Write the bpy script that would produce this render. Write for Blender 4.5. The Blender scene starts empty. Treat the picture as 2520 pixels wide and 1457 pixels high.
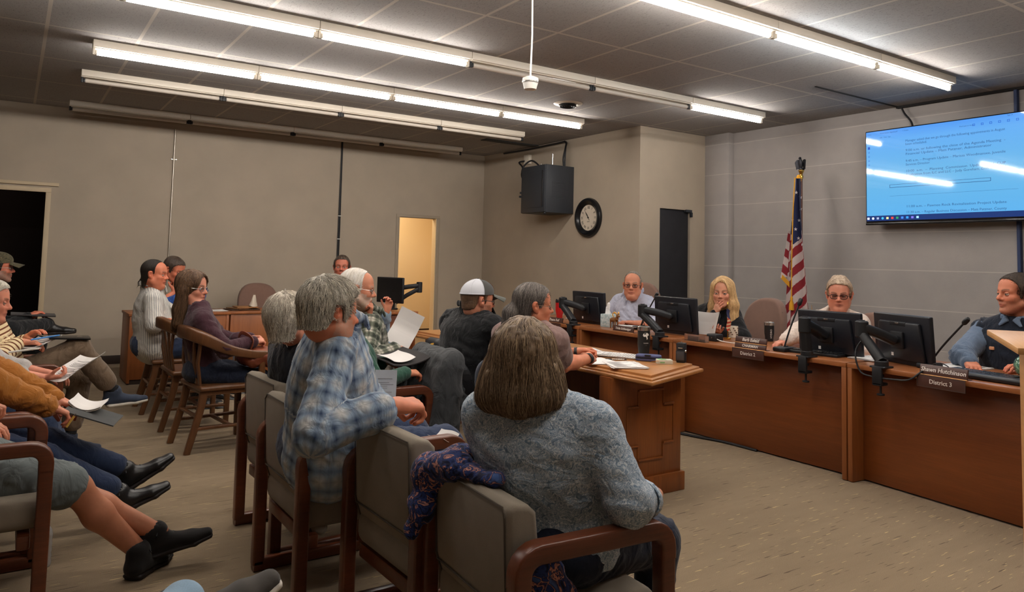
import bpy, bmesh, math, random
import numpy as np
from mathutils import Matrix, Vector
random.seed(7); np.random.seed(7)
SC = bpy.context.scene
COL = SC.collection
PI = math.pi
def R(d): return math.radians(d)
# ---------------------------------------------------------------- mesh helpers: every helper returns (verts, faces)
def rotz(a): return np.array([[math.cos(a), -math.sin(a), 0], [math.sin(a), math.cos(a), 0], [0, 0, 1.]])
def roty(a): return np.array([[math.cos(a), 0, math.sin(a)], [0, 1., 0], [-math.sin(a), 0, math.cos(a)]])
def rotx(a): return np.array([[1., 0, 0], [0, math.cos(a), -math.sin(a)], [0, math.sin(a), math.cos(a)]])
def tf(m, rot=None, t=None):
    V, F = m
    V = np.asarray(V, float)
    if rot is not None: V = V @ np.asarray(rot).T
    if t is not None: V = V + np.asarray(t, float)
    return V, F
def join(*ms):
    Vs, Fs, o = [], [], 0
    for V, F in ms:
        Vs.append(np.asarray(V, float)); Fs += [tuple(i + o for i in f) for f in F]; o += len(V)
    return np.vstack(Vs), Fs
def from_bm(bm):
    bm.verts.index_update()
    V = np.array([v.co[:] for v in bm.verts]); F = [tuple(v.index for v in f.verts) for f in bm.faces]
    bm.free(); return V, F
_bc = {}
def box(c, s, bev=0.0, seg=2, rot=None):
    key = (tuple(round(x, 5) for x in s), bev, seg)
    if key not in _bc:
        bm = bmesh.new(); bmesh.ops.create_cube(bm, size=1.0)
        for v in bm.verts: v.co = Vector((v.co.x * s[0], v.co.y * s[1], v.co.z * s[2]))
        if bev > 0: bmesh.ops.bevel(bm, geom=bm.edges[:], offset=min(bev, min(s) * .49), segments=seg, profile=.5, affect='EDGES')
        _bc[key] = from_bm(bm)
    V, F = _bc[key]
    return tf((V, F), rot, c)
def bx(x0, x1, y0, y1, z0, z1, bev=0.0, seg=2): return box(((x0 + x1) / 2, (y0 + y1) / 2, (z0 + z1) / 2), (abs(x1 - x0), abs(y1 - y0), abs(z1 - z0)), bev, seg)
def frames(P, up=(0, 0, 1)):
    P = np.asarray(P, float); n = len(P); T = np.zeros_like(P)
    T[1:-1] = P[2:] - P[:-2]; T[0] = P[1] - P[0]; T[-1] = P[-1] - P[-2]
    T /= np.linalg.norm(T, axis=1)[:, None] + 1e-12
    u = np.asarray(up, float)
    A = []
    for i in range(n):
        a = u - T[i] * (u @ T[i])
        if np.linalg.norm(a) < 1e-3:
            a = np.array([1., 0, 0]) - T[i] * T[i][0]
            if np.linalg.norm(a) < 1e-3: a = np.array([0, 1., 0])
        a /= np.linalg.norm(a)
        A.append(a); u = a if abs(np.dot(T[i], up)) > .97 else np.asarray(up, float)
    A = np.array(A); B = np.cross(T, A)
    return P, T, A, B
def sweep(P, prof, up=(0, 0, 1), scale=None, closed=False):
    """profile points (k,2) are (along B, along A); one ring per path point"""
    P, T, A, B = frames(P, up)
    if closed:
        T = np.roll(P, -1, 0) - np.roll(P, 1, 0); T /= np.linalg.norm(T, axis=1)[:, None]
        A = np.asarray(up, float) - T * (T @ np.asarray(up, float))[:, None]; A /= np.linalg.norm(A, axis=1)[:, None]; B = np.cross(T, A)
    prof = np.asarray(prof, float); k = len(prof); n = len(P)
    sc = np.ones(n) if scale is None else np.asarray(scale, float)
    V = (P[:, None, :] + B[:, None, :] * prof[None, :, 0:1] * sc[:, None, None] + A[:, None, :] * prof[None, :, 1:2] * sc[:, None, None]).reshape(-1, 3)
    F = []
    for i in range(n if closed else n - 1):
        j = (i + 1) % n
        for a in range(k):
            b = (a + 1) % k
            F.append((i * k + a, i * k + b, j * k + b, j * k + a))
    if not closed:
        F.append(tuple(range(k))[::-1]); F.append(tuple((n - 1) * k + a for a in range(k)))
    return V, F
def circ(r, k=12, ry=None): return [(r * math.cos(2 * PI * i / k), (ry or r) * math.sin(2 * PI * i / k)) for i in range(k)]
def rrect(w, h, r=.006, k=3):
    pts = []
    for cx, cy, a0 in ((w / 2 - r, h / 2 - r, 0), (-w / 2 + r, h / 2 - r, 90), (-w / 2 + r, -h / 2 + r, 180), (w / 2 - r, -h / 2 + r, 270)):
        for i in range(k + 1):
            a = R(a0 + 90 * i / k); pts.append((cx + r * math.cos(a), cy + r * math.sin(a)))
    return pts
def tube(P, r, k=10, up=(0, 0, 1), scale=None): return sweep(P, circ(r, k), up, scale)
def bar(P, w, h, r=.006, up=(0, 0, 1), scale=None): return sweep(P, rrect(w, h, r), up, scale)
def smooth_path(P, n=8):
    """Catmull-Rom through the points"""
    P = np.asarray(P, float); Q = np.vstack([2 * P[0] - P[1], P, 2 * P[-1] - P[-2]]); out = []
    for i in range(1, len(Q) - 2):
        for t in np.linspace(0, 1, n, endpoint=False):
            a, b, c, d = Q[i - 1], Q[i], Q[i + 1], Q[i + 2]
            out.append(.5 * ((2 * b) + (-a + c) * t + (2 * a - 5 * b + 4 * c - d) * t * t + (-a + 3 * b - 3 * c + d) * t ** 3))
    out.append(P[-1]); return np.array(out)
def cyl(c, r, h, k=24, r2=None, axis='z', bev=0.0):
    r2 = r if r2 is None else r2
    prof = [(0, -h / 2), (r - bev, -h / 2), (r, -h / 2 + bev), (r2, h / 2 - bev), (r2 - bev, h / 2), (0, h / 2)] if bev else [(0, -h / 2), (r, -h / 2), (r2, h / 2), (0, h / 2)]
    V, F = lathe(prof, k)
    if axis == 'x': V = V[:, [2, 0, 1]]
    if axis == 'y': V = V[:, [1, 2, 0]]
    return tf((V, F), None, c)
def lathe(prof, k=24):
    V, F, n = [], [], len(prof)
    rows = []
    for r, z in prof:
        if r < 1e-6: rows.append([len(V)]); V.append((0, 0, z))
        else:
            rows.append(list(range(len(V), len(V) + k)))
            V += [(r * math.cos(2 * PI * i / k), r * math.sin(2 * PI * i / k), z) for i in range(k)]
    for a, b in zip(rows[:-1], rows[1:]):
        for i in range(k):
            j = (i + 1) % k
            if len(a) == 1 and len(b) == 1: continue
            if len(a) == 1: F.append((a[0], b[j], b[i]))
            elif len(b) == 1: F.append((a[i], a[j], b[0]))
            else: F.append((a[i], a[j], b[j], b[i]))
    return np.array(V, float), F
def prism(poly, z0, z1, bev=0.0, seg=2):
    bm = bmesh.new(); vs = [bm.verts.new((x, y, z0)) for x, y in poly]; f = bm.faces.new(vs)
    if f.normal.z > 0: f.normal_flip()
    f.normal_update()
    r = bmesh.ops.extrude_face_region(bm, geom=[f])
    for v in [g for g in r['geom'] if isinstance(g, bmesh.types.BMVert)]: v.co.z = z1
    bmesh.ops.recalc_face_normals(bm, faces=bm.faces[:])
    if bev: bmesh.ops.bevel(bm, geom=bm.edges[:], offset=bev, segments=seg, profile=.5, affect='EDGES')
    return from_bm(bm)
def sphere(c, r, k=16, rot=None):
    r = (r, r, r) if np.isscalar(r) else r
    V, F = lathe([(math.sin(PI * i / k), -math.cos(PI * i / k)) for i in range(k + 1)], 2 * k)
    V = V * np.array(r); return tf((V, F), rot, c)
def sheet(fn, nu, nv, th=0.0):
    """surface fn(u,v)->xyz with optional thickness"""
    V = np.array([fn(i / nu, j / nv) for i in range(nu + 1) for j in range(nv + 1)], float); w = nv + 1
    F = [(i * w + j, (i + 1) * w + j, (i + 1) * w + j + 1, i * w + j + 1) for i in range(nu) for j in range(nv)]
    if th:
        N = vnorm(V, F); n = len(V); V = np.vstack([V + N * th / 2, V - N * th / 2]); F2 = [tuple(x + n for x in f[::-1]) for f in F]
        ring = [i * w for i in range(nu + 1)] + [nu * w + j for j in range(1, nv + 1)] + [i * w + nv for i in range(nu - 1, -1, -1)] + [j for j in range(nv - 1, 0, -1)]
        F3 = [(ring[i], ring[(i + 1) % len(ring)], ring[(i + 1) % len(ring)] + n, ring[i] + n)[::-1] for i in range(len(ring))]
        F = F + F2 + F3
    return V, F
def vnorm(V, F):
    N = np.zeros_like(V)
    Fq = np.array([f if len(f) == 4 else (*f, f[-1]) for f in F if len(f) <= 4])
    n = np.cross(V[Fq[:, 2]] - V[Fq[:, 0]], V[Fq[:, 3]] - V[Fq[:, 1]])
    for i in range(4): np.add.at(N, Fq[:, i], n)
    return N / (np.linalg.norm(N, axis=1)[:, None] + 1e-12)
_tc = {}
def text(body, size=.03, ext=.0006, al='CENTER', shear=0.0, width=1.0, off=0.0):
    """flat lettering in the local XY plane (x right, y up) as a mesh"""
    key = (body, size, ext, al, shear, width, off)
    if key not in _tc:
        c = bpy.data.curves.new('lettering', 'FONT'); c.body = body; c.size = size; c.extrude = ext; c.align_x = al; c.align_y = 'CENTER'; c.shear = shear; c.resolution_u = 2; c.offset = off
        o = bpy.data.objects.new('lettering', c); COL.objects.link(o)
        dg = bpy.context.evaluated_depsgraph_get(); m = bpy.data.meshes.new_from_object(o.evaluated_get(dg))
        V = np.array([v.co[:] for v in m.vertices]) if len(m.vertices) else np.zeros((0, 3)); F = [tuple(p.vertices) for p in m.polygons]
        if len(V): V[:, 0] *= width
        bpy.data.objects.remove(o); bpy.data.curves.remove(c); bpy.data.meshes.remove(m); _tc[key] = (V, F)
    return _tc[key]
def basis(x, y, z): return np.array([x, y, z], float).T     # columns
def superell(w, h, n=2.6, k=28): return [(w / 2 * math.copysign(abs(math.cos(a)) ** (2 / n), math.cos(a)), h / 2 * math.copysign(abs(math.sin(a)) ** (2 / n), math.sin(a))) for a in np.linspace(0, 2 * PI, k, endpoint=False)]
# ---------------------------------------------------------------- objects
def mk_mesh(name, m, mats, midx=None, smooth=True, ang=38, attrs=None):
    V, F = m
    V = np.asarray(V, np.float32)
    me = bpy.data.meshes.new(name)
    if isinstance(F, np.ndarray):
        nf, k = F.shape; lt = np.full(nf, k, np.int32); ls = np.arange(nf, dtype=np.int32) * k; lv = F.reshape(-1).astype(np.int32)
    else:
        lt = np.array([len(f) for f in F], np.int32); ls = np.concatenate([[0], np.cumsum(lt)[:-1]]).astype(np.int32); lv = np.array([i for f in F for i in f], np.int32); nf = len(F)
    me.vertices.add(len(V)); me.vertices.foreach_set('co', V.reshape(-1))
    me.loops.add(len(lv)); me.loops.foreach_set('vertex_index', lv)
    me.polygons.add(nf); me.polygons.foreach_set('loop_start', ls)
    me.update(calc_edges=True)
    for mt in (mats if isinstance(mats, (list, tuple)) else [mats]): me.materials.append(mt)
    if midx is not None: me.polygons.foreach_set('material_index', np.asarray(midx, np.int32))
    me.polygons.foreach_set('use_smooth', np.full(nf, bool(smooth)))
    if smooth and ang < 170: me.set_sharp_from_angle(angle=R(ang))
    for nm, (ty, arr) in (attrs or {}).items():
        at = me.attributes.new(nm, ty, 'POINT')
        at.data.foreach_set('color' if ty == 'FLOAT_COLOR' else ('vector' if ty == 'FLOAT_VECTOR' else 'value'), np.asarray(arr, np.float32).reshape(-1))
    me.validate(); me.update()
    return me
def tag(o, label=None, cat=None, group=None, kind=None):
    if label: o['label'] = label
    if cat: o['category'] = cat
    if group: o['group'] = group
    if kind: o['kind'] = kind
    return o
def obj(name, m, mats, parent=None, label=None, **kw):
    me = m if isinstance(m, bpy.types.Mesh) else mk_mesh(name, m, mats, **kw)
    o = bpy.data.objects.new(name, me); COL.objects.link(o)
    if parent is not None: o.parent = parent
    if label: o['label'] = label
    return o
def thing(name, label, cat, loc=(0, 0, 0), rz=0.0, group=None):
    o = bpy.data.objects.new(name, None); COL.objects.link(o); o.location = loc; o.rotation_euler = (0, 0, rz); o.empty_display_size = .05
    return tag(o, label, cat, group)
def solid(name, m, mats, label, cat, loc=(0, 0, 0), rz=0.0, group=None, **kw):
    o = obj(name, m, mats, **kw); o.location = loc; o.rotation_euler = (0, 0, rz); return tag(o, label, cat, group)
def struct(name, m, mats, parent=None, label=None, **kw):
    o = obj(name, m, mats, parent, label, **kw)
    if parent is None: o['kind'] = 'structure'
    return o
def dup(root, label, loc=None, rz=None, group=None):
    r = root.copy(); COL.objects.link(r); r['label'] = label
    if loc is not None: r.location = loc
    if rz is not None: r.rotation_euler = (0, 0, rz)
    if group: r['group'] = group
    for ch in list(root.children):
        c = ch.copy(); COL.objects.link(c); c.parent = r
        for g in list(ch.children):
            d = g.copy(); COL.objects.link(d); d.parent = c
    return r
# ---------------------------------------------------------------- materials
def srgb(r, g, b):
    f = lambda c: ((c / 255) / 12.92) if c / 255 <= .04045 else (((c / 255) + .055) / 1.055) ** 2.4
    return (f(r), f(g), f(b), 1.0)
class NT:
    def __init__(s, name):
        s.m = bpy.data.materials.new(name); s.m.use_nodes = True; s.t = s.m.node_tree; s.b = s.t.nodes['Principled BSDF']; s.tc = None
    def n(s, ty, _in=None, **pr):
        nd = s.t.nodes.new('ShaderNode' + ty)
        for k, v in pr.items(): setattr(nd, k, v)
        for k, v in (_in or {}).items(): s.set(nd.inputs[k], v)
        return nd
    def set(s, sock, v):
        if isinstance(v, bpy.types.NodeSocket): s.t.links.new(v, sock)
        elif isinstance(v, bpy.types.Node): s.t.links.new(v.outputs[0], sock)
        else: sock.default_value = v
    def P(s, **kw):
        for k, v in kw.items(): s.set(s.b.inputs[{'col': 'Base Color', 'rough': 'Roughness', 'metal': 'Metallic', 'spec': 'Specular IOR Level', 'nor': 'Normal', 'emit': 'Emission Color', 'es': 'Emission Strength', 'trans': 'Transmission Weight', 'alpha': 'Alpha', 'coat': 'Coat Weight', 'crough': 'Coat Roughness', 'sheen': 'Sheen Weight', 'ior': 'IOR', 'sss': 'Subsurface Weight'}[k]], v)
        return s
    def obj(s):
        if s.tc is None: s.tc = s.n('TexCoord')
        return s.tc.outputs['Object']
    def mp(s, scale=(1, 1, 1), rot=(0, 0, 0), loc=(0, 0, 0), v=None): return s.n('Mapping', {'Vector': v if v is not None else s.obj(), 'Scale': scale, 'Rotation': rot, 'Location': loc}).outputs[0]
    def noise(s, v, scale=5., det=3., rough=.55, dist=0.): return s.n('TexNoise', {'Vector': v, 'Scale': scale, 'Detail': det, 'Roughness': rough, 'Distortion': dist}).outputs[0]
    def ramp(s, f, stops, interp='LINEAR'):
        nd = s.n('ValToRGB', {'Fac': f}); cr = nd.color_ramp; cr.interpolation = interp
        while len(cr.elements) < len(stops): cr.elements.new(.5)
        for e, (p, c) in zip(cr.elements, stops): e.position = p; e.color = c if len(c) == 4 else (*c, 1)
        return nd.outputs[0]
    def mix(s, f, a, b, bl='MIX'):
        nd = s.n('Mix', data_type='RGBA', blend_type=bl); s.set(nd.inputs[0], f); s.set(nd.inputs[6], a); s.set(nd.inputs[7], b); return nd.outputs[2]
    def math(s, op, a, b=0.0, c=0.0):
        nd = s.n('Math', operation=op); s.set(nd.inputs[0], a); s.set(nd.inputs[1], b); s.set(nd.inputs[2], c); return nd.outputs[0]
    def sep(s, v): return s.n('SeparateXYZ', {0: v}).outputs
    def bump(s, h, st=.3, dist=.01, nor=None):
        nd = s.n('Bump', {'Height': h, 'Strength': st, 'Distance': dist})
        if nor is not None: s.set(nd.inputs['Normal'], nor)
        return nd.outputs[0]
    def attr(s, nm): return s.n('Attribute', attribute_name=nm)
def plain(name, col, rough=.5, spec=.4, metal=0., bump=0., bscale=200., var=0., vscale=8., **kw):
    t = NT(name); c = col
    if var:
        c2 = tuple(min(1, x * (1 + var)) for x in col[:3]) + (1,); c1 = tuple(x * (1 - var) for x in col[:3]) + (1,)
        c = t.ramp(t.noise(t.obj(), vscale, 4), [(.3, c1), (.7, c2)])
    t.P(col=c, rough=rough, spec=spec, metal=metal, **kw)
    if bump: t.P(nor=t.bump(t.noise(t.obj(), bscale, 3), bump, .002))
    return t.m
def wood(name, dark, mid, light, axis='x', sc=1.0, rough=.42, coat=.15, cross=26., figure=1.0):
    """straight-grained wood, grain along the axis"""
    t = NT(name); k = {'x': (1.6, cross, cross), 'y': (cross, 1.6, cross), 'z': (cross, cross, 1.6)}[axis]
    v = t.mp(tuple(a * sc for a in k))
    n1 = t.noise(v, 1.0, 6, .62, .6 * figure); k2 = {'x': (6, 190, 190), 'y': (190, 6, 190), 'z': (190, 190, 6)}[axis]
    n2 = t.noise(t.mp(tuple(a * sc for a in k2)), 1.0, 3, .6)
    c = t.ramp(n1, [(.28, dark), (.5, mid), (.74, light)])
    c = t.mix(.35, c, t.ramp(n2, [(.35, dark), (.62, light)]), 'MULTIPLY' if False else 'MIX')
    big = t.noise(t.mp({'x': (.5, 3, 3), 'y': (3, .5, 3), 'z': (3, 3, .5)}[axis]), 1.0, 2)
    c = t.mix(.5, c, t.ramp(big, [(.3, tuple(x * .72 for x in mid[:3]) + (1,)), (.7, light)]), 'MIX') if figure else c
    t.P(col=c, rough=rough, spec=.4, coat=coat, crough=.3, nor=t.bump(n2, .08, .001)); return t.m
def cloth(name, col, scale=900., var=.12, rough=.9, bump=.25, sheen=.15, vs=30., fold=0.0):
    t = NT(name); w = t.noise(t.obj(), scale, 2, .6); big = t.noise(t.obj(), vs, 3)
    f = t.math('ADD', t.math('MULTIPLY', w, .6), t.math('MULTIPLY', big, .4))
    c = t.ramp(f, [(.25, tuple(x * (1 - var) for x in col[:3]) + (1,)), (.75, tuple(x * (1 + var) for x in col[:3]) + (1,))])
    h = w
    if fold:
        fo = t.noise(t.mp((9, 9, 5), (.5, .4, .2)), 1.6, 3, .55, 1.1); nb = t.bump(fo, fold, .03)
        t.P(nor=t.bump(w, bump, .0015, nb))
    else: t.P(nor=t.bump(h, bump, .0015))
    t.P(col=c, rough=rough, spec=.2, sheen=sheen); return t.m
M = {}
# the room
t = NT('beige_painted_wall'); n = t.noise(t.obj(), 260, 3); t.P(col=t.ramp(t.noise(t.obj(), 2.2, 4), [(.3, srgb(166, 154, 138)), (.7, srgb(174, 161, 144))]), rough=.75, spec=.25, nor=t.bump(n, .18, .002)); M['wall'] = t.m
M['cream'] = plain('cream_painted_wall', srgb(228, 205, 165), .8, .2, bump=.1, bscale=200)
t = NT('painted_block_wall'); v = t.mp((1, 1, 1), (R(90), 0, R(90))); br = t.n('TexBrick', {'Vector': v, 'Color1': srgb(170, 164, 160), 'Color2': srgb(162, 157, 154), 'Mortar': srgb(196, 189, 182), 'Scale': 1.0, 'Mortar Size': .006, 'Mortar Smooth': .6, 'Bias': 0., 'Brick Width': .4, 'Row Height': .2}, offset=.5)
nn = t.noise(t.obj(), 130, 4); t.P(col=t.mix(.25, br.outputs[0], t.ramp(t.noise(t.obj(), 3, 5), [(.3, srgb(132, 128, 127)), (.7, srgb(170, 164, 158))])), rough=.72, spec=.25, nor=t.bump(br.outputs[1], -.25, .004, t.bump(nn, .35, .003))); M['block'] = t.m
t = NT('acoustic_ceiling_tile'); s = t.sep(t.obj())
def gridline(t, x, x0, per, w):
    f = t.math('FRACT', t.math('DIVIDE', t.math('SUBTRACT', x, x0 - per * 20), per)); d = t.math('MINIMUM', f, t.math('SUBTRACT', 1.0, f)); return t.math('LESS_THAN', t.math('MULTIPLY', d, per), w)
g = t.math('MAXIMUM', gridline(t, s[0], .775, .645, .013), gridline(t, s[1], 4.425, 1.148, .013))
fis = t.noise(t.mp((90, 28, 1)), 1.0, 4, .7, 1.2); sp = t.noise(t.obj(), 160, 2)
tile = t.ramp(t.math('ADD', t.math('MULTIPLY', fis, .6), t.math('MULTIPLY', sp, .4)), [(.33, srgb(106, 103, 102)), (.47, srgb(156, 153, 151))])
t.P(col=t.mix(g, tile, srgb(186, 179, 170)), rough=.9, spec=.1, nor=t.bump(g, .6, .006)); M['ceiling'] = t.m
t = NT('taupe_dashed_carpet'); f1 = t.noise(t.mp((7.5, 125, 1)), 1.0, 1.0, .5); f2 = t.noise(t.mp((6, 105, 1), (0, 0, 0), (31, 7, 0)), 1.0, 1.0, .5)
base = t.ramp(t.noise(t.mp((1.2, 9, 1)), 1.0, 5, .65), [(.3, srgb(130, 112, 88)), (.7, srgb(151, 131, 104))])
pile = t.noise(t.obj(), 420, 2); base = t.mix(.45, base, t.ramp(pile, [(.3, srgb(92, 78, 64)), (.7, srgb(172, 154, 128))]))
c = t.mix(t.ramp(f1, [(.70, (0, 0, 0)), (.725, (1, 1, 1))]), base, srgb(206, 180, 130)); c = t.mix(t.ramp(f2, [(.69, (0, 0, 0)), (.715, (1, 1, 1))]), c, srgb(88, 70, 55))
t.P(col=c, rough=.95, spec=.1, sheen=.1, nor=t.bump(pile, .5, .004)); M['carpet'] = t.m
M['trim'] = plain('cream_door_trim', srgb(190, 172, 142), .5, .4)
M['trimgrey'] = plain('greige_door_trim', srgb(158, 145, 127), .5, .4)
M['base'] = plain('dark_brown_baseboard', srgb(52, 40, 33), .6, .3)
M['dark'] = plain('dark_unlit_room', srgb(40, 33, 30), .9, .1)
M['darkdoor'] = plain('charcoal_door', srgb(38, 38, 42), .6, .3, var=.1)
M['black'] = plain('black_plastic', srgb(28, 29, 32), .45, .4, bump=.1, bscale=500)
M['blackgloss'] = plain('glossy_black_plastic', srgb(18, 19, 22), .22, .5)
M['blackmetal'] = plain('black_painted_metal', srgb(46, 49, 54), .5, .4)
M['navyplastic'] = plain('blue_black_plastic', srgb(22, 24, 31), .35, .5)
M['chrome'] = plain('brushed_steel', srgb(200, 198, 194), .25, .5, 1.0)
M['silver'] = plain('galvanised_conduit', srgb(190, 182, 168), .35, .5, .8)
M['white'] = plain('white_plastic', srgb(225, 222, 215), .4, .4)
M['enamel'] = plain('white_enamel_housing', srgb(212, 203, 188), .4, .4)
M['paper'] = plain('white_paper', srgb(232, 228, 224), .8, .2)
M['brass'] = plain('polished_brass', srgb(212, 168, 84), .25, .5, 1.0)
M['goldfringe'] = cloth('gold_fringe', srgb(210, 150, 40), 400)
M['cable'] = plain('black_cable', srgb(22, 22, 26), .5, .4)
M['bluecable'] = plain('dark_blue_cable_cover', srgb(38, 54, 92), .5, .4)
def emis(name, col, st):
    t = NT(name); t.P(col=(.8, .8, .8, 1), emit=col, es=st, rough=.4); return t.m
M['tube_on'] = emis('lit_fluorescent_tube', (1.0, .935, .875, 1), 28.)
M['tube_cool'] = emis('lit_cool_fluorescent_tube', (.92, .97, 1.0, 1), 28.)
M['tube_off'] = plain('unlit_fluorescent_tube', srgb(205, 196, 184), .3, .5)
# furniture
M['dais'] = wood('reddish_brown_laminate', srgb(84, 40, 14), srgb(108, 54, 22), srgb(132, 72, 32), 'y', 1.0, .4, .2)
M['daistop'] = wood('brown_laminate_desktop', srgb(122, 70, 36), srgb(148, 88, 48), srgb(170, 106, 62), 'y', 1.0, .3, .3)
M['daispost'] = wood('brown_laminate_post', srgb(112, 60, 26), srgb(138, 78, 38), srgb(160, 98, 52), 'z', 1.0, .4, .2)
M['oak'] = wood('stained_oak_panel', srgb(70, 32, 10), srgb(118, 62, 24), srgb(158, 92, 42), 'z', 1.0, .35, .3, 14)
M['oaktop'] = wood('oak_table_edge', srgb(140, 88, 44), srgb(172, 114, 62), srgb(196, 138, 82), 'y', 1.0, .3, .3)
M['oaklight'] = wood('pale_oak', srgb(164, 112, 62), srgb(196, 142, 86), srgb(214, 164, 108), 'y', 1.0, .4, .2)
M['orangewood'] = wood('orange_brown_desk_panel', srgb(112, 60, 24), srgb(142, 80, 38), srgb(164, 98, 52), 'z', 1.0, .45, .1)
M['chairwood'] = wood('dark_mahogany_chair_wood', srgb(56, 25, 13), srgb(90, 43, 23), srgb(124, 66, 38), 'x', 2.0, .35, .35)
M['capwood'] = wood('brown_oak_chair', srgb(58, 32, 15), srgb(92, 56, 30), srgb(124, 82, 48), 'z', 2.0, .38, .3)
M['uphol'] = cloth('taupe_woven_upholstery', srgb(136, 126, 112), 700, .16, .92, .4, .1, 12)
M['piping'] = cloth('taupe_seam', srgb(78, 68, 56), 700)
M['officefab'] = cloth('brown_office_chair_fabric', srgb(126, 98, 86), 600, .1)
M['plate'] = plain('dark_brown_name_plate', srgb(78, 50, 42), .35, .5)
M['plateletter'] = plain('white_engraved_lettering', srgb(225, 215, 205), .5, .3)
M['plategold'] = plain('gold_name_plate_edge', srgb(205, 150, 95), .3, .5, .6)
# ---------------------------------------------------------------- the room: x runs along the left wall, y towards it, z up (metres)
CZ = 3.14; XB = 6.49; YL = 10.52; YP = 6.80; XT = 7.78; X0 = -4.0; Y0 = -2.5
struct('floor', bx(X0, XT + .2, Y0, YL + 2.6, -.08, 0), M['carpet'])
struct('ceiling', bx(X0, XT + .2, Y0, YL + .12, CZ, CZ + .08), M['ceiling'])
DL0, DL1, DLZ = -.62, .306, 2.088          # left doorway
DR0, DR1, DRZ = 4.964, 5.618, 2.04         # right doorway
T = .12
struct('wall_left', join(bx(X0, DL0, YL, YL + T, 0, CZ), bx(DL0, DL1, YL, YL + T, DLZ, CZ), bx(DL1, DR0, YL, YL + T, 0, CZ), bx(DR0, DR1, YL, YL + T, DRZ, CZ), bx(DR1, XB + T, YL, YL + T, 0, CZ)), M['wall'])
struct('wall_back', bx(XB, XB + T, YP, YL, 0, CZ), M['wall'])
DK0, DK1, DKZ = 6.845, 7.40, 2.12
struct('wall_recess', join(bx(XB + T, DK0, YP, YP + T, 0, CZ), bx(DK0, DK1, YP, YP + T, DKZ, CZ), bx(DK1, XT + .1, YP, YP + T, 0, CZ)), M['wall'])
struct('wall_right', bx(XT, XT + .15, Y0, YP, 0, CZ), M['block'])
struct('trim_1', bx(XT - .10, XT, 6.40, YP, 0, CZ, .004), M['block'])          # shallow pier in the corner of the block wall
struct('wall_rear', bx(X0 - .1, X0, Y0, YL, 0, CZ), M['wall'])
struct('wall_near', bx(X0, XT, Y0 - .1, Y0, 0, CZ), M['wall'])
struct('baseboard_left', join(bx(DL1 + .06, DR0 - .06, YL - .015, YL, 0, .105, .003), bx(DR1 + .06, XB, YL - .015, YL, 0, .105, .003)), M['base'])
struct('baseboard_back', bx(XB - .015, XB, YP, YL - .015, 0, .105, .003), M['base'])
# door openings
d = struct('door_1', join(bx(DL1, DL1 + .055, YL - .02, YL + T, 0, DLZ, .003), bx(DL0 - .055, DL0, YL - .02, YL + T, 0, DLZ, .003), bx(DL0 - .055, DL1 + .055, YL - .02, YL + T, DLZ, DLZ + .055, .003)), M['trim'])
struct('lintel_strip', bx(DL0 - .16, DL1 + .13, YL - .03, YL, 2.165, 2.205, .004), M['trim'], d)
d['label'] = 'cream framed doorway into a dark unlit room'
d2 = struct('door_2', join(bx(DR0 - .05, DR0, YL - .015, YL + T, 0, DRZ, .003), bx(DR1, DR1 + .055, YL - .015, YL + T, 0, DRZ, .003), bx(DR0 - .05, DR1 + .055, YL - .015, YL + T, DRZ, DRZ + .045, .003)), M['trimgrey'])
d2['label'] = 'narrow open doorway onto a bright cream hallway'
struct('jamb_lining', join(bx(DR1 - .012, DR1, YL, YL + T, 0, DRZ), bx(DR0, DR0 + .012, YL, YL + T, 0, DRZ)), M['cream'], d2)
d3 = struct('door_3', bx(DK0, DK1 - .005, YP + .03, YP + .07, 0, DKZ, .003), M['darkdoor'])
struct('door_closer', join(bx(DK1 - .09, DK1 + .02, YP - .02, YP + .03, DKZ - .03, DKZ + .005, .004), bx(DK1 - .01, DK1 + .01, YP - .04, YP, DKZ - .09, DKZ - .03, .003)), M['blackmetal'], d3)
# rooms beyond the doorways
struct('wall_hall', join(bx(4.2, 6.6, 12.3, 12.4, 0, 2.7), bx(4.1, 4.2, YL + T, 12.4, 0, 2.7), bx(6.6, 6.7, YL + T, 12.4, 0, 2.7), bx(4.1, 6.7, YL + T, 12.4, 2.7, 2.8)), M['cream'])
struct('baseboard_hall', bx(4.2, 6.6, 12.285, 12.3, 0, .12, .003), M['base'])
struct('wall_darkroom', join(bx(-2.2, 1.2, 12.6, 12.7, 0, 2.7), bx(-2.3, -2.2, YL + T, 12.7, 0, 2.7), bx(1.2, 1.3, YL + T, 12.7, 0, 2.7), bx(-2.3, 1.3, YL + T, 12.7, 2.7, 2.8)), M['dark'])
L = bpy.data.lights.new('hall_lamp', 'AREA'); L.energy = 15; L.size = .9; L.color = (1, .82, .58); o = bpy.data.objects.new('hall_lamp', L); COL.objects.link(o); o.location = (5.2, 11.45, 2.65)
# ---------------------------------------------------------------- fluorescent strips: (row y, [unit edges], [state of each tube])
def strip(x0, x1, y, state, label, cat='ceiling light', group=None):
    t = thing('fluorescent_strip_light', label, 'ceiling light', ((x0 + x1) / 2, y, CZ), 0, group); h = (x1 - x0) / 2
    obj('housing', join(bx(-h + .002, h - .002, -.055, .055, -.062, 0, .004), bx(-h + .002, h - .002, -.035, .035, -.07, -.06, .003)), M['enamel'], t)
    tb = obj('tube', cyl((0, 0, -.098), .0205, 2 * h - .07, 14, axis='x', bev=.004), {1: M['tube_on'], 2: M['tube_cool'], 0: M['tube_off']}[state], t)
    for s in (-1, 1):
        so = obj('lamp_socket', join(bx(s * (h - .012) - .01, s * (h - .012) + .01, -.016, .016, -.12, -.06, .003), bx(s * (h - .03) - .008, s * (h - .03) + .008, -.019, .019, -.116, -.08, .004)), M['enamel'] if state else M['black'], t)
    return t
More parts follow.
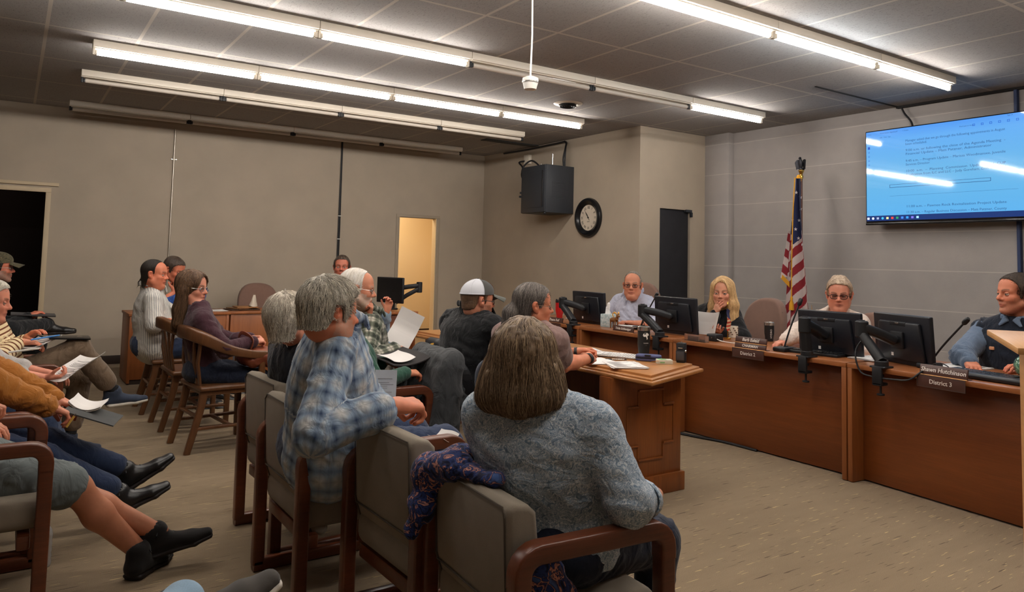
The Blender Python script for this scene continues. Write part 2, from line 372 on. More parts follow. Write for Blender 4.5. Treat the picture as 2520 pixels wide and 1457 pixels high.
row_y = [3.285, 5.335, 6.975, 8.205, 9.975]
rowname = ['row nearest the wall screen', 'half lit row', 'fully lit row', 'unlit row beside it', 'unlit row by the left wall']
units = [([.44, 1.76, 3.08, 4.40, 5.72, 6.93], [1, 1, 1, 2, 1]), ([-.81, .49, 1.80, 3.11, 4.455, 5.78, 6.96], [1, 1, 1, 1, 0, 0, 1][1:]),
         ([.46, 1.80, 3.16, 4.50, 5.68], [1, 1, 1, 1]), ([.46, 1.77, 3.08, 4.38, 5.66], [0] * 4), ([.46, 1.77, 3.08, 4.38, 5.72], [0] * 4)]
ordn = ['first', 'second', 'third', 'fourth', 'fifth', 'sixth']
for r, (ed, st) in enumerate(units):
    k = len(st)
    for i in range(k):
        j = k - 1 - i
        lit = ('lit' if st[i] else 'unlit')
        strip(ed[i], ed[i + 1], row_y[r], st[i], f'{lit} fluorescent strip, {ordn[j]} from the far end of the {rowname[r]}', group='fluorescent strips, ' + rowname[r])
for i, x in enumerate((.44, 1.76, 3.08, 4.40)): strip(x, x + 1.3, 1.25, 1, 'lit fluorescent strip of the overhead row outside the frame, ' + ordn[3 - i], group='fluorescent strips overhead outside the frame')
# ---------------------------------------------------------------- things on the ceiling and walls
v = thing('ceiling_vent', 'round black ceiling air vent with concentric rings in a white rim', 'vent', (4.99, 6.37, CZ))
obj('rim', lathe([(.0, -.002), (.10, -.002), (.105, -.012), (.155, -.004), (.16, 0)], 40), M['enamel'], v)
for i, r in enumerate((.095, .072, .049, .026)): obj('louver_ring', lathe([(r - .016, -.008), (r - .004, -.022 - .004 * (4 - i)), (r, -.02 - .004 * (4 - i)), (r - .012, -.006)], 36), M['black'], v)
pm = thing('pendant_sensor', 'white cup shaped microphone hanging from the ceiling on a thin cord', 'microphone', (2.664, 3.792, CZ))
obj('cord', tube([(0, 0, 0), (.004, -.003, -.3), (0, 0, -.575)], .0055, 8), M['white'], pm)
obj('cup', lathe([(0, -.66), (.038, -.655), (.042, -.64), (.052, -.60), (.05, -.585), (.03, -.575), (.008, -.568), (.0, -.566)], 28), M['white'], pm)
obj('collar_band', lathe([(.0505, -.612), (.053, -.612), (.0535, -.606), (.0515, -.604)], 28), M['chrome'], pm)
c = thing('conduit_pipe', 'thin galvanised conduit running down the long left wall', 'pipe', (1.70, YL, 0))
obj('pipe', tube([(0, -.014, .0), (0, -.014, 3.02)], .010, 10), M['silver'], c)
obj('pipe_strap', join(box((0, -.008, 2.62), (.075, .012, .018), .003), cyl((-.028, -.016, 2.62), .005, .004, 8, axis='y'), cyl((.028, -.016, 2.62), .005, .004, 8, axis='y')), M['chrome'], c)
c = thing('wall_cable', 'black cable bundle tacked straight down the long left wall', 'cable', (3.99, YL, 0))
obj('bundle', join(tube([(-.008, -.012, .3), (-.006, -.012, 1.6), (0, -.012, 3.1)], .012, 8), tube([(.010, -.012, .3), (.012, -.011, 1.8), (.006, -.012, 3.1)], .009, 8)), M['cable'], c)
for z in (2.0, 1.66): obj('cable_clip', box((0, -.02, z), (.05, .016, .012), .003), M['white'], c)
c = thing('wall_cable', 'dark blue cable cover on the block wall behind the screen', 'cable', (XT, 3.085, 0))
obj('cover', bar([(-.02, 0, .6), (-.02, .0, 1.4), (-.02, 0, CZ)], .055, .03, .006, (0, 1, 0)), M['bluecable'], c)
# wall rack cabinet with its antenna and cables
cb = thing('wall_cabinet', 'black metal equipment cabinet mounted high beside the clock', 'cabinet', (0, 0, 0))
bxx0, by0, by1, bz0, bz1 = 5.985, 8.12, 8.69, 2.075, 2.735
obj('housing', join(bx(bxx0 + .02, XB, by0, by1, bz0, bz1, .006), *[bx(bxx0 + .12 + .0, bxx0 + .34, by0 - .002, by0 + .01, bz0 + .2 + .02 * i, bz0 + .21 + .02 * i, .002) for i in range(12)]), M['blackmetal'], cb)
dr = obj('door', join(bx(bxx0, bxx0 + .025, by0 + .005, by1 - .005, bz0 + .005, bz1 - .005, .004), bx(bxx0 - .006, bxx0 + .01, by0 + .05, by1 - .05, bz0 + .07, bz1 - .07, .004)), M['blackmetal'], cb)
obj('hinge', join(bx(bxx0 - .012, bxx0 + .004, by0 + .035, by0 + .06, bz0 + .08, bz1 - .08, .004)), M['black'], dr)
obj('lock', join(cyl((bxx0 - .008, by1 + .008, bz0 + .24), .016, .02, 12, axis='x'), bx(bxx0 - .01, bxx0 + .02, by1 - .004, by1 + .02, bz0 + .28, bz0 + .31, .003)), M['blackmetal'], dr)
obj('bottom_knob', sphere((bxx0 + .03, by0 + .03, bz0 - .01), .02, 8), M['black'], cb)
obj('antenna', tube([(6.12, 8.14, bz1), (6.12, 8.135, bz1 + .15)], .011, 8), M['chrome'], cb)
obj('antenna', tube([(6.15, 8.44, bz1), (6.15, 8.44, bz1 + .05)], .005, 8), M['chrome'], cb)
c = thing('power_cable', 'black power cord looping from a wall outlet box to the equipment cabinet', 'cable', (0, 0, 0))
obj('cord', tube(smooth_path([(6.45, 9.28, 2.93), (6.36, 9.30, 2.90), (6.3, 9.12, 2.80), (6.2, 8.96, 2.62), (6.12, 8.88, 2.66), (6.14, 8.86, 2.78), (6.2, 8.76, 2.86), (6.25, 8.66, 2.80), (6.24, 8.60, 2.72)], 7), .013, 8), M['cable'], c)
obj('outlet_box', bx(XB - .05, XB, 9.16, 9.30, 2.88, 3.02, .004), M['enamel'], c)
c = thing('network_cable', 'dark cable bundle dropping from the ceiling corner to the equipment cabinet', 'cable', (0, 0, 0))
obj('bundle', join(tube(smooth_path([(6.47, 9.9, 3.115), (6.47, 9.2, 3.105), (6.46, 8.5, 3.11), (6.44, 8.26, 3.10), (6.36, 8.16, 3.0), (6.32, 8.15, 2.85), (6.33, 8.15, 2.73)], 7), .014, 8), tube(smooth_path([(6.45, 8.3, 3.12), (6.40, 8.20, 3.06), (6.34, 8.13, 2.95), (6.34, 8.14, 2.73)], 7), .009, 8)), M['cable'], c)
struct('ceiling_patch', join(bx(5.55, XB - .02, 8.95, 9.12, CZ - .012, CZ, .003)), plain('sagging_dark_ceiling_strip', srgb(60, 62, 64), .8))
struct('ceiling_crack', join(bx(6.3, XT, 4.2, 4.225, CZ - .008, CZ, .002), bx(XT - .05, XT - .0, .5, 4.22, CZ - .022, CZ, .004)), plain('dark_ceiling_gap', srgb(34, 32, 32), .9))
# clock (faces -x on the back wall)
cl = thing('wall_clock', 'round wall clock with a thick black frame and roman numerals', 'clock', (XB, 7.775, 2.01)); cl.rotation_euler = (0, R(-90), 0)
obj('frame', lathe([(.17, .0), (.268, .0), (.272, .02), (.262, .045), (.235, .055), (.205, .042), (.192, .03), (.178, .024), (.176, .01)], 56), M['blackgloss'], cl)
obj('face', lathe([(0, .012), (.18, .012), (.18, .002)], 48), plain('aged_white_clock_face', srgb(214, 202, 184), .6), cl)
# clock local axes after the turn: +z faces the room; up is +x; right (seen from the room) is -y
num = []
for i, s in enumerate(('XII', 'I', 'II', 'III', 'IIII', 'V', 'VI', 'VII', 'VIII', 'IX', 'X', 'XI')):
    a = R(-30 * i); V, F = text(s, .052, .0005, width=.8); Rm = basis((0, -1, 0), (1, 0, 0), (0, 0, 1))
    V = tf((V, F), rotz(a), None)[0]; V = V + np.array([math.sin(R(30 * i)) * .137, math.cos(R(30 * i)) * .137, .0135]); num.append(tf((V, F), Rm))
num.append(tf(tf(text('QUARTZ', .014, .0005), None, (0, -.055, .0135)), Rm))
obj('numerals', join(*num), plain('dark_clock_numerals', srgb(44, 40, 38), .6), cl, smooth=False)
def hand(ang, ln, w, z):
    p = [(-w * .4, -.045), (w * .4, -.045), (w * .5, 0), (w, ln * .55), (w * .3, ln * .7), (0, ln), (-w * .3, ln * .7), (-w, ln * .55), (-w * .5, 0)]
    m = prism(p, z, z + .002); return tf(tf(m, rotz(R(-ang))), Rm)
obj('hour_hand', hand(327, .085, .007, .017), M['black'], cl); obj('minute_hand', hand(324, .13, .0055, .020), M['black'], cl); obj('hub', cyl((0, 0, .02), .010, .012, 14), M['black'], cl)
# wall screen
tv = thing('wall_screen', 'large flat television showing a blue meeting agenda page', 'television', (XT - .16, 3.72, 0))
W0, W1, ZB, ZT = -.78, .765, 1.885, 2.885   # y from the far (left) edge +.765 to the near edge
obj('bezel', join(bx(-.02, .05, W0, W1, ZB, ZT, .008), bx(-.026, .02, W0, W1, ZB - .012, ZB + .012, .004)), M['blackgloss'], tv)
obj('wall_bracket', bx(.05, .16, -.25, .25, 2.2, 2.6, .004), M['blackmetal'], tv)
def scr(name, col, st=1.0):
    t = NT(name); t.P(col=(.01, .01, .012, 1), emit=col, es=st, rough=.06, spec=.5, coat=.6, crough=.05); return t.m
t = NT('blue_glowing_screen'); s = t.sep(t.obj()); g = t.ramp(t.n('MapRange', {0: s[2], 1: ZB, 2: ZT}).outputs[0], [(.0, srgb(92, 176, 236)), (.5, srgb(104, 180, 228)), (.88, srgb(100, 172, 240)), (1., srgb(78, 150, 240))])
t.P(col=(.01, .01, .012, 1), emit=g, es=.46, rough=.05, spec=.5, coat=.5, crough=.04); scrm = t.m
sc = obj('screen', bx(-.0235, -.018, W0 + .012, W1 - .012, ZB + .085, ZT - .012), scrm, tv, smooth=False)
obj('taskbar', bx(-.0236, -.018, W0 + .012, W1 - .012, ZB + .03, ZB + .085), scr('navy_taskbar', srgb(24, 52, 112), .5), tv, smooth=False)
TX = basis((0, -1, 0), (0, 0, 1), (-1, 0, 0))
def put(m, y, z, x=-.0240): return tf(m, TX, (x, y, z))
yl = .33      # left margin of the page text; reading direction is -y
lines = [(2.735, 'Manager asked that we go through the following appointments in August', 0), (2.70, 'been scheduled.', 1), (2.635, '9:00 a.m. or following the close of the Agenda Meeting  -', 0), (2.597, 'Financial Update – Matt Patzner, Administrator', 0), (2.525, '9:45 a.m. – Program Update – Marissa Woodmansee, Juvenile', 0), (2.487, 'Services Director', 1),
         (2.42, '10:00  a.m.  –  Planning  Commission  Updates  and  CUP', 0), (2.382, 'Application from ILC and LLC – Judy Goreham, Environmental', 0), (2.344, 'Manager', 1), (2.055, '11:00 a.m. – Pawnee Rock Revitalization Project Update', 0), (1.995, '11:30 a.m. – Regular Business Discussion – Matt Patzner, County', 0)]
tx = []
for z, s_, sh in lines:
    V, F = text(s_, .034, .0002, 'LEFT')
    if not sh:
        w = V[:, 0].max(); V = V * np.array([min(1.25, .93 / w), 1, 1])
    tx.append(put((V, F), yl, z))
for y0_, z, s_, sz in ((.74, 2.845, 'Home', .018), (.60, 2.845, 'Work Session Agenda.pdf', .018), (.36, 2.845, '+ Create', .017), (.60, 2.80, 'Edit   View   Sign', .017), (-.62, 2.86, 'Sign in', .018), (-.20, 2.81, 'Find text or tools', .018), (.74, 2.79, 'Select', .016)):
    tx.append(put(text(s_, sz, .0002, 'LEFT'), y0_, z))
obj('screen_text', join(*tx), scr('dark_screen_text', srgb(52, 96, 150), .42), tv, smooth=False)
bxs = join(*[put(bx(a, b, c_, d_, 0, .0004), .5, 0) for a, b, c_, d_ in ((0, .97, 2.258, 2.262), (0, .97, 2.288, 2.291), (0, .004, 2.258, 2.291), (.967, .971, 2.258, 2.291), (0, 1.2, 2.17, 2.1715))])
obj('screen_rule_box', bxs, scr('screen_rule_ink', srgb(30, 70, 130), .4), tv, smooth=False)
ic = []
for i, z in enumerate((2.70, 2.655, 2.61, 2.565, 2.52, 2.475)): ic.append(put(bx(-.012, .012, -.014, .014, 0, .0004) if i == 0 else join(bx(-.008, .008, -.009, -.006, 0, .0004), bx(-.008, -.005, -.009, .009, 0, .0004), bx(.004, .007, -.006, .009, 0, .0004)), .722, z))
for i in range(6): ic.append(put(join(*[bx(-.011, .011, a, a + .004, 0, .0004) for a in (-.01, .006)], bx(-.011, -.008, -.01, .01, 0, .0004), bx(.008, .011, -.01, .01, 0, .0004)), -.33 - .075 * i, 2.81))
obj('toolbar_icon', join(*ic), scr('screen_toolbar_blue', srgb(28, 84, 190), .5), tv, smooth=False)
tbc = [(220, 230, 245), (220, 230, 245), (150, 160, 190), (60, 170, 225), (225, 205, 140), (215, 60, 50), (40, 140, 90), (60, 120, 225), (50, 140, 225), (110, 100, 200), (150, 200, 240)]
for i, c_ in enumerate(tbc):
    m = put(sphere((0, 0, 0), (.013, .013, .0006), 6) if i in (1, 3) else bx(-.012, .012, -.011, .011, 0, .0006), .735 - .052 * i, ZB + .057)
    obj('taskbar_icon', m, scr('taskbar_icon_%d' % i, srgb(*c_), .7), tv, smooth=False)
c = thing('screen_cable', 'black cable hanging from the ceiling behind the wall screen', 'cable', (0, 0, 0))
obj('cord', tube(smooth_path([(7.74, 4.17, CZ), (7.74, 4.13, 3.05), (7.74, 4.06, 2.95), (7.72, 4.02, 2.80)], 6), .010, 8), M['cable'], c)

L = bpy.data.lights.new('dark_room_fill', 'AREA'); L.energy = 1.2; L.size = .8; L.color = (1, .85, .75); o = bpy.data.objects.new('dark_room_fill', L); COL.objects.link(o); o.location = (-.4, 11.8, 2.6)  # added fill light, no real lamp: lifts the room behind the left doorway slightly
# ---------------------------------------------------------------- padded armchairs (local: facing +x, origin on the floor)
def padded_chair(label, loc, rz=0.0, group='taupe padded armchairs', bt=1.0):
    t = thing('padded_armchair', label, 'chair', loc, rz, group)
    X0_, X1_, ZT_, r = -.245, .245, .64, .055
    for s in (-1, 1):
        y = s * .28
        arc = lambda cx, cz, a0, a1: [(cx + r * math.cos(R(a)), y, cz + r * math.sin(R(a))) for a in np.linspace(a0, a1, 6)]
        arm = arc(X0_ + r, ZT_ - r, 180, 90) + arc(X1_ - r, ZT_ - r, 90, 0)
        arm = [(X0_, y, ZT_ - r - .03)] + arm + [(X1_, y, ZT_ - r - .03)]
        obj('armrest', bar(arm, .052, .056, .008, (0, 1, 0)), M['chairwood'], t)
        obj('leg', bar([(X1_, y, ZT_ - r - .028), (X1_, y, .03)], .05, .05, .007, (0, 1, 0)), M['chairwood'], t)
        obj('leg', bar([(X0_, y, ZT_ - r - .028), (X0_, y, .03)], .05, .05, .007, (0, 1, 0)), M['chairwood'], t)
        obj('runner', bar([(X0_ - .02, y, .027), (X1_ + .02, y, .027)], .05, .054, .012), M['chairwood'], t)
    obj('rail', bx(-.21, -.165, -.26, .26, .255, .31, .008), M['chairwood'], t); obj('rail', bx(.165, .21, -.26, .26, .255, .31, .008), M['chairwood'], t)
    # seat cushion
    obj('seat', tf(box((0, 0, 0), (.50, .50, .13), .045, 4), None, (.015, 0, .385)), M['uphol'], t)
    # back: a thick tapering slab with a seam ridge where the lower panel begins
    prof = [(-.140, .285), (-.180, .30), (-.240, .475), (-.246, .50), (-.258, .765), (-.252, .788), (-.230, .797), (-.185, .788), (-.162, .765), (-.135, .50), (-.115, .40), (-.115, .30)]
    prof = [(x, .285 + (z - .285) * bt) for x, z in prof]
    bm = bmesh.new(); vs = [bm.verts.new((x, -.232, z)) for x, z in prof]; f = bm.faces.new(vs); rr = bmesh.ops.extrude_face_region(bm, geom=[f])
    for v in [g for g in rr['geom'] if isinstance(g, bmesh.types.BMVert)]: v.co.y = .232
    bmesh.ops.recalc_face_normals(bm, faces=bm.faces[:]); bmesh.ops.bevel(bm, geom=[e for e in bm.edges if len(e.link_faces) == 2 and e.calc_face_angle(0) > .9], offset=.016, segments=3, profile=.5, affect='EDGES')
    b = obj('backrest', from_bm(bm), M['uphol'], t, ang=50)
    pts = [(-.183, -.222, .31), (-.244, -.222, .478), (-.249, -.222, .50), (-.260, -.222, .762), (-.256, -.205, .786), (-.256, .205, .786), (-.260, .222, .762), (-.249, .222, .50), (-.244, .222, .478), (-.183, .222, .31)]
    sz = lambda P: [(x, y, .285 + (z - .285) * bt) for x, y, z in P]
    obj('seam', join(tube(sz(pts), .0028, 6, (0, 1, 0)), tube(sz([(-.2455, -.222, .478), (-.2455, .222, .478)]), .003, 6)), M['piping'], b)
    return t
padded_chair('taupe padded armchair with the woman in the blue-grey patterned shirt', (1.40, 1.88, 0), R(-4), bt=.91)
padded_chair('empty taupe padded armchair between the plaid shirt man and the grey haired woman', (1.388, 2.49, 0), R(1))
padded_chair('taupe padded armchair the man in the blue plaid shirt sits on', (1.235, 3.16, 0), R(0))
padded_chair('taupe padded armchair under the short grey haired woman in navy', (1.315, 3.79, 0), R(2))
padded_chair('padded wooden armchair the person in grey shorts sits on', (-.085, 3.69, 0), 0)
padded_chair('padded wooden armchair the person in the mustard jacket sits on', (-.11, 4.33, 0), 0)
padded_chair('padded armchair under the woman in the grey printed tee shirt', (-.15, 5.02, 0), 0)
padded_chair('padded armchair under the person in the striped cream sleeve', (.06, 5.93, 0), 0)
padded_chair('padded armchair under the man in the camouflage cap', (-.14, 8.05, 0), 0)
padded_chair('padded armchair in the bottom corner under the light blue sock wearer', (-.30, 1.47, 0), 0)
# the row in front, nearer the witness table
padded_chair('wooden armed chair of the person with the green sleeve and bracelet', (1.83, 4.20, 0), R(0))
padded_chair('padded armchair under the bearded man in the flannel shirt', (2.12, 4.80, 0), R(-6))
padded_chair('padded armchair under the person holding up the folded white sheets', (2.38, 5.52, 0), 0)
# ---------------------------------------------------------------- oak captain's chairs
def captain_chair(label, loc, rz):
    t = thing('captain_chair', label, 'chair', loc, rz, "brown oak captain's chairs")
    obj('seat', join(tf(box((0, 0, 0), (.46, .48, .035), .014, 3), None, (0, 0, .445)), bx(-.20, .20, -.21, .21, .395, .43, .006)), M['capwood'], t)
    for s in (-1, 1):
        obj('leg', bar(smooth_path([(-.19, s * .19, .43), (-.215, s * .195, .28), (-.29, s * .20, 0.0)], 6), .05, .042, .01, (0, 1, 0), np.linspace(1.1, .85, 13)), M['capwood'], t)
        obj('leg', bar([(.20, s * .21, .43), (.20, s * .21, 0)], .042, .042, .008, (0, 1, 0), [1.1, .9]), M['capwood'], t)
        obj('stretcher', bar([(-.245, s * .198, .17), (.20, s * .21, .17)], .035, .022, .005), M['capwood'], t)
        obj('arm_post', bar(smooth_path([(.19, s * .235, .41), (.20, s * .245, .52), (.195, s * .25, .665)], 5), .045, .03, .008, (0, 1, 0)), M['capwood'], t)
    obj('stretcher', join(bar([(-.0, -.20, .17), (-.0, .20, .17)], .03, .02, .005), bar([(.20, -.21, .25), (.20, .21, .25)], .03, .02, .005), bar([(-.225, -.195, .25), (-.225, .195, .25)], .03, .02, .005)), M['capwood'], t)
    P = [(.235, -.255, .665), (.12, -.268, .675), (-.05, -.27, .715), (-.19, -.235, .785), (-.27, -.13, .825), (-.29, 0, .835)]
    P = P + [(x, -y, z) for x, y, z in P[-2::-1]]
    Q = smooth_path(P, 6); sc = .75 + .45 * np.exp(-((np.linspace(-1, 1, len(Q)) / .62) ** 4))
    obj('arm_rail', bar(Q, .052, .075, .014, (0, 0, 1), sc), M['capwood'], t)
    for i in range(5):
        a = -.16 + .08 * i
        obj('back_slat', bar([(-.205, a * .95, .45), (-.235, a * 1.05, .62), (-.268 + abs(a) * .25, a * 1.2, .80)], .045, .016, .004, (1, 0, 0)), M['capwood'], t)
    return t
captain_chair("oak captain's chair the woman in the maroon top sits on", (1.36, 5.84, 0), R(6))
captain_chair("empty oak captain's chair between the maroon top woman and the ponytail man", (1.33, 6.62, 0), R(2))
captain_chair("oak captain's chair under the ponytail man in the white striped shirt", (1.30, 7.36, 0), R(0))
# ---------------------------------------------------------------- office chairs (local: facing +x)
def office_chair(label, loc, rz, top=1.10, arms=True):
    t = thing('office_chair', label, 'office chair', loc, rz, 'brown upholstered office chairs')
    h = top - .46
    V, F = prism(superell(.52, h), -.05, .05, .035, 4); V = np.asarray(V); Rm = basis((0, 1, 0), (0, 0, 1), (1, 0, 0))
    V2, _ = tf((V, F), Rm, (-.25, 0, .46 + h / 2)); zz = (V2[:, 2] - .46) / h; V2[:, 0] -= .08 * zz + .05 * (V2[:, 1] / .26) ** 2 * -1; 
    obj('backrest', (V2, F), M['officefab'], t)
    V, F = prism(superell(.52, .50, 3.2), .42, .53, .035, 4); obj('seat', (V, F), M['officefab'], t)
    obj('back_support', bar([(-.12, 0, .40), (-.30, 0, .42), (-.345, 0, .7)], .09, .02, .006, (0, 1, 0)), M['black'], t)
    obj('gas_column', join(cyl((0, 0, .28), .027, .28, 14), cyl((0, 0, .17), .04, .16, 14)), M['black'], t)
    for i in range(5):
        a = 2 * PI * i / 5; c, s = math.cos(a), math.sin(a)
        l = obj('base_leg', bar([(c * .03, s * .03, .12), (c * .29, s * .29, .075)], .05, .035, .01), M['black'], t)
        obj('caster', cyl((c * .29, s * .29, .03), .03, .045, 14, axis='y'), M['black'], l)
    if arms:
        for s in (-1, 1):
            obj('armrest', join(bar(smooth_path([(.02, s * .22, .44), (.02, s * .31, .50), (.03, s * .315, .66)], 4), .05, .03, .008, (0, 1, 0)), box((.03, s * .315, .675), (.27, .065, .03), .012, 3)), M['black'], t)
    return t
office_chair('brown high backed office chair behind the man in the pale blue shirt', (5.90, 6.27, 0), R(208), 1.19)
office_chair('brown office chair standing empty beside the blonde woman', (5.88, 4.70, 0), R(172), 1.10)
office_chair('brown office chair behind the woman in the cream cardigan', (5.85, 3.52, 0), R(180), 1.04)
office_chair('brown office chair behind the man in the navy vest', (5.80, 2.12, 0), R(180), 1.05)
office_chair('dark brown office chair standing behind the far left desk', (2.72, 9.72, 0), R(-90), 1.03)
oc = office_chair('blue-grey mesh backed chair under the woman at the witness table', (2.46, 3.30, 0), R(14), .90, False)
for c_ in oc.children:
    if c_.name.startswith(('backrest', 'seat')):
        c_.data.materials.clear(); c_.data.materials.append(M.setdefault('bluechair', cloth('blue_grey_chair_mesh', srgb(74, 82, 96), 700)))
oc2 = office_chair('dark office chair under the man in the white and grey trucker cap', (2.53, 4.14, 0), R(6), .84, False)
for c_ in oc2.children:
    if c_.name.startswith(('backrest', 'seat')): c_.data.materials.clear(); c_.data.materials.append(M['black'])
office_chair('brown office chair under the man in the dark uniform', (3.20, 8.17, 0), R(-100), .92)
# ---------------------------------------------------------------- the long dais: desk units side by side
def desk_unit(label, y0, y1, x=4.67, depth=.78, zt=.775, rz=0.0, loc=None, posts=(1, 1)):
    """front faces -x; local y from 0 to length"""
    L_ = y1 - y0
    t = thing('dais_desk', label, 'desk', loc or (x, y0, 0), rz, 'dais desk units')
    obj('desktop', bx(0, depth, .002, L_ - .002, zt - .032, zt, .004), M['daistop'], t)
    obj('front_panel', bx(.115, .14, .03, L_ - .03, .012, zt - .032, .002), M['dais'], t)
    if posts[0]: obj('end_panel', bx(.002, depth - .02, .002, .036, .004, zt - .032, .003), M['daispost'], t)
    if posts[1]: obj('end_panel', bx(.002, depth - .02, L_ - .036, L_ - .002, .004, zt - .032, .003), M['daispost'], t)
    return t
desk_unit('dais desk unit in front of the woman in the cream cardigan', 2.905, 4.475)
desk_unit('dais desk unit in front of the man in the pale blue shirt', 4.48, 5.72)
desk_unit('dais desk unit at the far end behind the red tumbler', 5.725, 7.1)
desk_unit('dais desk unit in front of the man in the navy vest', 0, 1.9, loc=(4.67 - 1.9 * math.sin(R(5.5)) , 2.90 - 1.9 * math.cos(R(5.5)), 0), rz=R(-5.5))
c = thing('floor_cable', 'black cable lying along the foot of the dais beside the witness table', 'cable', (0, 0, 0))
obj('cord', tube(smooth_path([(4.70, 4.75, .012), (4.66, 4.5, .012), (4.70, 4.25, .012), (4.765, 4.0, .012), (4.775, 3.7, .010)], 6), .010, 8), M['cable'], c)
# ---------------------------------------------------------------- witness table
w = thing('witness_table', 'oak pedestal table with moulded edge before the dais', 'table', (0, 0, 0))
poly = [(2.995, 3.02), (3.70, 3.275), (3.72, 5.95), (2.93, 5.95)]
ins = lambda p, d: [(p[0][0] + d, p[0][1] + d * 1.2), (p[1][0] - d, p[1][1] + d), (p[2][0] - d, p[2][1] - d), (p[3][0] + d, p[3][1] - d)]
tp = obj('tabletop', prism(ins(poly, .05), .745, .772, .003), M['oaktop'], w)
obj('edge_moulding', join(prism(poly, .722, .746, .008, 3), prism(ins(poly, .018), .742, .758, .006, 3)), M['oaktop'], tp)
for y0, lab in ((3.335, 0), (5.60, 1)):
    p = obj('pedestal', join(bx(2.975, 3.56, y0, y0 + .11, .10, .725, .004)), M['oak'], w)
    obj('plinth', bx(2.955, 3.58, y0 - .02, y0 + .13, 0, .115, .006), M['oaktop'] if False else M['oak'], p)
    mo = []
    def strip_m(x0, x1, z0, z1): mo.append(bx(x0, x1, y0 - .012, y0, z0, z1, .003))
    if lab == 0:
        xa, xb, xc, xd = 3.10, 3.19, 3.40, 3.49
        strip_m(xb, xc, .628, .640); strip_m(xa, xb, .535, .547); strip_m(xc, xd, .535, .547); strip_m(xb, xc, .215, .227); strip_m(xa, xb, .302, .314); strip_m(xc, xd, .302, .314)
        for xx, z0, z1 in ((xb, .54, .64), (xc, .54, .64), (xb, .22, .31), (xc, .22, .31), (xa, .302, .547), (xd, .302, .547)): mo.append(bx(xx - .003, xx + .003, y0 - .004, y0, z0, z1, .001))
        obj('panel_moulding', join(*mo), M['oak'], p)
obj('modesty_panel', bx(3.40, 3.43, 3.44, 5.10, .05, .722), M['oak'], w)
# lectern at the right edge of the view
le = thing('lectern', 'pale wooden lectern at the right edge with a sloping corner', 'lectern', (2.70, 1.10, 0), R(-56))
obj('top_board', tf(prism([(0, 0), (.62, 0), (.62, .45), (0.0, .45)], -.022, .0, .004), rotx(R(3)), (0, -.06, 1.165)), M['oaklight'], le)
obj('body', bx(.085, .56, .0, .32, .02, 1.13, .004), M['oaklight'], le)
obj('foot', bx(.06, .58, -.03, .36, 0, .05, .006), M['oaklight'], le)
# ---------------------------------------------------------------- desks along the left wall
def wall_desk(label, loc, L_, dep=.62, zt=.745):
    t = thing('wooden_desk', label, 'desk', loc)
    obj('desktop', bx(0, L_, 0, dep, zt - .028, zt, .004), M['orangewood'], t)
    obj('end_panel', bx(.01, .04, .012, dep - .02, .015, zt - .028, .003), M['orangewood'], t); obj('end_panel', bx(L_ - .04, L_ - .01, .012, dep - .02, .015, zt - .028, .003), M['orangewood'], t)
    obj('front_panel', bx(.04, L_ - .04, .02, .045, .05, zt - .028, .003), M['orangewood'], t)
    obj('plinth', bx(.02, L_ - .02, .03, dep - .04, 0, .05), M['base'], t)
    return t
wall_desk('orange-brown wooden desk behind the ponytail man by the long left wall', (1.07, 8.78, 0), 1.03)
wall_desk('orange-brown wooden desk with brown files behind the maroon top woman', (2.105, 8.82, 0), 1.20)
t = thing('wooden_desk', 'brown wooden desk carrying the lone far monitor by the hallway door', 'desk', (3.24, 7.95, 0))
obj('desktop', bx(0, .80, 0, .72, .745, .775, .004), M['daistop'], t)
obj('end_panel', bx(.75, .78, .02, .70, .01, .745, .003), M['dais'], t); obj('end_panel', bx(.02, .05, .02, .70, .01, .745, .003), M['daispost'], t)
obj('front_panel', bx(.05, .75, .04, .065, .05, .745, .003), M['dais'], t)
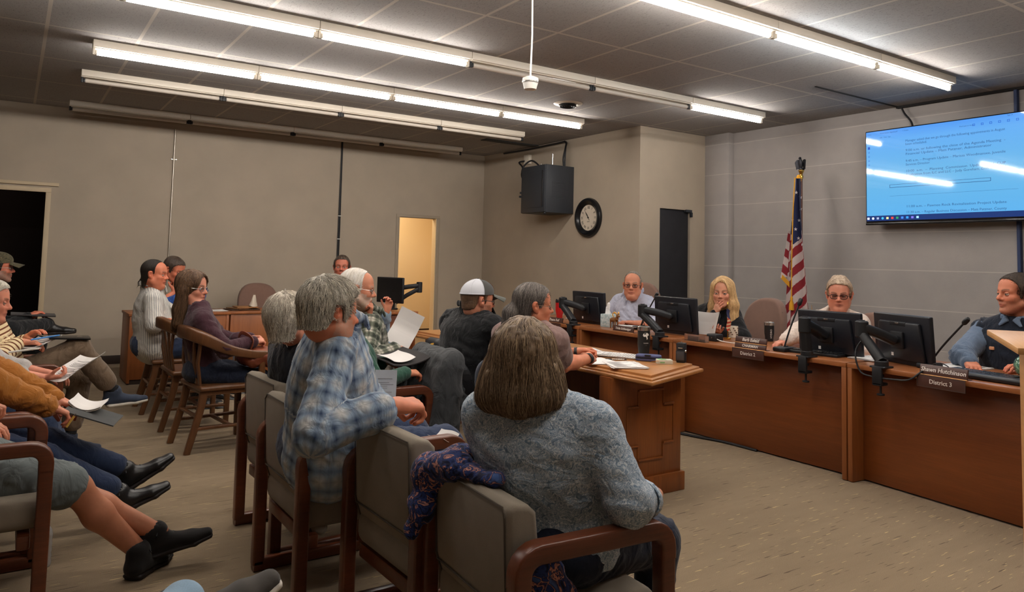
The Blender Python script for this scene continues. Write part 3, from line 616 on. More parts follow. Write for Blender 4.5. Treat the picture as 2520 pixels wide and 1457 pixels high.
# ---------------------------------------------------------------- things on the desks
DZ = .775
def wthing(name, label, cat, loc, group=None):
    t = thing(name, label, cat, loc, 0, group); l = np.array(loc, float)
    return t, (lambda nm, m, mt, p=None, lab=None, **kw: obj(nm, tf(m, None, -l), mt, p if p is not None else t, lab, **kw))
def monitor(label, clamp, elbow, cen, yaw=0.0, w=.50, h=.33, edge=True, tilt=4):
    t, A = wthing('monitor', label, 'monitor', (clamp[0], clamp[1], DZ), 'black desk monitors on clamp arms')
    clamp = np.array([clamp[0], clamp[1], DZ]); elbow = np.array(elbow); cen = np.array(cen)
    Rm = rotz(yaw) @ roty(R(-tilt)); pl = lambda m: tf(m, Rm, cen)
    A('screen', pl(bx(.0225, .026, -w / 2 + .012, w / 2 - .012, -h / 2 + .015, h / 2 - .012)), M['blackgloss'])
    sh = A('back_shell', pl(join(box((.008, 0, 0), (.034, w, h), .008, 3), tf(prism([(-w * .42, -h * .40), (w * .42, -h * .40), (w * .36, h * .36), (-w * .36, h * .36)], 0, .028, .012), basis((0, 1, 0), (0, 0, 1), (1, 0, 0)) @ np.diag([1, 1, -1.]), (-.006, 0, 0)))), M['navyplastic'])
    A('carry_slot', pl(join(bx(-.036, -.012, -.07, .07, h * .28, h * .36, .004), bx(-.030, -.010, -.17, -.08, h * .29, h * .35, .006), bx(-.030, -.010, .08, .17, h * .29, h * .35, .006))), M['black'], sh)
    A('logo_badge', pl(box((-.0375, 0, h * .335), (.003, .035, .010), .001)), M['chrome'], sh)
    A('port_sticker', pl(box((-.0345, .06, -h * .30), (.002, .02, .022))), M['paper'], sh)
    mt = cen + Rm @ np.array([-.05, 0, 0])
    A('mount_plate', join(pl(box((-.044, 0, 0), (.016, .11, .11), .004)), pl(cyl((-.062, 0, 0), .025, .03, 14, axis='x'))), M['black'])
    e2 = cen + Rm @ np.array([-.078, 0, 0])
    A('upper_arm', join(bar([elbow + (0, 0, .01), elbow * .5 + e2 * .5 + (0, 0, .01), e2], .085, .066, .022), sphere(e2, .03, 8)), M['black'])
    A('joint', join(cyl(elbow, .042, .11, 16, bev=.008), cyl(elbow + (0, 0, .03), .02, .06, 12)), M['black'])
    b2 = clamp + (.03, 0, .04)
    A('lower_arm', bar(smooth_path([b2, b2 * .55 + elbow * .45 + (0, 0, -.01), elbow + (0, 0, -.03)], 4), .072, .056, .018, (0, 1, 0)), M['black'])
    A('arm_badge', box(elbow * .93 + b2 * .07 + (-.026, -.012, -.02), (.006, .03, .012), .001), M['chrome'])
    cp = A('clamp', join(cyl(clamp + (.03, 0, .022), .042, .045, 18, bev=.005), box(clamp + (.03, 0, .006), (.11, .10, .012), .004), bx(clamp[0] - .028, clamp[0] - .008, clamp[1] - .032, clamp[1] + .032, DZ - .105, DZ + .012, .004), bx(clamp[0] - .028, clamp[0] + .05, clamp[1] - .03, clamp[1] + .03, DZ - .11, DZ - .092, .004)), M['black'])
    A('clamp_screw', join(cyl(clamp + (.018, 0, -.115), .007, .10, 8), cyl(clamp + (.018, 0, -.168), .024, .012, 14, bev=.003), cyl(clamp + (.018, 0, -.05), .02, .015, 12)), M['black'], cp)
    return t
monitor('black monitor on an arm behind the red tumbler, at the far end of the dais', (4.655, 5.83), (4.72, 6.05, .985), (4.98, 5.95, .935))
monitor('black monitor beside the man in the pale blue shirt, with a gooseneck microphone before it', (4.655, 4.64), (4.70, 4.87, .985), (4.98, 4.74, .945))
monitor('black monitor hiding the chest of the woman in the cream cardigan', (4.655, 3.21), (4.66, 3.21, 1.0), (4.97, 3.22, .925))
monitor('turned black monitor next to the man in the navy vest', (4.63, 2.655), (4.70, 2.81, 1.005), (4.97, 2.685, .94), R(-20))
# lone monitor by the hallway door
t, A = wthing('monitor', 'lone black monitor on a folded arm before the hallway door', 'monitor', (3.90, 8.36, DZ))
cen = np.array([3.86, 8.36, 1.01]); Rm = rotz(R(18)); pl = lambda m: tf(m, Rm, cen)
A('back_shell', pl(box((0, 0, 0), (.03, .46, .31), .008, 3)), M['black'])
A('screen', pl(bx(-.0165, -.014, -.218, .218, -.14, .142)), M['blackgloss'])
A('mount_plate', pl(join(box((.022, 0, 0), (.016, .11, .11), .004), cyl((.04, 0, .03), .022, .03, 12, axis='x'))), M['black'])
A('upper_arm', bar([(3.90, 8.36, 1.02), (4.06, 8.26, 1.055), (4.16, 8.20, 1.07)], .06, .055, .018), M['black'])
A('lower_arm', bar([(4.16, 8.20, 1.03), (4.04, 8.27, .95), (3.93, 8.34, .86)], .06, .05, .016), M['black'])
A('joint', cyl((4.17, 8.20, 1.05), .036, .13, 14, bev=.006), M['black'])
A('post', join(cyl((3.90, 8.36, .84), .024, .13, 12), cyl((3.90, 8.36, .783), .06, .016, 16, bev=.003)), M['black'])
# gooseneck microphones
def gooseneck(label, base, tip, yaw=0.0, bend=.03):
    t, A = wthing('gooseneck_microphone', label, 'microphone', (base[0], base[1], DZ), 'gooseneck microphones on the dais')
    b = np.array([base[0], base[1], DZ]); tip = np.array(tip)
    A('base', tf(tf(prism([(-.07, -.055), (.075, -.05), (.075, .05), (-.07, .055)], 0, .034, .012, 3), rotz(yaw)), None, b), M['black'])
    P = smooth_path([b + (0, 0, .03), b * .6 + tip * .4 + (0, 0, bend), tip], 8)
    A('gooseneck', tube(P, .0062, 8), M['black'])
    d = (P[-1] - P[-2]); d /= np.linalg.norm(d)
    A('capsule', join(tube([tip - d * .012, tip, tip + d * .035, tip + d * .045], .016, 12, scale=[.6, 1, 1, .6]), cyl(b + (0.03, 0, .037), .012, .006, 10)), M['black'])
    return t
gooseneck('gooseneck microphone slanting across the chest of the man in the pale blue shirt', (5.05, 5.25), (5.02, 5.03, 1.10))
gooseneck('gooseneck microphone before the chairman plate, its head against the flag', (4.83, 3.50), (4.90, 3.42, 1.13))
gooseneck('gooseneck microphone leaning beside the turned monitor, before the man in the navy vest', (4.95, 2.50), (4.83, 2.23, 1.09))
# name plates (face -x): upper plates lean on the desk edge, lower plates hang on the front
PX = lambda rz: rotz(rz)
def plate(label, loc, rows, rz=0.0, w=.27, below=None, bsize=.036):
    """rows: (text, height of the strip, letter size, shear)"""
    t = thing('name_plate', label, 'name plate', loc, rz, 'brown name plates along the dais')
    Rm = basis((0, -1, 0), (0, 0, 1), (-1, 0, 0)); z = .002
    for body, hh, sz, sh in rows[::-1]:
        lean = roty(R(12))
        p = obj('plate', tf(bx(-.006, .006, -w / 2, w / 2, z, z + hh - .004, .002), lean), M['plate'], t)
        obj('gold_edge', tf(bx(-.009, .008, -w / 2 - .004, w / 2 + .004, z - .005, z, .001), lean), M['plategold'], p)
        obj('lettering', tf(tf(tf(text(body, sz, .0005, shear=sh, off=.0006), Rm), None, (-.0066, 0, z + hh / 2 - .002)), lean), M['plateletter'], p, smooth=False)
        z += hh
    obj('foot', tf(bx(-.008, .05, -w / 2, w / 2, 0, .004, .001), None), M['plate'], t)
    if below:
        b = obj('lower_plate', bx(-.026, -.018, -w / 2, w / 2, -.068, -.002, .001), M['plate'], t)
        obj('silver_edge', join(bx(-.028, -.017, -w / 2 - .003, w / 2 + .003, -.071, -.068), bx(-.028, -.017, -w / 2 - .003, w / 2 + .003, -.002, .001), bx(-.028, -.017, -w / 2 - .003, -w / 2, -.07, 0), bx(-.028, -.017, w / 2, w / 2 + .003, -.07, 0)), M['chrome'], b)
        obj('lettering', tf(tf(text(below, bsize, .0005, off=.0004), Rm), None, (-.0265, 0, -.035)), M['plateletter'], b, smooth=False)
    return t
plate('brown name plate reading Shawn Hutchinson over District 3', (4.615, 2.255, DZ), [('Shawn Hutchinson', .064, .036, .12)], R(-5.5), .285, 'District 3')
plate('brown name plate reading Barb Esfeld, CHAIRMAN over District 2', (4.69, 3.70, DZ), [('Barb Esfeld', .048, .034, .12), ('CHAIRMAN', .042, .028, .1)], 0, .285, 'District 2')
plate('brown name plate reading Tricia Schlessiger near the toy sheep', (4.69, 5.11, DZ), [('Tricia Schlessiger', .056, .030, .15)], 0, .27)
plate('half hidden brown name plate over a District 1 strip, far end of the dais', (4.69, 6.15, DZ), [('Duane Reif', .056, .036, .1)], 0, .27, 'District 1')
# drinking vessels
def tumbler(name, label, loc, r0, r1, h, body, lid, cat='tumbler', extra=None):
    t = thing(name, label, cat, loc)
    obj('body', lathe([(0, 0), (r0 - .003, 0), (r0, .003), (r0, .03), (r1, h * .45), (r1, h - .002), (r1 - .003, h)], 32), body, t)
    obj('lid', lathe([(r1 - .002, h - .012), (r1 + .0015, h - .012), (r1 + .0015, h + .012), (r1 - .004, h + .016), (r1 * .7, h + .012), (0, h + .012)], 32), lid, t)
    if extra: extra(t)
    return t
def bird(t):   # white bird of prey head printed on the cup, with two words under it, facing the camera side (-x-y)
    pts = [(-.022, .0), (-.02, .012), (-.008, .020), (.006, .02), (.018, .012), (.02, .0), (.012, .004), (.008, -.006), (.012, -.02), (.004, -.026), (.002, -.012), (-.006, -.004), (-.014, -.008)]
    m = prism(pts, 0, .0006); a = R(-112)
    def wrap(m, z): V = m[0].copy(); th = a + V[:, 0] / .042; rr = .0425 + V[:, 2]; return np.stack([rr * np.cos(th), rr * np.sin(th), z + V[:, 1]], 1), m[1]
    obj('printed_logo', join(wrap(m, .145), wrap(text('HAWKS', .010, .0003), .095), wrap(text('. . .', .010, .0003), .082)), M['white'], t, smooth=False)
tumbler('travel_tumbler', 'black tumbler with a white bird logo standing on the witness table', (3.60, 3.715, .772), .036, .042, .19, plain('matte_black_cup', srgb(26, 27, 27), .45), M['chrome'], extra=bird)
def word(t):
    m = text('HYDRO', .022, .0003); m = tf(m, rotz(R(90)), None); a = R(-120); V = m[0]; th = a + V[:, 0] / .04; rr = .0405 + V[:, 2]
    obj('printed_word', (np.stack([rr * np.cos(th), rr * np.sin(th), .065 + V[:, 1]], 1), m[1]), M['white'], t, smooth=False)
tumbler('travel_tumbler', 'black tumbler with a steel rim before the empty brown office chair', (5.36, 4.03, DZ), .034, .040, .145, plain('satin_black_cup', srgb(24, 25, 27), .4), M['chrome'], extra=word)
def straw(t): obj('handle_tab', join(bx(-.05, .03, -.008, .008, .196, .206, .003), cyl((-.045, 0, .206), .008, .012, 8)), M['black'], t)
tumbler('red_tumbler', 'red tapered tumbler with black lid at the far end of the dais', (5.12, 6.62, DZ), .034, .046, .185, plain('gloss_red_tumbler', srgb(178, 28, 30), .3), M['black'], extra=straw)
t = thing('coffee_mug', 'white patterned coffee mug behind the chairman name plate', 'mug', (5.30, 4.36, DZ))
obj('body', lathe([(0, 0), (.036, 0), (.04, .004), (.042, .10), (.038, .10), (.036, .008), (0, .008)], 28), plain('glazed_white_mug', srgb(226, 218, 200), .3), t)
obj('handle', tube(smooth_path([(0, .04, .025), (0, .068, .035), (0, .07, .065), (0, .04, .08)], 5), .006, 8, (1, 0, 0)), M['white'], t)
dots = []
for i in range(16):
    a = R(150 + 15 * i); dots.append(box((.0425 * math.cos(a), .0425 * math.sin(a), .03 + .018 * ((i * 7) % 4)), (.012, .012, .009), .002, rot=rotz(a)))
obj('printed_pattern', join(*dots), plain('dark_mug_print', srgb(96, 70, 50), .5), t)
t = thing('desk_flag', 'small striped flag on a gold tipped stick behind the chairman plate', 'flag', (5.12, 4.27, DZ))
obj('stick', cyl((0, 0, .145), .004, .29, 8), M['brass'], t); obj('tip', lathe([(0, .29), (.009, .298), (.006, .31), (0, .33)], 12), M['brass'], t)
obj('stand', cyl((0, 0, .008), .028, .016, 20, bev=.003), M['brass'], t)
def fl(u, v): return (-.008 - .010 * math.sin(5 * u + 3 * v), -.004 - .045 * u * (.4 + .6 * v) + .008 * math.sin(9 * v), .275 - .20 * v - .03 * u)
fm = sheet(fl, 6, 26); cidx = [0 if (j < 11) else (1 + ((j + i) // 2) % 2) for i in range(6) for j in range(26)]
obj('cloth', fm, [plain('small_flag_blue', srgb(46, 50, 84), .8), plain('small_flag_red', srgb(186, 58, 44), .8), plain('small_flag_white', srgb(224, 200, 160), .8)], t, midx=cidx, ang=179)
# tissue box
t = thing('tissue_box', 'pale blue patterned tissue box on the dais beside the toy sheep', 'tissue box', (4.93, 5.58, DZ), R(20))
tb_ = NT('pale_blue_patterned_card'); tb_.P(col=tb_.ramp(tb_.noise(tb_.obj(), 60, 3), [(.42, srgb(196, 208, 208)), (.55, srgb(156, 178, 182))]), rough=.7)
obj('carton', bx(-.06, .06, -.06, .06, 0, .125, .002), tb_.m, t)
obj('tissue', join(sheet(lambda u, v: (.035 * (u - .5) * (1 - v * .9) + .012 * v, .05 * (u - .5) * (1 - v * .7) + .012 * math.sin(6 * u + 4 * v) + .012 * v, .12 + .12 * v * (1 - .45 * abs(u - .35))), 10, 10, .002), sheet(lambda u, v: (.04 * (u - .5) * (1 - v) - .01, -.05 * (u - .5) * (1 - v * .5) + .015 * v, .12 + .075 * v), 8, 8, .002)), M['paper'], t, ang=179)
# bighorn figurine
t = thing('sheep_figurine', 'small brown horned toy sheep standing by the tissue box', 'figurine', (4.86, 5.42, DZ), R(-100))
br_ = plain('brown_toy_fur', srgb(128, 84, 42), .6, var=.2, vscale=60); gd = plain('golden_horn', srgb(214, 160, 70), .45)
obj('torso', join(tube([(-.055, 0, .075), (-.02, 0, .082), (.03, 0, .085), (.05, 0, .10)], .024, 10, scale=[.8, 1, 1, .7]), tube([(.04, 0, .095), (.06, 0, .125)], .014, 8), tube([(.05, 0, .128), (.09, 0, .118)], .013, 8, scale=[1, .6]), tube([(-.055, 0, .08), (-.075, 0, .06)], .005, 6)), br_, t)
for x, y in ((.035, .014), (.035, -.014), (-.045, .014), (-.045, -.014)): obj('leg', tube([(x, y, .075), (x + .004, y, .035), (x, y, 0)], .007, 8, scale=[1.3, .8, .9]), br_, t)
for s in (-1, 1): obj('horn', tube(smooth_path([(.055, s * .01, .14), (.04, s * .022, .155), (.02, s * .03, .14), (.03, s * .032, .118), (.05, s * .03, .115)], 5), .008, 8, scale=np.linspace(1.1, .4, 21)), gd, t)
# papers and pens
def paper(name, label, loc, rz, w=.216, l=.279, n=1, group=None, curl=.0, lines=True, z0=.0, mt=None):
    t = thing(name, label, 'paper', loc, rz, group); rnd = random.Random(hash(label) % 999)
    for k in range(n):
        a = R(rnd.uniform(-5, 5)) if k else 0; zz = .0015 + k * .0022
        f = lambda u, v, a=a, zz=zz, k=k: tuple(rotz(a) @ np.array([(u - .5) * w, (v - .5) * l, 0]) + np.array([0, 0, zz + curl * ((u - .5) ** 2 * 4) * (v) + .0015 * math.sin(7 * u + k) + .001 * math.cos(6 * v + 2 * k) + .001]))
        s_ = obj('sheet', sheet(f, 8, 8, .0012), mt or M['paper'], t, ang=179)
        if lines and k == n - 1:
            ls = []
            for i in range(14):
                v = .1 + .8 * i / 13; u1 = .9 - .35 * rnd.random() * (i % 3 == 0)
                p0, p1 = np.array(f(.1, v)), np.array(f(u1, v)); ls.append(bar([p0 + (0, 0, .001), p1 + (0, 0, .001)], .0028, .0006, .0001))
            obj('print_line', join(*ls), M.setdefault('ink', plain('grey_print_ink', srgb(120, 116, 116), .8)), s_)
    return t
TZ = .772
paper('paper_stack', 'stack of printed sheets on the witness table behind the clasped hands', (3.36, 4.02, TZ), R(-15), n=5, curl=.012)
paper('paper_stack', 'loose printed sheets spread beside the black tumbler on the witness table', (3.45, 3.80, TZ), R(35), n=3, curl=.008)
paper('paper_stack', 'near stack of printed sheets at the corner of the witness table', (3.17, 3.43, TZ), R(-28), n=4)
paper('paper_stack', 'white notepad under the forearm of the mauve shirted woman', (3.13, 3.66, TZ), R(-10), n=3, lines=False)
paper('paper_sheet', 'white sheet at the far end of the witness table before the capped man', (3.25, 4.75, TZ), R(-8), n=2, lines=False)
paper('paper_stack', 'open papers on the dais before the man in the pale blue shirt', (5.12, 5.33, DZ), R(80), .25, .36, 4, curl=.02)
paper('paper_stack', 'white papers at the far end of the dais behind the red tumbler', (5.25, 6.35, DZ), R(75), .25, .34, 6)
paper('paper_stack', 'white papers before the man in the navy vest', (5.15, 2.42, DZ), R(80), .25, .34, 5)
paper('paper_stack', 'white papers tucked under the turned monitor', (5.02, 2.92, DZ), R(85), .22, .25, 5)
t = thing('ballpoint_pen', 'grey and black pen lying between the papers on the witness table', 'pen', (3.30, 3.65, TZ), R(-30))
obj('barrel', tube([(-.07, 0, .006), (.05, 0, .006)], .0055, 10), M['chrome'], t); obj('grip', tube([(-.075, 0, .006), (-.035, 0, .006)], .0065, 10), M['black'], t); obj('tip', tube([(.05, 0, .006), (.068, 0, .006)], .005, 8, scale=[1, .2]), M['black'], t)
t = thing('glasses_case', 'slate blue zipped glasses case with an orange tag on the witness table', 'case', (3.48, 3.545, TZ), R(-52))
obj('shell', join(tf(prism(superell(.17, .085, 3.0), .0, .022, .008, 3), None), tf(prism(superell(.168, .083, 3.0), .020, .042, .010, 3), None)), plain('slate_blue_case', srgb(74, 80, 120), .5), t)
obj('zip', tf(prism(superell(.173, .088, 3.0), .0185, .0225, .001), None), M['black'], t); obj('latch', box((0, -.04, .04), (.04, .02, .008), .003), M['black'], t)
t = thing('sticky_flag', 'orange sticky tag hanging off the near paper stack', 'sticky note', (3.385, 3.39, TZ), R(-30)); obj('tag', sheet(lambda u, v: ((u - .5) * .045, (v - .5) * .03, .024 - .006 * v + .004 * u), 4, 4, .001), plain('orange_sticky_tag', srgb(236, 164, 40), .6), t)
t = thing('small_carton', 'small white and green carton on the witness table', 'box', (3.475, 3.40, TZ), R(-30))
obj('carton', box((0, 0, .014), (.095, .06, .028), .002), plain('white_carton', srgb(206, 204, 186), .6), t); obj('green_print', join(box((-.015, 0, .0288), (.05, .05, .0008)), box((-.02, -.0305, .012), (.03, .0008, .008))), plain('light_green_print', srgb(130, 180, 120), .6), t)
t = thing('voice_recorder', 'black recording device standing at the corner of the witness table', 'recorder', (3.63, 3.40, TZ), R(28))
obj('body', box((0, 0, .063), (.05, .056, .126), .006), M['black'], t); obj('display', join(box((-.029, 0, .045), (.004, .05, .055), .002)), plain('grey_lcd', srgb(70, 68, 70), .25), t)
obj('screen_bezel', box((-.0285, 0, .045), (.003, .058, .065), .002), M['black'], t); obj('dial', cyl((-.02, -.034, .075), .009, .008, 12, axis='y'), M['chrome'], t); obj('badge', box((-.0285, 0, .095), (.003, .03, .006), .001), M['chrome'], t); obj('top_button', cyl((0, 0, .129), .006, .008, 10), M['chrome'], t)
# more on the dais
t = thing('card_holder', 'clear acrylic card holder on the dais before the blonde woman', 'card holder', (4.73, 4.27, DZ))
gl = NT('clear_acrylic'); gl.P(col=(.75, .62, .55, 1), rough=.08, trans=.9, ior=1.2); 
obj('tray', join(bx(-.02, .03, -.11, .11, 0, .004, .001), bx(-.02, -.016, -.11, .11, 0, .055, .001), bx(.026, .03, -.11, .11, 0, .05, .001)), gl.m, t); obj('card', box((.004, .03, .022), (.012, .11, .035), .001), plain('tan_card', srgb(150, 110, 92), .6), t)
t = thing('desk_phone', 'black phone device beside the acrylic card holder', 'phone', (4.90, 4.22, DZ)); obj('body', box((0, 0, .03), (.10, .10, .06), .012, 3), M['black'], t); obj('emblem', cyl((-.052, -.01, .03), .008, .003, 10, axis='x'), M['chrome'], t)
obj('cord', tube(smooth_path([(-.03, -.05, .02), (-.05, -.12, .012), (-.02, -.2, .006), (.02, -.26, .006)], 5), .004, 6), M['white'], t)
def keyboard(label, loc, rz):
    t = thing('keyboard', label, 'keyboard', loc, rz, 'black keyboards'); obj('case', box((0, 0, .011), (.15, .44, .02), .005), M['black'], t)
    obj('keycap', join(*[box((-.05 + .022 * i, -.195 + .0265 * j, .0245), (.017, .021, .008), .002) for i in range(5) for j in range(15)]), M['blackgloss'], t)
keyboard('black keyboard by the hand of the woman in the cream cardigan', (4.90, 3.30, DZ), R(4)); keyboard('black keyboard behind the Shawn Hutchinson name plate', (4.90, 2.16, DZ), R(-8))
t = thing('binder', 'long dark padded rest lying on the dais before the man in the navy vest', 'wrist rest', (4.72, 2.00, DZ), R(-7)); obj('pad', tf(box((0, 0, .018), (.09, .42, .034), .015, 3), None), M['black'], t)
t = thing('wire_stand', 'small black wire easel behind the Shawn Hutchinson plate', 'stand', (4.74, 2.33, DZ)); obj('wire', tube(smooth_path([(0, -.05, .03), (0, -.045, .05), (0, 0, .065), (0, .045, .05), (0, .05, .03), (0, .052, .0)], 4), .0035, 6, (1, 0, 0)), M['cable'], t)
t = thing('wire_stand', 'black wire easel standing on the papers by the Tricia Schlessiger plate', 'stand', (4.80, 4.97, DZ)); obj('wire', tube([(0, -.06, .0), (0, 0, .12), (0, .055, .0)], .0035, 6, (1, 0, 0)), M['cable'], t)
t = thing('glass_paperweight', 'green and blue swirled glass globe at the edge of the lectern', 'paperweight', (5.06, 1.99, DZ))
g_ = NT('swirled_green_glass'); g_.P(col=g_.ramp(g_.noise(g_.obj(), 22, 4, .6, 2.), [(.35, srgb(24, 30, 50)), (.5, srgb(70, 110, 90)), (.62, srgb(150, 190, 150)), (.72, srgb(40, 50, 110))]), rough=.08, coat=.6); obj('globe', sphere((0, 0, .07), .068, 16), g_.m, t); obj('stand', cyl((0, 0, .006), .04, .012, 20, bev=.003), M['black'], t)
c = thing('monitor_cable', 'black cable looping from the turned monitor clamp over the dais edge', 'cable', (0, 0, 0))
obj('cord', tube(smooth_path([(4.80, 2.84, .96), (4.66, 2.83, .86), (4.64, 2.79, .74), (4.63, 2.70, .715), (4.60, 2.55, .72), (4.585, 2.44, .735), (4.62, 2.38, .79), (4.75, 2.40, .785)], 7), .0055, 8), M['cable'], c)
# on the far left desks
t = thing('file_folders', 'brown folders and files piled on the far left desk', 'folders', (2.30, 9.10, .745), R(8))
for i, (a, cc) in enumerate(((0, (70, 48, 34)), (14, (120, 82, 50)), (-8, (150, 104, 62)))): obj('folder', tf(box((.02 * i, 0, .008 + .014 * i), (.34 - .05 * i, .26, .011), .003), rotz(R(a))), plain('brown_folder_%d' % i, srgb(*cc), .7), t)
t = thing('plastic_bag', 'small crumpled clear bag on the brown folders', 'bag', (2.42, 9.06, .79)); obj('film', sheet(lambda u, v: (.05 * math.cos(2 * PI * u) * (1 - .75 * v) + .01 * v, .035 * math.sin(2 * PI * u) * (1 - .8 * v), .13 * v + .006 * math.sin(14 * u + 9 * v)), 16, 8), plain('crumpled_film', srgb(190, 178, 160), .3), t, ang=179)
paper('paper_sheet', 'white folder lying on the left desk behind the ponytail man', (1.98, 9.05, .745), 0, .24, .3, 2, lines=False)
t = thing('tissue_box', 'grey tissue box on the far left desk before the brown chair', 'tissue box', (2.78, 9.02, .745), R(10)); obj('carton', bx(-.06, .06, -.06, .06, 0, .12, .002), plain('grey_green_carton', srgb(150, 156, 150), .7), t); obj('tissue', sheet(lambda u, v: (.03 * (u - .5) * (1 - v * .8), .05 * (u - .5) * (1 - v * .7) + .01 * math.sin(7 * u), .115 + .14 * v * (1 - .4 * abs(u - .5))), 8, 8, .002), M['paper'], t, ang=179)
# water bottle on the floor
t = thing('water_bottle', 'clear plastic water bottle standing under the shorts wearer\'s chair', 'bottle', (.198, 3.95, 0))
pg = NT('clear_bottle_plastic'); pg.P(col=(.92, .94, .96, 1), rough=.12, trans=.55, ior=1.2, alpha=.75)
obj('body', lathe([(0, .006), (.026, 0), (.031, .008)] + [(.031 - .002 * (i % 2), .02 + .013 * i) for i in range(9)] + [(.031, .14), (.028, .155), (.014, .185), (.0125, .195)], 24), pg.m, t); obj('cap', cyl((0, 0, .203), .0145, .016, 18, bev=.002), M['white'], t); obj('neck_ring', cyl((0, 0, .192), .0155, .003, 18), M['white'], t)
# ---------------------------------------------------------------- the tall flag on its pole
t = thing('flag_on_pole', 'tall American flag with gold fringe and eagle topped pole against the block wall', 'flag', (7.35, 5.10, 0))
obj('pole', tube([(0, 0, .05), (0, 0, 2.52)], .0135, 12), M['chairwood'], t); obj('base', lathe([(0, 0), (.16, 0), (.16, .02), (.10, .045), (.03, .07), (.02, .12), (0, .12)], 32), M['brass'], t)
obj('ferrule', lathe([(0, 2.40), (.018, 2.40), (.024, 2.43), (.016, 2.45), (.022, 2.47), (.030, 2.485), (.030, 2.50), (.012, 2.51), (0, 2.51)], 20), M['brass'], t)
dk = plain('dark_bronze_eagle', srgb(44, 44, 50), .4, .5, .6)
e = obj('eagle', join(tube([(0, 0, 2.51), (-.005, .0, 2.56), (-.01, 0, 2.60), (-.02, 0, 2.63)], .022, 10, scale=[.5, 1.1, .9, .5]), sphere((-.022, 0, 2.635), (.018, .014, .015), 8), tube([(-.035, 0, 2.635), (-.052, 0, 2.625)], .006, 6, scale=[1, .2]), sphere((0, 0, 2.512), .022, 8)), dk, t)
for s in (-1, 1): obj('wing', sheet(lambda u, v, s=s: (.012 - .03 * u + .01 * v, s * (.014 + .055 * math.sin(1.5 * u) * (1 - .25 * v)), 2.615 - .03 * u - .125 * v * (1 - .35 * u) + .02 * math.sin(3 * u)), 8, 8, .006), dk, e)
# cloth: visible front with vertical folds; s across (0 = right edge, 1 = left edge), t down
def ctab(t, tab): return float(np.interp(t, [a for a, b in tab], [b for a, b in tab]))
RT = [(0, -.035), (.1, -.04), (.2, -.055), (.38, -.085), (.6, -.13), (.8, -.165), (1., -.19)]; LT = [(0, .02), (.1, .04), (.2, .085), (.34, .10), (.40, .135), (.58, .215), (.60, .12), (.8, .17), (1., .215)]
LT = [(0, .02), (.1, .04), (.2, .085), (.34, .115), (.55, .15), (.8, .185), (1., .215)]
ZF0, ZF1 = 2.40, .55
def flagp(s, v): 
    r, l = ctab(v, RT), ctab(v, LT); y = r + (l - r) * s; x = -.045 - (.030 + .03 * v) * math.cos(s * 3.2 * PI + .5 * v) - .02
    return np.array([x, y, ZF0 + (ZF1 - ZF0) * v - .05 * abs(s - .45) * 2 * (v > .999)])
NS, NV = 72, 380
V = np.array([flagp(i / NS, j / NV) for i in range(NS + 1) for j in range(NV + 1)]); Fq, mi = [], []
for i in range(NS):
    for j in range(NV):
        a = i * (NV + 1) + j; Fq.append((a, a + NV + 1, a + NV + 2, a + 1)); p = V[a]; z = p[2]; y = p[1]
        cb = 1.66 + abs(y - .03) * 1.5 - .0
        if z > cb: mi.append(0)
        else: mi.append(1 + int(math.floor((z + 1.45 * y + 10) / .107)) % 2)
fm = [cloth('flag_navy', srgb(38, 44, 78), 500, .06, .8), cloth('flag_red', srgb(138, 40, 48), 500, .06, .8), cloth('flag_white', srgb(200, 186, 182), 500, .06, .8)]
fl_ = obj('cloth', (V, np.array(Fq)), fm, t, midx=mi, ang=179)
# a second leaf of the cloth folded behind on the left, with gold fringe
def leaf(u, v): return (-.03 + .015 * math.sin(4 * u), .10 + .115 * u * (.35 + v * .65) + .03 * v, 1.83 - .53 * v - .02 * u)
lf = sheet(leaf, 24, 60); mi2 = [1 + int(math.floor((lf[0][i * 61 + j][2] - 1.0 * lf[0][i * 61 + j][1] + 10) / .105)) % 2 for i in range(24) for j in range(60)]
obj('cloth_fold', (lf[0], np.array(lf[1])), fm, t, midx=mi2, ang=179)
obj('fringe', join(sheet(lambda u, v: (-.034, .13 + .115 * u, 1.335 - .06 * v - .055 * (1 - u) * 0 - .10 * (1 - u)), 10, 3, .004), sheet(lambda u, v: (-.05, -.16 - .035 * u * v, 1.0 - .45 * v), 4, 12, .004)), M['goldfringe'], t)
star = [((.021 if k % 2 == 0 else .0085) * math.sin(PI * k / 5), (.021 if k % 2 == 0 else .0085) * math.cos(PI * k / 5)) for k in range(10)]
sm = []
for s, z in ((.35, 2.19), (.9, 2.13), (.30, 2.06), (.78, 2.03), (.62, 1.93), (.85, 1.80), (.5, 1.83), (.42, 1.73 + .0), (.75, 1.72), (.28, 1.64 + .02), (.66, 1.62 + .04), (.9, 1.90), (.4, 1.93), (.22, 1.84), (.55, 2.24), (.15, 1.73)):
    v = (ZF0 - z) / (ZF0 - ZF1); p = flagp(s, v); q = flagp(s + .02, v); tx_ = q - p; tx_[2] = 0; tx_ /= np.linalg.norm(tx_); n = np.cross(tx_, (0, 0, 1.)); n = n if n[0] < 0 else -n
    sm.append(tf(tf(prism(star, 0, .002), basis(tx_, (0, 0, 1), n)), None, p + n * .003))
obj('stars', join(*sm), plain('white_star_print', srgb(222, 214, 214), .8), fl_, smooth=False)
obj('cord', tube([(-.10, .012, 2.41), (-.125, .02, 2.0), (-.135, .03, 1.5), (-.14, .03, 1.06)], .006, 8), M['goldfringe'], t)
obj('tassel', lathe([(0, .93), (.028, .93), (.024, 1.0), (.012, 1.04), (.016, 1.06), (.008, 1.08), (0, 1.085)], 14), M['goldfringe'], t).location = (-.14, .03, 0)
obj('top_bow', sphere((-.03, .01, 2.40), (.03, .03, .05), 8), M['goldfringe'], t)
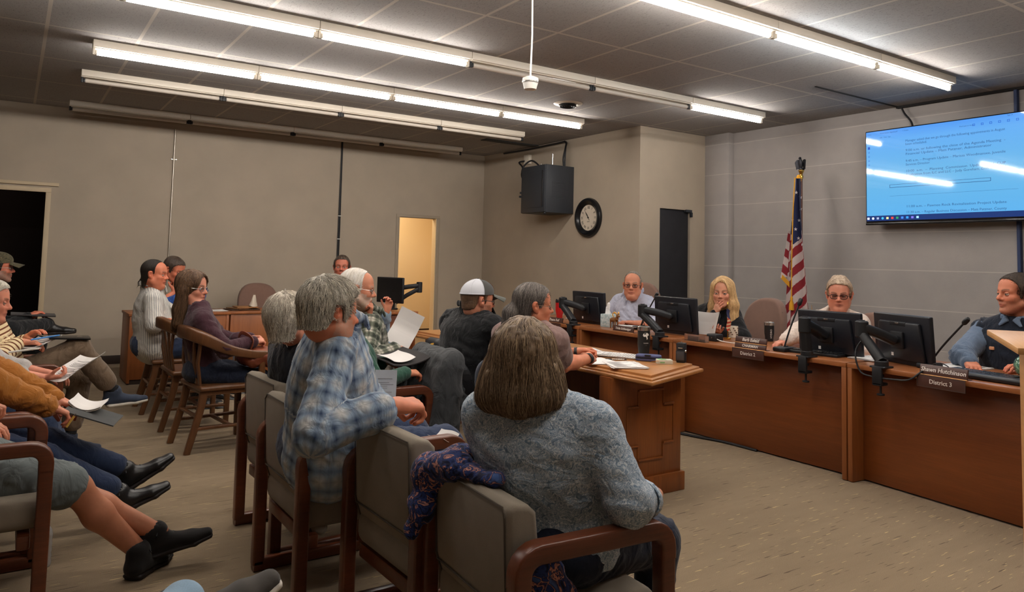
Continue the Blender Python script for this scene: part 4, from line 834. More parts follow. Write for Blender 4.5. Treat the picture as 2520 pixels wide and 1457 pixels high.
# ---------------------------------------------------------------- people: signed-distance bodies polygonised with surface nets
def nrm(v): v = np.asarray(v, float); return v / (np.linalg.norm(v) + 1e-12)
class Seg:
    """tapered (optionally elliptical) limb; u = direction of the first radius"""
    def __init__(s, p0, p1, r0, r1=None, u=None, k=None):
        s.p0 = np.asarray(p0, float); s.p1 = np.asarray(p1, float); r1 = r0 if r1 is None else r1
        s.e = not (np.isscalar(r0) and np.isscalar(r1)); s.k = k
        s.a0, s.b0 = (r0, r0) if np.isscalar(r0) else r0; s.a1, s.b1 = (r1, r1) if np.isscalar(r1) else r1
        d = s.p1 - s.p0; s.L = np.linalg.norm(d) + 1e-9; s.ax = d / s.L
        u = np.array([0, 1., 0]) if u is None else np.asarray(u, float); u = u - s.ax * (u @ s.ax)
        if np.linalg.norm(u) < 1e-4: u = np.array([1., 0, 0]) - s.ax * s.ax[0]
        s.u = nrm(u); s.v = np.cross(s.ax, s.u)
    def bb(s):
        r = max(s.a0, s.b0, s.a1, s.b1); return np.minimum(s.p0, s.p1) - r, np.maximum(s.p0, s.p1) + r
    def d(s, P):
        w = P - s.p0; t = np.clip((w @ s.ax) / s.L, 0, 1)
        if not s.e: 
            q = w - t[..., None] * (s.ax * s.L); return np.sqrt((q * q).sum(-1)) - (s.a0 + (s.a1 - s.a0) * t)
        a = s.a0 + (s.a1 - s.a0) * t; b = s.b0 + (s.b1 - s.b0) * t; m = np.minimum(a, b)
        uu = w @ s.u; vv = w @ s.v; ww = w @ s.ax - t * s.L
        k0 = np.sqrt((uu / a) ** 2 + (vv / b) ** 2 + (ww / m) ** 2) + 1e-9; k1 = np.sqrt((uu / a ** 2) ** 2 + (vv / b ** 2) ** 2 + (ww / m ** 2) ** 2) + 1e-9
        return k0 * (k0 - 1) / k1
    def st(s, P):
        w = P - s.p0; l = w @ s.ax; return np.stack([l, np.arctan2(w @ s.v, w @ s.u) * .5 * (s.a0 + s.b0), np.zeros(len(P))], -1)
class Ell:
    def __init__(s, c, r, rot=None, k=None): s.c = np.asarray(c, float); s.r = np.asarray((r, r, r) if np.isscalar(r) else r, float); s.R = np.eye(3) if rot is None else np.asarray(rot, float); s.k = k
    def bb(s): m = s.r.max(); return s.c - m, s.c + m
    def d(s, P):
        q = (P - s.c) @ s.R; k0 = np.sqrt(((q / s.r) ** 2).sum(-1)) + 1e-9; k1 = np.sqrt(((q / s.r ** 2) ** 2).sum(-1)) + 1e-9
        return k0 * (k0 - 1) / k1
    def st(s, P): q = (P - s.c) @ s.R; return np.stack([q[:, 2], np.arctan2(q[:, 1], q[:, 0]) * s.r[0], np.zeros(len(P))], -1)
def smin(a, b, k): h = np.maximum(k - np.abs(a - b), 0) / k; return np.minimum(a, b) - h * h * k * .25
def field(prims, P, k=.02):
    d = None
    for p in prims:
        x = p.d(P); d = x if d is None else smin(d, x, p.k or k)
    return d
def nets(prims, vox, k=.02, subs=(), cuts=(), pad=None, taubin=2):
    """union of prims (smooth), smooth-subtract subs [(prim,k)], intersect with half-space/func cuts; returns V, quads"""
    lo = np.min([p.bb()[0] for p in prims], 0) - (pad or 2.5 * vox) - k * .5; hi = np.max([p.bb()[1] for p in prims], 0) + (pad or 2.5 * vox) + k * .5
    n = np.ceil((hi - lo) / vox).astype(int) + 1
    ax = [lo[i] + vox * np.arange(n[i]) for i in range(3)]
    F = np.full(n, .3, np.float32)
    for p in prims:
        kk = p.k or k; b0, b1 = p.bb(); i0 = np.maximum(np.floor((b0 - kk - 2 * vox - lo) / vox).astype(int), 0); i1 = np.minimum(np.ceil((b1 + kk + 2 * vox - lo) / vox).astype(int) + 1, n)
        sl = tuple(slice(a, b) for a, b in zip(i0, i1)); G = np.stack(np.meshgrid(*[ax[i][sl[i]] for i in range(3)], indexing='ij'), -1)
        F[sl] = smin(F[sl], p.d(G).astype(np.float32), kk)
    if subs or cuts:
        for p, kk in subs:
            b0, b1 = p.bb(); i0 = np.maximum(np.floor((b0 - kk - 2 * vox - lo) / vox).astype(int), 0); i1 = np.minimum(np.ceil((b1 + kk + 2 * vox - lo) / vox).astype(int) + 1, n)
            if (i1 <= i0).any(): continue
            sl = tuple(slice(a, b) for a, b in zip(i0, i1)); G = np.stack(np.meshgrid(*[ax[i][sl[i]] for i in range(3)], indexing='ij'), -1)
            F[sl] = -smin(-F[sl], p.d(G).astype(np.float32), kk)
        if cuts:
            G = np.stack(np.meshgrid(*ax, indexing='ij'), -1)
            for c in cuts: F = np.maximum(F, c(G).astype(np.float32))
    return polygonise(F, lo, vox, taubin)
def polygonise(F, lo, vox, taubin=2):
    n = np.array(F.shape); S = F < 0; c = n - 1
    cnt = np.zeros(c, np.int8); acc = np.zeros((*c, 3), np.float32)
    cor = [(i, j, l) for i in (0, 1) for j in (0, 1) for l in (0, 1)]
    sl = lambda o: tuple(slice(o[i], o[i] + c[i]) for i in range(3))
    for o in cor:
        for a in range(3):
            if o[a]: continue
            o2 = list(o); o2[a] = 1; f0, f1 = F[sl(o)], F[sl(o2)]; m = S[sl(o)] != S[sl(o2)]
            t = np.where(m, f0 / np.where(m, f0 - f1, 1), 0); cnt += m
            for b in range(3): acc[..., b] += np.where(m, (t if b == a else o[b]), 0)
    act = cnt > 0; idx = np.full(c, -1, np.int64); ii = np.argwhere(act); idx[act] = np.arange(len(ii))
    V = lo + vox * (ii + acc[act] / cnt[act][:, None])
    Q = []
    for a in range(3):
        b, d = (a + 1) % 3, (a + 2) % 3
        s0 = [slice(0, n[i]) for i in range(3)]; s1 = [slice(0, n[i]) for i in range(3)]; s0[a] = slice(0, n[a] - 1); s1[a] = slice(1, n[a])
        for q in (s0, s1): q[b] = slice(1, n[b] - 1); q[d] = slice(1, n[d] - 1)
        A, B = S[tuple(s0)], S[tuple(s1)]; e = np.argwhere(A != B)
        if not len(e): continue
        inside = A[tuple(e.T)]; base = e.copy(); base[:, b] += 1; base[:, d] += 1
        def cell(ob, od): q = base.copy(); q[:, b] += ob; q[:, d] += od; return idx[tuple(q.T)]
        q4 = np.stack([cell(-1, -1), cell(0, -1), cell(0, 0), cell(-1, 0)], 1); q4[~inside] = q4[~inside][:, ::-1]; Q.append(q4)
    Q = np.vstack(Q); Q = Q[(Q >= 0).all(1)]
    if taubin: V = tsmooth(V, Q, taubin)
    return V, Q
def tsmooth(V, Q, it=2, lam=.5, mu=-.52):
    E = np.vstack([Q[:, [0, 1]], Q[:, [1, 2]], Q[:, [2, 3]], Q[:, [3, 0]]]); deg = np.bincount(E.ravel(), minlength=len(V)).astype(float)[:, None] + 1e-9
    for _ in range(it):
        for f in (lam, mu):
            A = np.zeros_like(V)
            for i in range(3): A[:, i] = np.bincount(E[:, 0], V[E[:, 1], i], len(V)) + np.bincount(E[:, 1], V[E[:, 0], i], len(V))
            V = V + f * (A / deg - V)
    return V
def jq(*ms):
    o = 0; Vs, Qs = [], []
    for V, Q in ms: Vs.append(V); Qs.append(Q + o); o += len(V)
    return np.vstack(Vs), np.vstack(Qs)
def qnorm(V, Q):
    N = np.zeros_like(V); n = np.cross(V[Q[:, 2]] - V[Q[:, 0]], V[Q[:, 3]] - V[Q[:, 1]])
    for i in range(4):
        for a in range(3): N[:, a] += np.bincount(Q[:, i], n[:, a], len(V))
    return N / (np.linalg.norm(N, axis=1)[:, None] + 1e-12)
def vnoise(P, seed=0):
    """smooth value noise in -1..1"""
    P = np.asarray(P, float); I = np.floor(P).astype(np.int64); f = P - I; f = f * f * (3 - 2 * f); r = 0
    def h(i): 
        x = (i[:, 0] * 73856093) ^ (i[:, 1] * 19349663) ^ (i[:, 2] * 83492791) ^ (seed * 2654435761 % 2 ** 31); x = (x ^ (x >> 13)) * 1274126177; x = x ^ (x >> 16); return (x & 0xffff) / 32767.5 - 1
    for a in (0, 1):
        for b in (0, 1):
            for c in (0, 1): r = r + h(I + np.array([a, b, c])) * np.abs(1 - a - f[:, 0]) * np.abs(1 - b - f[:, 1]) * np.abs(1 - c - f[:, 2])
    return r
def uvs(prims, V):
    D = np.stack([p.d(V) for p in prims], 1); i = D.argmin(1); out = np.zeros((len(V), 3))
    for j, p in enumerate(prims):
        m = i == j
        if m.any(): out[m] = p.st(V[m]); out[m, 2] = j
    return out
def folds(V, Q, prims, amp=.006, seed=0, fl=26., fa=7.):
    """cloth creases: ridged noise running across each limb"""
    if amp <= 0: return V
    st = uvs(prims, V); N = qnorm(V, Q); w = vnoise(V * 7, seed) * .05
    a = np.stack([(st[:, 0] + st[:, 1] * .45 + w) * fl, st[:, 1] * fa, st[:, 2] * 3.1 + V[:, 1] * 3], -1)
    r = 1 - 2 * np.abs(vnoise(a, seed + 3)); r2 = vnoise(V * 9 + 5, seed + 9)
    g = .45 + .55 * np.clip(vnoise(V * 5 + 2, seed + 5) + .4, 0, 1)
    return V + N * (amp * (r * g + .5 * r2))[:, None]
def ik(a, b, l1, l2, hint):
    a = np.asarray(a, float); b = np.asarray(b, float); d = b - a; L = np.linalg.norm(d); L2 = min(L, (l1 + l2) * .995); d = d / L
    x = (l1 * l1 - l2 * l2 + L2 * L2) / (2 * L2); h = math.sqrt(max(l1 * l1 - x * x, 0)); hv = np.asarray(hint, float); hv = hv - d * (hv @ d); hv = nrm(hv)
    return a + d * x + hv * h, a + d * L2
# ---- materials for people
def skin_mat():
    t = NT('skin'); a = t.attr('col').outputs['Color']; n = t.noise(t.obj(), 300, 3); t.P(col=a, rough=.5, spec=.35, nor=t.bump(n, .12, .0015)); t.b.inputs['Subsurface Weight'].default_value = .12; t.b.inputs['Subsurface Radius'].default_value = (.012, .005, .003); return t.m
M['skin'] = skin_mat()
def hair_mat(name, dark, mid, light, rough=.5, amt=1.0):
    t = NT(name); v = t.attr('cuv').outputs['Vector']; n = t.noise(t.n('Mapping', {'Vector': v, 'Scale': (9, 420, 1)}).outputs[0], 1.0, 4, .65); n2 = t.noise(t.obj(), 26, 3)
    f = t.math('ADD', t.math('MULTIPLY', n, .62), t.math('MULTIPLY', n2, .38)); t.P(col=t.ramp(f, [(.34, dark), (.5, mid), (.66, light)]), rough=rough, spec=.35, nor=t.bump(n, .55, .004)); return t.m
def strand_mat(name, dark, mid, light, rough=.42):
    t = NT(name); r = t.n('HairInfo').outputs['Random']; t.P(col=t.ramp(r, [(0., dark), (.5, mid), (1., light)]), rough=rough, spec=.4); return t.m
HM = {}
def hairmats(key):
    if key not in HM:
        H = dict(darkbrown=((30, 24, 20), (50, 40, 33), (78, 64, 52)), grey=((92, 88, 80), (150, 144, 132), (196, 190, 176)), greydark=((58, 52, 46), (112, 104, 94), (176, 168, 156)), white=((150, 144, 134), (196, 190, 180), (226, 220, 210)), greybrown=((58, 45, 34), (104, 86, 68), (158, 138, 112)),
                 brown=((40, 28, 20), (74, 54, 38), (112, 86, 62)), dark=((16, 13, 12), (32, 26, 22), (54, 44, 36)), blonde=((110, 82, 50), (164, 132, 90), (206, 178, 134)), silver=((110, 102, 92), (166, 156, 142), (208, 200, 186)), darkgrey=((38, 34, 32), (76, 70, 66), (140, 132, 124)), ash=((96, 80, 66), (150, 130, 110), (190, 172, 150)))[key]
        H = [tuple(min(250, v * (1.0 if key in ('dark',) else 1.22)) for v in x) for x in H]
        c = [srgb(*x) for x in H]; HM[key] = (hair_mat(key + '_hair', *c), strand_mat(key + '_hair_strand', *c))
    return HM[key]
# ---- hands
def hand_prims(w, d, n, side, curl=(20, 25, 18), thumb=.5, sc=1.0, spread=1.0):
    """w wrist, d direction to the knuckles, n palm normal; side +1 left, -1 right; returns prims (palm, fingers)"""
    d = nrm(d); n = nrm(np.asarray(n, float) - d * (np.asarray(n, float) @ d)); t = side * np.cross(n, d); n0 = n
    w = np.asarray(w, float); s = sc; pr = [Seg(w, w + d * .03 * s, (.027 * s, .019 * s), (.033 * s, .017 * s), t)]
    offs = (.031, .0105, -.0105, -.030); lens = (.074, .082, .076, .060); kn = (.086, .090, .086, .078)
    curls = curl if np.ndim(curl[0]) else [curl] * 4
    for i in range(4):
        n = n0; k = w + d * kn[i] * s + t * offs[i] * s; pr.append(Seg(w + d * .022 * s + t * offs[i] * .6 * s, k, .0150 * s, .0112 * s, k=.014 * s))
        dir_ = nrm(d + t * (offs[i] * 2.2 * spread)); p = k; n = n0; r = (.0095, .0088, .0080, .0068) if i < 3 else (.0082, .0075, .0068, .0058)
        for j, fr in enumerate((.46, .30, .24)):
            a = R(curls[i][j]); ax = np.cross(dir_, n); nn = n
            dir2 = nrm(dir_ * math.cos(a) + nn * math.sin(a)); n = nrm(n * math.cos(a) - dir_ * math.sin(a)); dir_ = dir2
            q = p + dir_ * lens[i] * fr * s; pr.append(Seg(p, q, r[j] * s, r[j + 1] * s, k=.004 * s)); p = q
    m = w + d * .030 * s + t * .026 * s + n0 * .006 * s; td = nrm(d * .62 + t * (.75 - .45 * thumb) + n0 * (.25 + .75 * thumb)); q = m + td * .042 * s
    pr.append(Seg(w + d * .012 * s + t * .012 * s, m, .0155 * s, .0155 * s, k=.014 * s)); pr.append(Seg(m, q, .0135 * s, .0108 * s, k=.008 * s)); td2 = nrm(td + d * .35 - t * .35 * thumb); q2 = q + td2 * .034 * s; pr.append(Seg(q, q2, .0105 * s, .0082 * s, k=.004 * s))
    return pr
# ---- heads (local frame: x forward, y left, z up, origin between the ears at eye height)
def head_prims(o):
    fw, jw, ns = o.get('fw', 1.0), o.get('jaw', 1.0), o.get('nose', 1.0); fem = o.get('fem', 0); fat = o.get('fat', 0.0)
    pr = [Ell((-.018, 0, .036), (.100, .077 * fw, .088)), Ell((.034, 0, -.036), (.058, .060 * fw + .004 * fat, .078), k=.03), Ell((.045, 0, .045), (.042, .060 * fw, .05), k=.03)]
    jr = .020 + .006 * fat
    for s in (-1, 1):
        pr += [Seg((.004, s * (.056 * fw * jw), -.055), (.066, s * .020, -.098), jr, .017, k=.03), Ell((.058, s * .043 * fw, -.026), (.024, .022 + .004 * fat, .022), k=.025), Seg((.081, s * .012, .020), (.066, s * .048 * fw, .018), .0105 if fem else .0135, .010, k=.018)]
        pr += [Ell((-.010, s * .083 * fw, -.004), (.020, .009, .034), rotx(R(-8 * s)) @ roty(R(-12)), k=.006), Seg((-.006, s * .082 * fw, .022), (-.018, s * .093 * fw, .004), .006, .005, k=.006), Ell((.002, s * .078 * fw, -.030), (.010, .006, .010), k=.006)]
        if fat: pr.append(Ell((.035, s * .045, -.07), (.035, .022, .03), k=.03))
    pr += [Ell((.074, 0, -.100), (.020, .022, .017), k=.02), Seg((.084, 0, .010), (.1 + .006 * ns, 0, -.026), .0085, .0115 * ns, k=.012), Ell((.1 + .005 * ns, 0, -.029), (.013 * ns, .011 * ns, .010), k=.008)]
    for s in (-1, 1): pr.append(Ell((.092, s * .0125 * ns, -.033), (.011, .0085, .0085), k=.008))
    pr += [Ell((.083, 0, -.058), (.014, .026, .013), k=.012), Ell((.0905, 0, -.0575), (.0075, .019, .0058), k=.004), Ell((.0890, 0, -.0715), (.0080, .017, .0068), k=.004)]
    if fat: pr.append(Ell((.03, 0, -.115), (.05, .05, .028), k=.03))
    subs = [(Ell((.094, s * .033, .000), (.016, .019, .0125)), .014) for s in (-1, 1)] + [(Seg((.1005, -.021, -.0648), (.1005, .021, -.0648), .0048), .004)] + [(Ell((-.004, s * .088 * fw, .002), (.009, .006, .015)), .006) for s in (-1, 1)]
    return pr, subs
def head_colors(P, o):
    sk = np.array(srgb(*o.get('skin', (214, 150, 118)))[:3]); x, y, z = P.T; ay = np.abs(y)
    C = np.tile(sk, (len(P), 1)); g = lambda c, w: np.exp(-((c / w) ** 2))
    def mixin(m, col): nonlocal C; m = np.clip(m, 0, 1)[:, None]; C = C * (1 - m) + np.array(col) * m
    red = sk * np.array([1.0, .76, .70]); mixin(.55 * g(np.sqrt((x - .075) ** 2 + (ay - .042) ** 2 + (z + .03) ** 2), .03), red); mixin(.55 * g(np.sqrt((x - .105) ** 2 + y ** 2 + (z + .03) ** 2), .022), red); mixin(.5 * (ay > .074) * (np.abs(x + .008) < .03) * (np.abs(z) < .04), red)
    mixin(.45 * g(np.sqrt((x - .09) ** 2 + (ay - .033) ** 2 + (z - .001) ** 2), .017), sk * .5)
    lip = np.array(srgb(*o.get('lip', (170, 92, 82)))[:3]); mixin(.75 * (x > .082) * g(z + .0645, .0115) * g(y, .020), lip); mixin(.9 * (x > .082) * g(z + .0648, .0026) * g(y, .019), lip * .35)
    mixin(.8 * (x > .09) * g(np.sqrt((ay - .007) ** 2 + (z + .0385) ** 2), .0042), sk * .25)
    br = np.array(srgb(*o.get('brow', (84, 66, 52)))[:3]); arch = .0195 + .007 * np.sin(np.clip((ay - .012) / .04, 0, 1) * PI * .75); mixin(o.get('browa', .8) * (x > .05) * g(z - arch, .0042) * (ay > .012) * (ay < .052), br)
    if o.get('beard'):
        bc = np.array(srgb(*o['beard'])[:3]); ba = o.get('beard_a', .8); edge = np.clip(vnoise(P * 240, 5) * .35 + .8, 0, 1)
        m = ((z < -.040 - .3 * np.clip(.055 - x, 0, 1) * 0 + .25 * (ay - .0) * (x < .06)) & (x > -.012)).astype(float) * (np.sqrt((y / .024) ** 2 + ((z + .0645) / .0105) ** 2) > 1) * (z < -.020)
        if o.get('moustache_only'): m = ((x > .08) & (z > -.058) & (z < -.038) & (ay < .032)).astype(float)
        mixin(ba * m * edge, bc)
    return C
def eye_geo(o):
    """eyeballs with iris, and lids, in the head frame"""
    ms, cs = [], []
    ir = np.array(srgb(*o.get('iris', (62, 62, 58)))[:3]); wh = np.array(srgb(200, 186, 176))[:3]; sk = np.array(srgb(*o.get('skin', (214, 150, 118)))[:3])
    lx, ly = o.get('look', (0, 0)); cl = o.get('lids', .62)
    for s in (-1, 1):
        V, F = sphere((0, 0, 0), .0125, 12); F = np.array([f if len(f) == 4 else (*f, f[-1]) for f in F]); g = nrm((1, ly, lx)); an = np.arccos(np.clip((V / .0125) @ g, -1, 1))
        C = np.where((an < R(14))[:, None], .01, np.where((an < R(29))[:, None], ir, wh)); ms.append((V + np.array([.0755, s * .0325, .0005]), F)); cs.append(C)
        for top, amt in ((1, cl), (-1, .26)):
            V2, F2 = sheet(lambda u, v: tuple(np.array([.0142 * math.cos((v - .5) * 2.4) * math.cos(a := top * (R(78) * (1 - u) + R(52 - 62 * amt) * u)), .0150 * math.sin((v - .5) * 2.5), .0142 * math.sin(a) * math.cos((v - .5) * 1.6)])), 6, 12, .0016)
            ms.append((V2 + np.array([.0755, s * .0325, .0005]), np.array(F2))); lash = np.clip((np.abs(V2[:, 2]) < .0142 * math.sin(R(max(52 - 62 * amt, 2))) + .0022), 0, 1)
            cs.append(np.where((lash & (top > 0))[:, None], sk * .22, sk * .82))
    return jq(*ms), np.vstack(cs)
# ---- hair
HL = dict(short=[(-.13, -.060), (-.07, -.060), (-.046, -.048), (-.034, -.02), (-.029, .030), (.010, .032), (.014, -.02), (.024, -.022), (.030, .03), (.048, .062), (.066, .080), (.10, .084)],
          recede=[(-.13, -.065), (-.07, -.06), (-.046, -.05), (-.034, -.02), (-.029, .028), (.010, .030), (.013, -.012), (.02, -.01), (.022, .05), (.03, .098), (.045, .112), (.1, .2)],
          bald=[(-.13, -.075), (-.07, -.07), (-.04, -.052), (-.022, -.03), (-.016, .02), (.006, .022), (.010, -.018), (.018, -.01), (.022, .04), (.026, .2), (.1, .2)],
          pulled=[(-.13, -.095), (-.07, -.08), (-.05, -.06), (-.035, -.03), (-.02, .022), (.012, .025), (.016, -.005), (.026, .0), (.040, .045), (.055, .074), (.068, .086), (.1, .09)],
          full=[(-.13, -.085), (-.06, -.085), (-.03, -.078), (-.012, -.045), (-.008, .0), (.006, .0), (.010, -.03), (.028, -.03), (.036, .03), (.05, .056), (.07, .072), (.1, .08)])
def hair_shell(o, Rm, c, vox):
    """returns shell mesh in world + list of prims (world) for strand hugging"""
    st = o['hair']; th = o.get('hth', .012); fw = o.get('fw', 1.0); W = lambda p: c + Rm @ np.asarray(p, float) * o['hs']; S = o['hs']
    prims = [Ell(W((-.020, 0, .038)), np.array([.100 + th, .077 * fw + th, .088 + th]) * S, Rm), Ell(W((.038, 0, .050)), np.array([.044 + th, .062 * fw + th * .8, .050 + th]) * S, Rm, k=.03)]
    cuts = []; loc = lambda G: ((G - c) @ Rm) / S
    if st in HL:
        prims.append(Ell(W((-.045, 0, -.012)), np.array([.056 + th * .45, .060 * fw + th * .45, .072]) * S, Rm, k=.03))
        nq = o['_nr'] / S + .005 + th * .3; prims.append(Seg(W((-.032, 0, -.045)), W((-.036, 0, -.085)), nq * S * .97, nq * S * .94, k=.03))
        if st in ('short', 'full'):
            for s in (-1, 1): prims.append(Ell(W((.0, s * .072 * fw, .02)), np.array([.04, .010 + th * .35, .05]) * S, Rm, k=.02))
        xs = [a for a, b in HL[st]]; zs = [b + o.get('hline', 0) * (a > .03) for a, b in HL[st]]
        cuts.append(lambda G: (lambda q: (np.interp(q[..., 0], xs, zs) + .0045 * vnoise(q.reshape(-1, 3) * 95, 4).reshape(q.shape[:-1]) - q[..., 2]) * .75 * S)(loc(G)))
        if st == 'bald': cuts.append(lambda G: (lambda q: (q[..., 2] - .088 - .25 * np.clip(-q[..., 0] - .03, 0, .1)) * S)(loc(G)))
    for p in o.get('locks', ()): prims.append(Seg(W(p[0]), W(p[1]), tuple(x * S for x in p[2]) if np.ndim(p[2]) else p[2] * S, tuple(x * S for x in p[3]) if np.ndim(p[3]) else p[3] * S, Rm @ np.array([0, 1., 0]), k=p[4] if len(p) > 4 else .035))
    if st == 'long':
        f = o.get('face', (.075, .058, .105, .095, -.035))    # face opening: radii x,y,z ; centre x,z
        subs = [(Ell(W((f[3], 0, f[4])), np.array(f[:3]) * S, Rm), .012)]
    else: subs = []
    V, Q = nets(prims, vox, .02, subs, cuts, taubin=2)
    return V, Q, prims, loc
def strands(o, V, Q, prims, Rm, c, n, seed=1, parent=None, mat=None):
    """fine hair strands that hug the shell, as a hair-curves object"""
    rng = np.random.default_rng(seed); A = V[Q]; ar = np.linalg.norm(np.cross(A[:, 2] - A[:, 0], A[:, 3] - A[:, 1]), axis=1); pr = ar / ar.sum()
    q = rng.choice(len(Q), n, p=pr); w = rng.random((n, 2)); P = (A[q, 0] * ((1 - w[:, 0]) * (1 - w[:, 1]))[:, None] + A[q, 1] * (w[:, 0] * (1 - w[:, 1]))[:, None] + A[q, 2] * (w[:, 0] * w[:, 1])[:, None] + A[q, 3] * ((1 - w[:, 0]) * w[:, 1])[:, None])
    S = o['hs']; Ls = o.get('slen', .05) * (.6 + .8 * rng.random(n)); K = o.get('spts', 7); step = Ls / (K - 1); out = np.zeros((n, K, 3)); wav = o.get('wave', .25); lift = o.get('lift', .003)
    whorl = c + Rm @ np.array(o.get('whorl', (-.045, .01, .12))) * S; down = -Rm[:, 2] * .35 + np.array([0, 0, -.65]); ph = rng.random(n) * 6.28; mess = rng.normal(size=(n, 3)) * o.get('mess', .25); off = (rng.random(n) ** 2) * lift
    fwd = Rm[:, 0]; sb = o.get('sweep', (0, 0, 0)); sbw = Rm @ np.array(sb, float)
    def grad(X):
        e = .002; return np.stack([field(prims, X + np.eye(3)[i] * e, .02) - field(prims, X - np.eye(3)[i] * e, .02) for i in range(3)], 1) / (2 * e)
    X = P.copy(); g = grad(X); g /= np.linalg.norm(g, axis=1)[:, None] + 1e-9
    for k in range(K):
        out[:, k] = X + g * (off * (k / (K - 1)) ** o.get('liftp', 1.0))[:, None]
        if k == K - 1: break
        fl = X - whorl; dist = np.linalg.norm(fl, axis=1)[:, None] + 1e-6; fl = fl / dist; wd = np.clip(dist / (.14 * S), 0, 1); fl = fl * (1 - .8 * wd) + down * wd + sbw + mess * .35
        fl += wav * np.stack([np.sin(ph + k * 1.3), np.cos(ph * 1.7 + k * 1.1), np.zeros(n)], 1) * .5
        fl = fl - g * (fl * g).sum(1)[:, None]; fl /= np.linalg.norm(fl, axis=1)[:, None] + 1e-9
        Xn = X + fl * step[:, None]
        if o['hair'] in HL:
            qn = ((Xn - c) @ Rm) / S; xs = [a for a, b in HL[o['hair']]]; zs = [b + o.get('hline', 0) * (a > .03) for a, b in HL[o['hair']]]; stop = qn[:, 2] < np.interp(qn[:, 0], xs, zs) - .004 - .01 * (qn[:, 0] < -.03)
            if o.get('locks'): stop &= field(prims[:3], Xn, .02) < .006
            Xn[stop] = X[stop] + fl[stop] * step[stop, None] * .06
        elif o['hair'] == 'long':
            f = o.get('face', (.075, .058, .105, .095, -.035)); qn = ((Xn - c) @ Rm) / S - np.array([f[3], 0, f[4]]); stop = ((qn / np.array(f[:3])) ** 2).sum(1) < 1.12; Xn[stop] = X[stop] + fl[stop] * step[stop, None] * .06
        X = Xn
        d = field(prims, X, .02); g = grad(X); g /= np.linalg.norm(g, axis=1)[:, None] + 1e-9; X = X - g * np.clip(d, -.02, .02 if o.get('hug', 1) else 0)[:, None]
    cv = bpy.data.hair_curves.new('hair_strands'); cv.add_curves([K] * n); cv.attributes['position'].data.foreach_set('vector', out.astype(np.float32).reshape(-1)) if 'position' in cv.attributes else cv.points.foreach_set('position', out.astype(np.float32).reshape(-1))
    r = np.tile(np.linspace(1, .35, K), n) * o.get('srad', .0007); at = cv.attributes.get('radius') or cv.attributes.new('radius', 'FLOAT', 'POINT'); at.data.foreach_set('value', r.astype(np.float32))
    cv.materials.append(mat); ob = bpy.data.objects.new('hair_strands', cv); COL.objects.link(ob); ob.parent = parent; ob['kind'] = 'stuff'; return ob
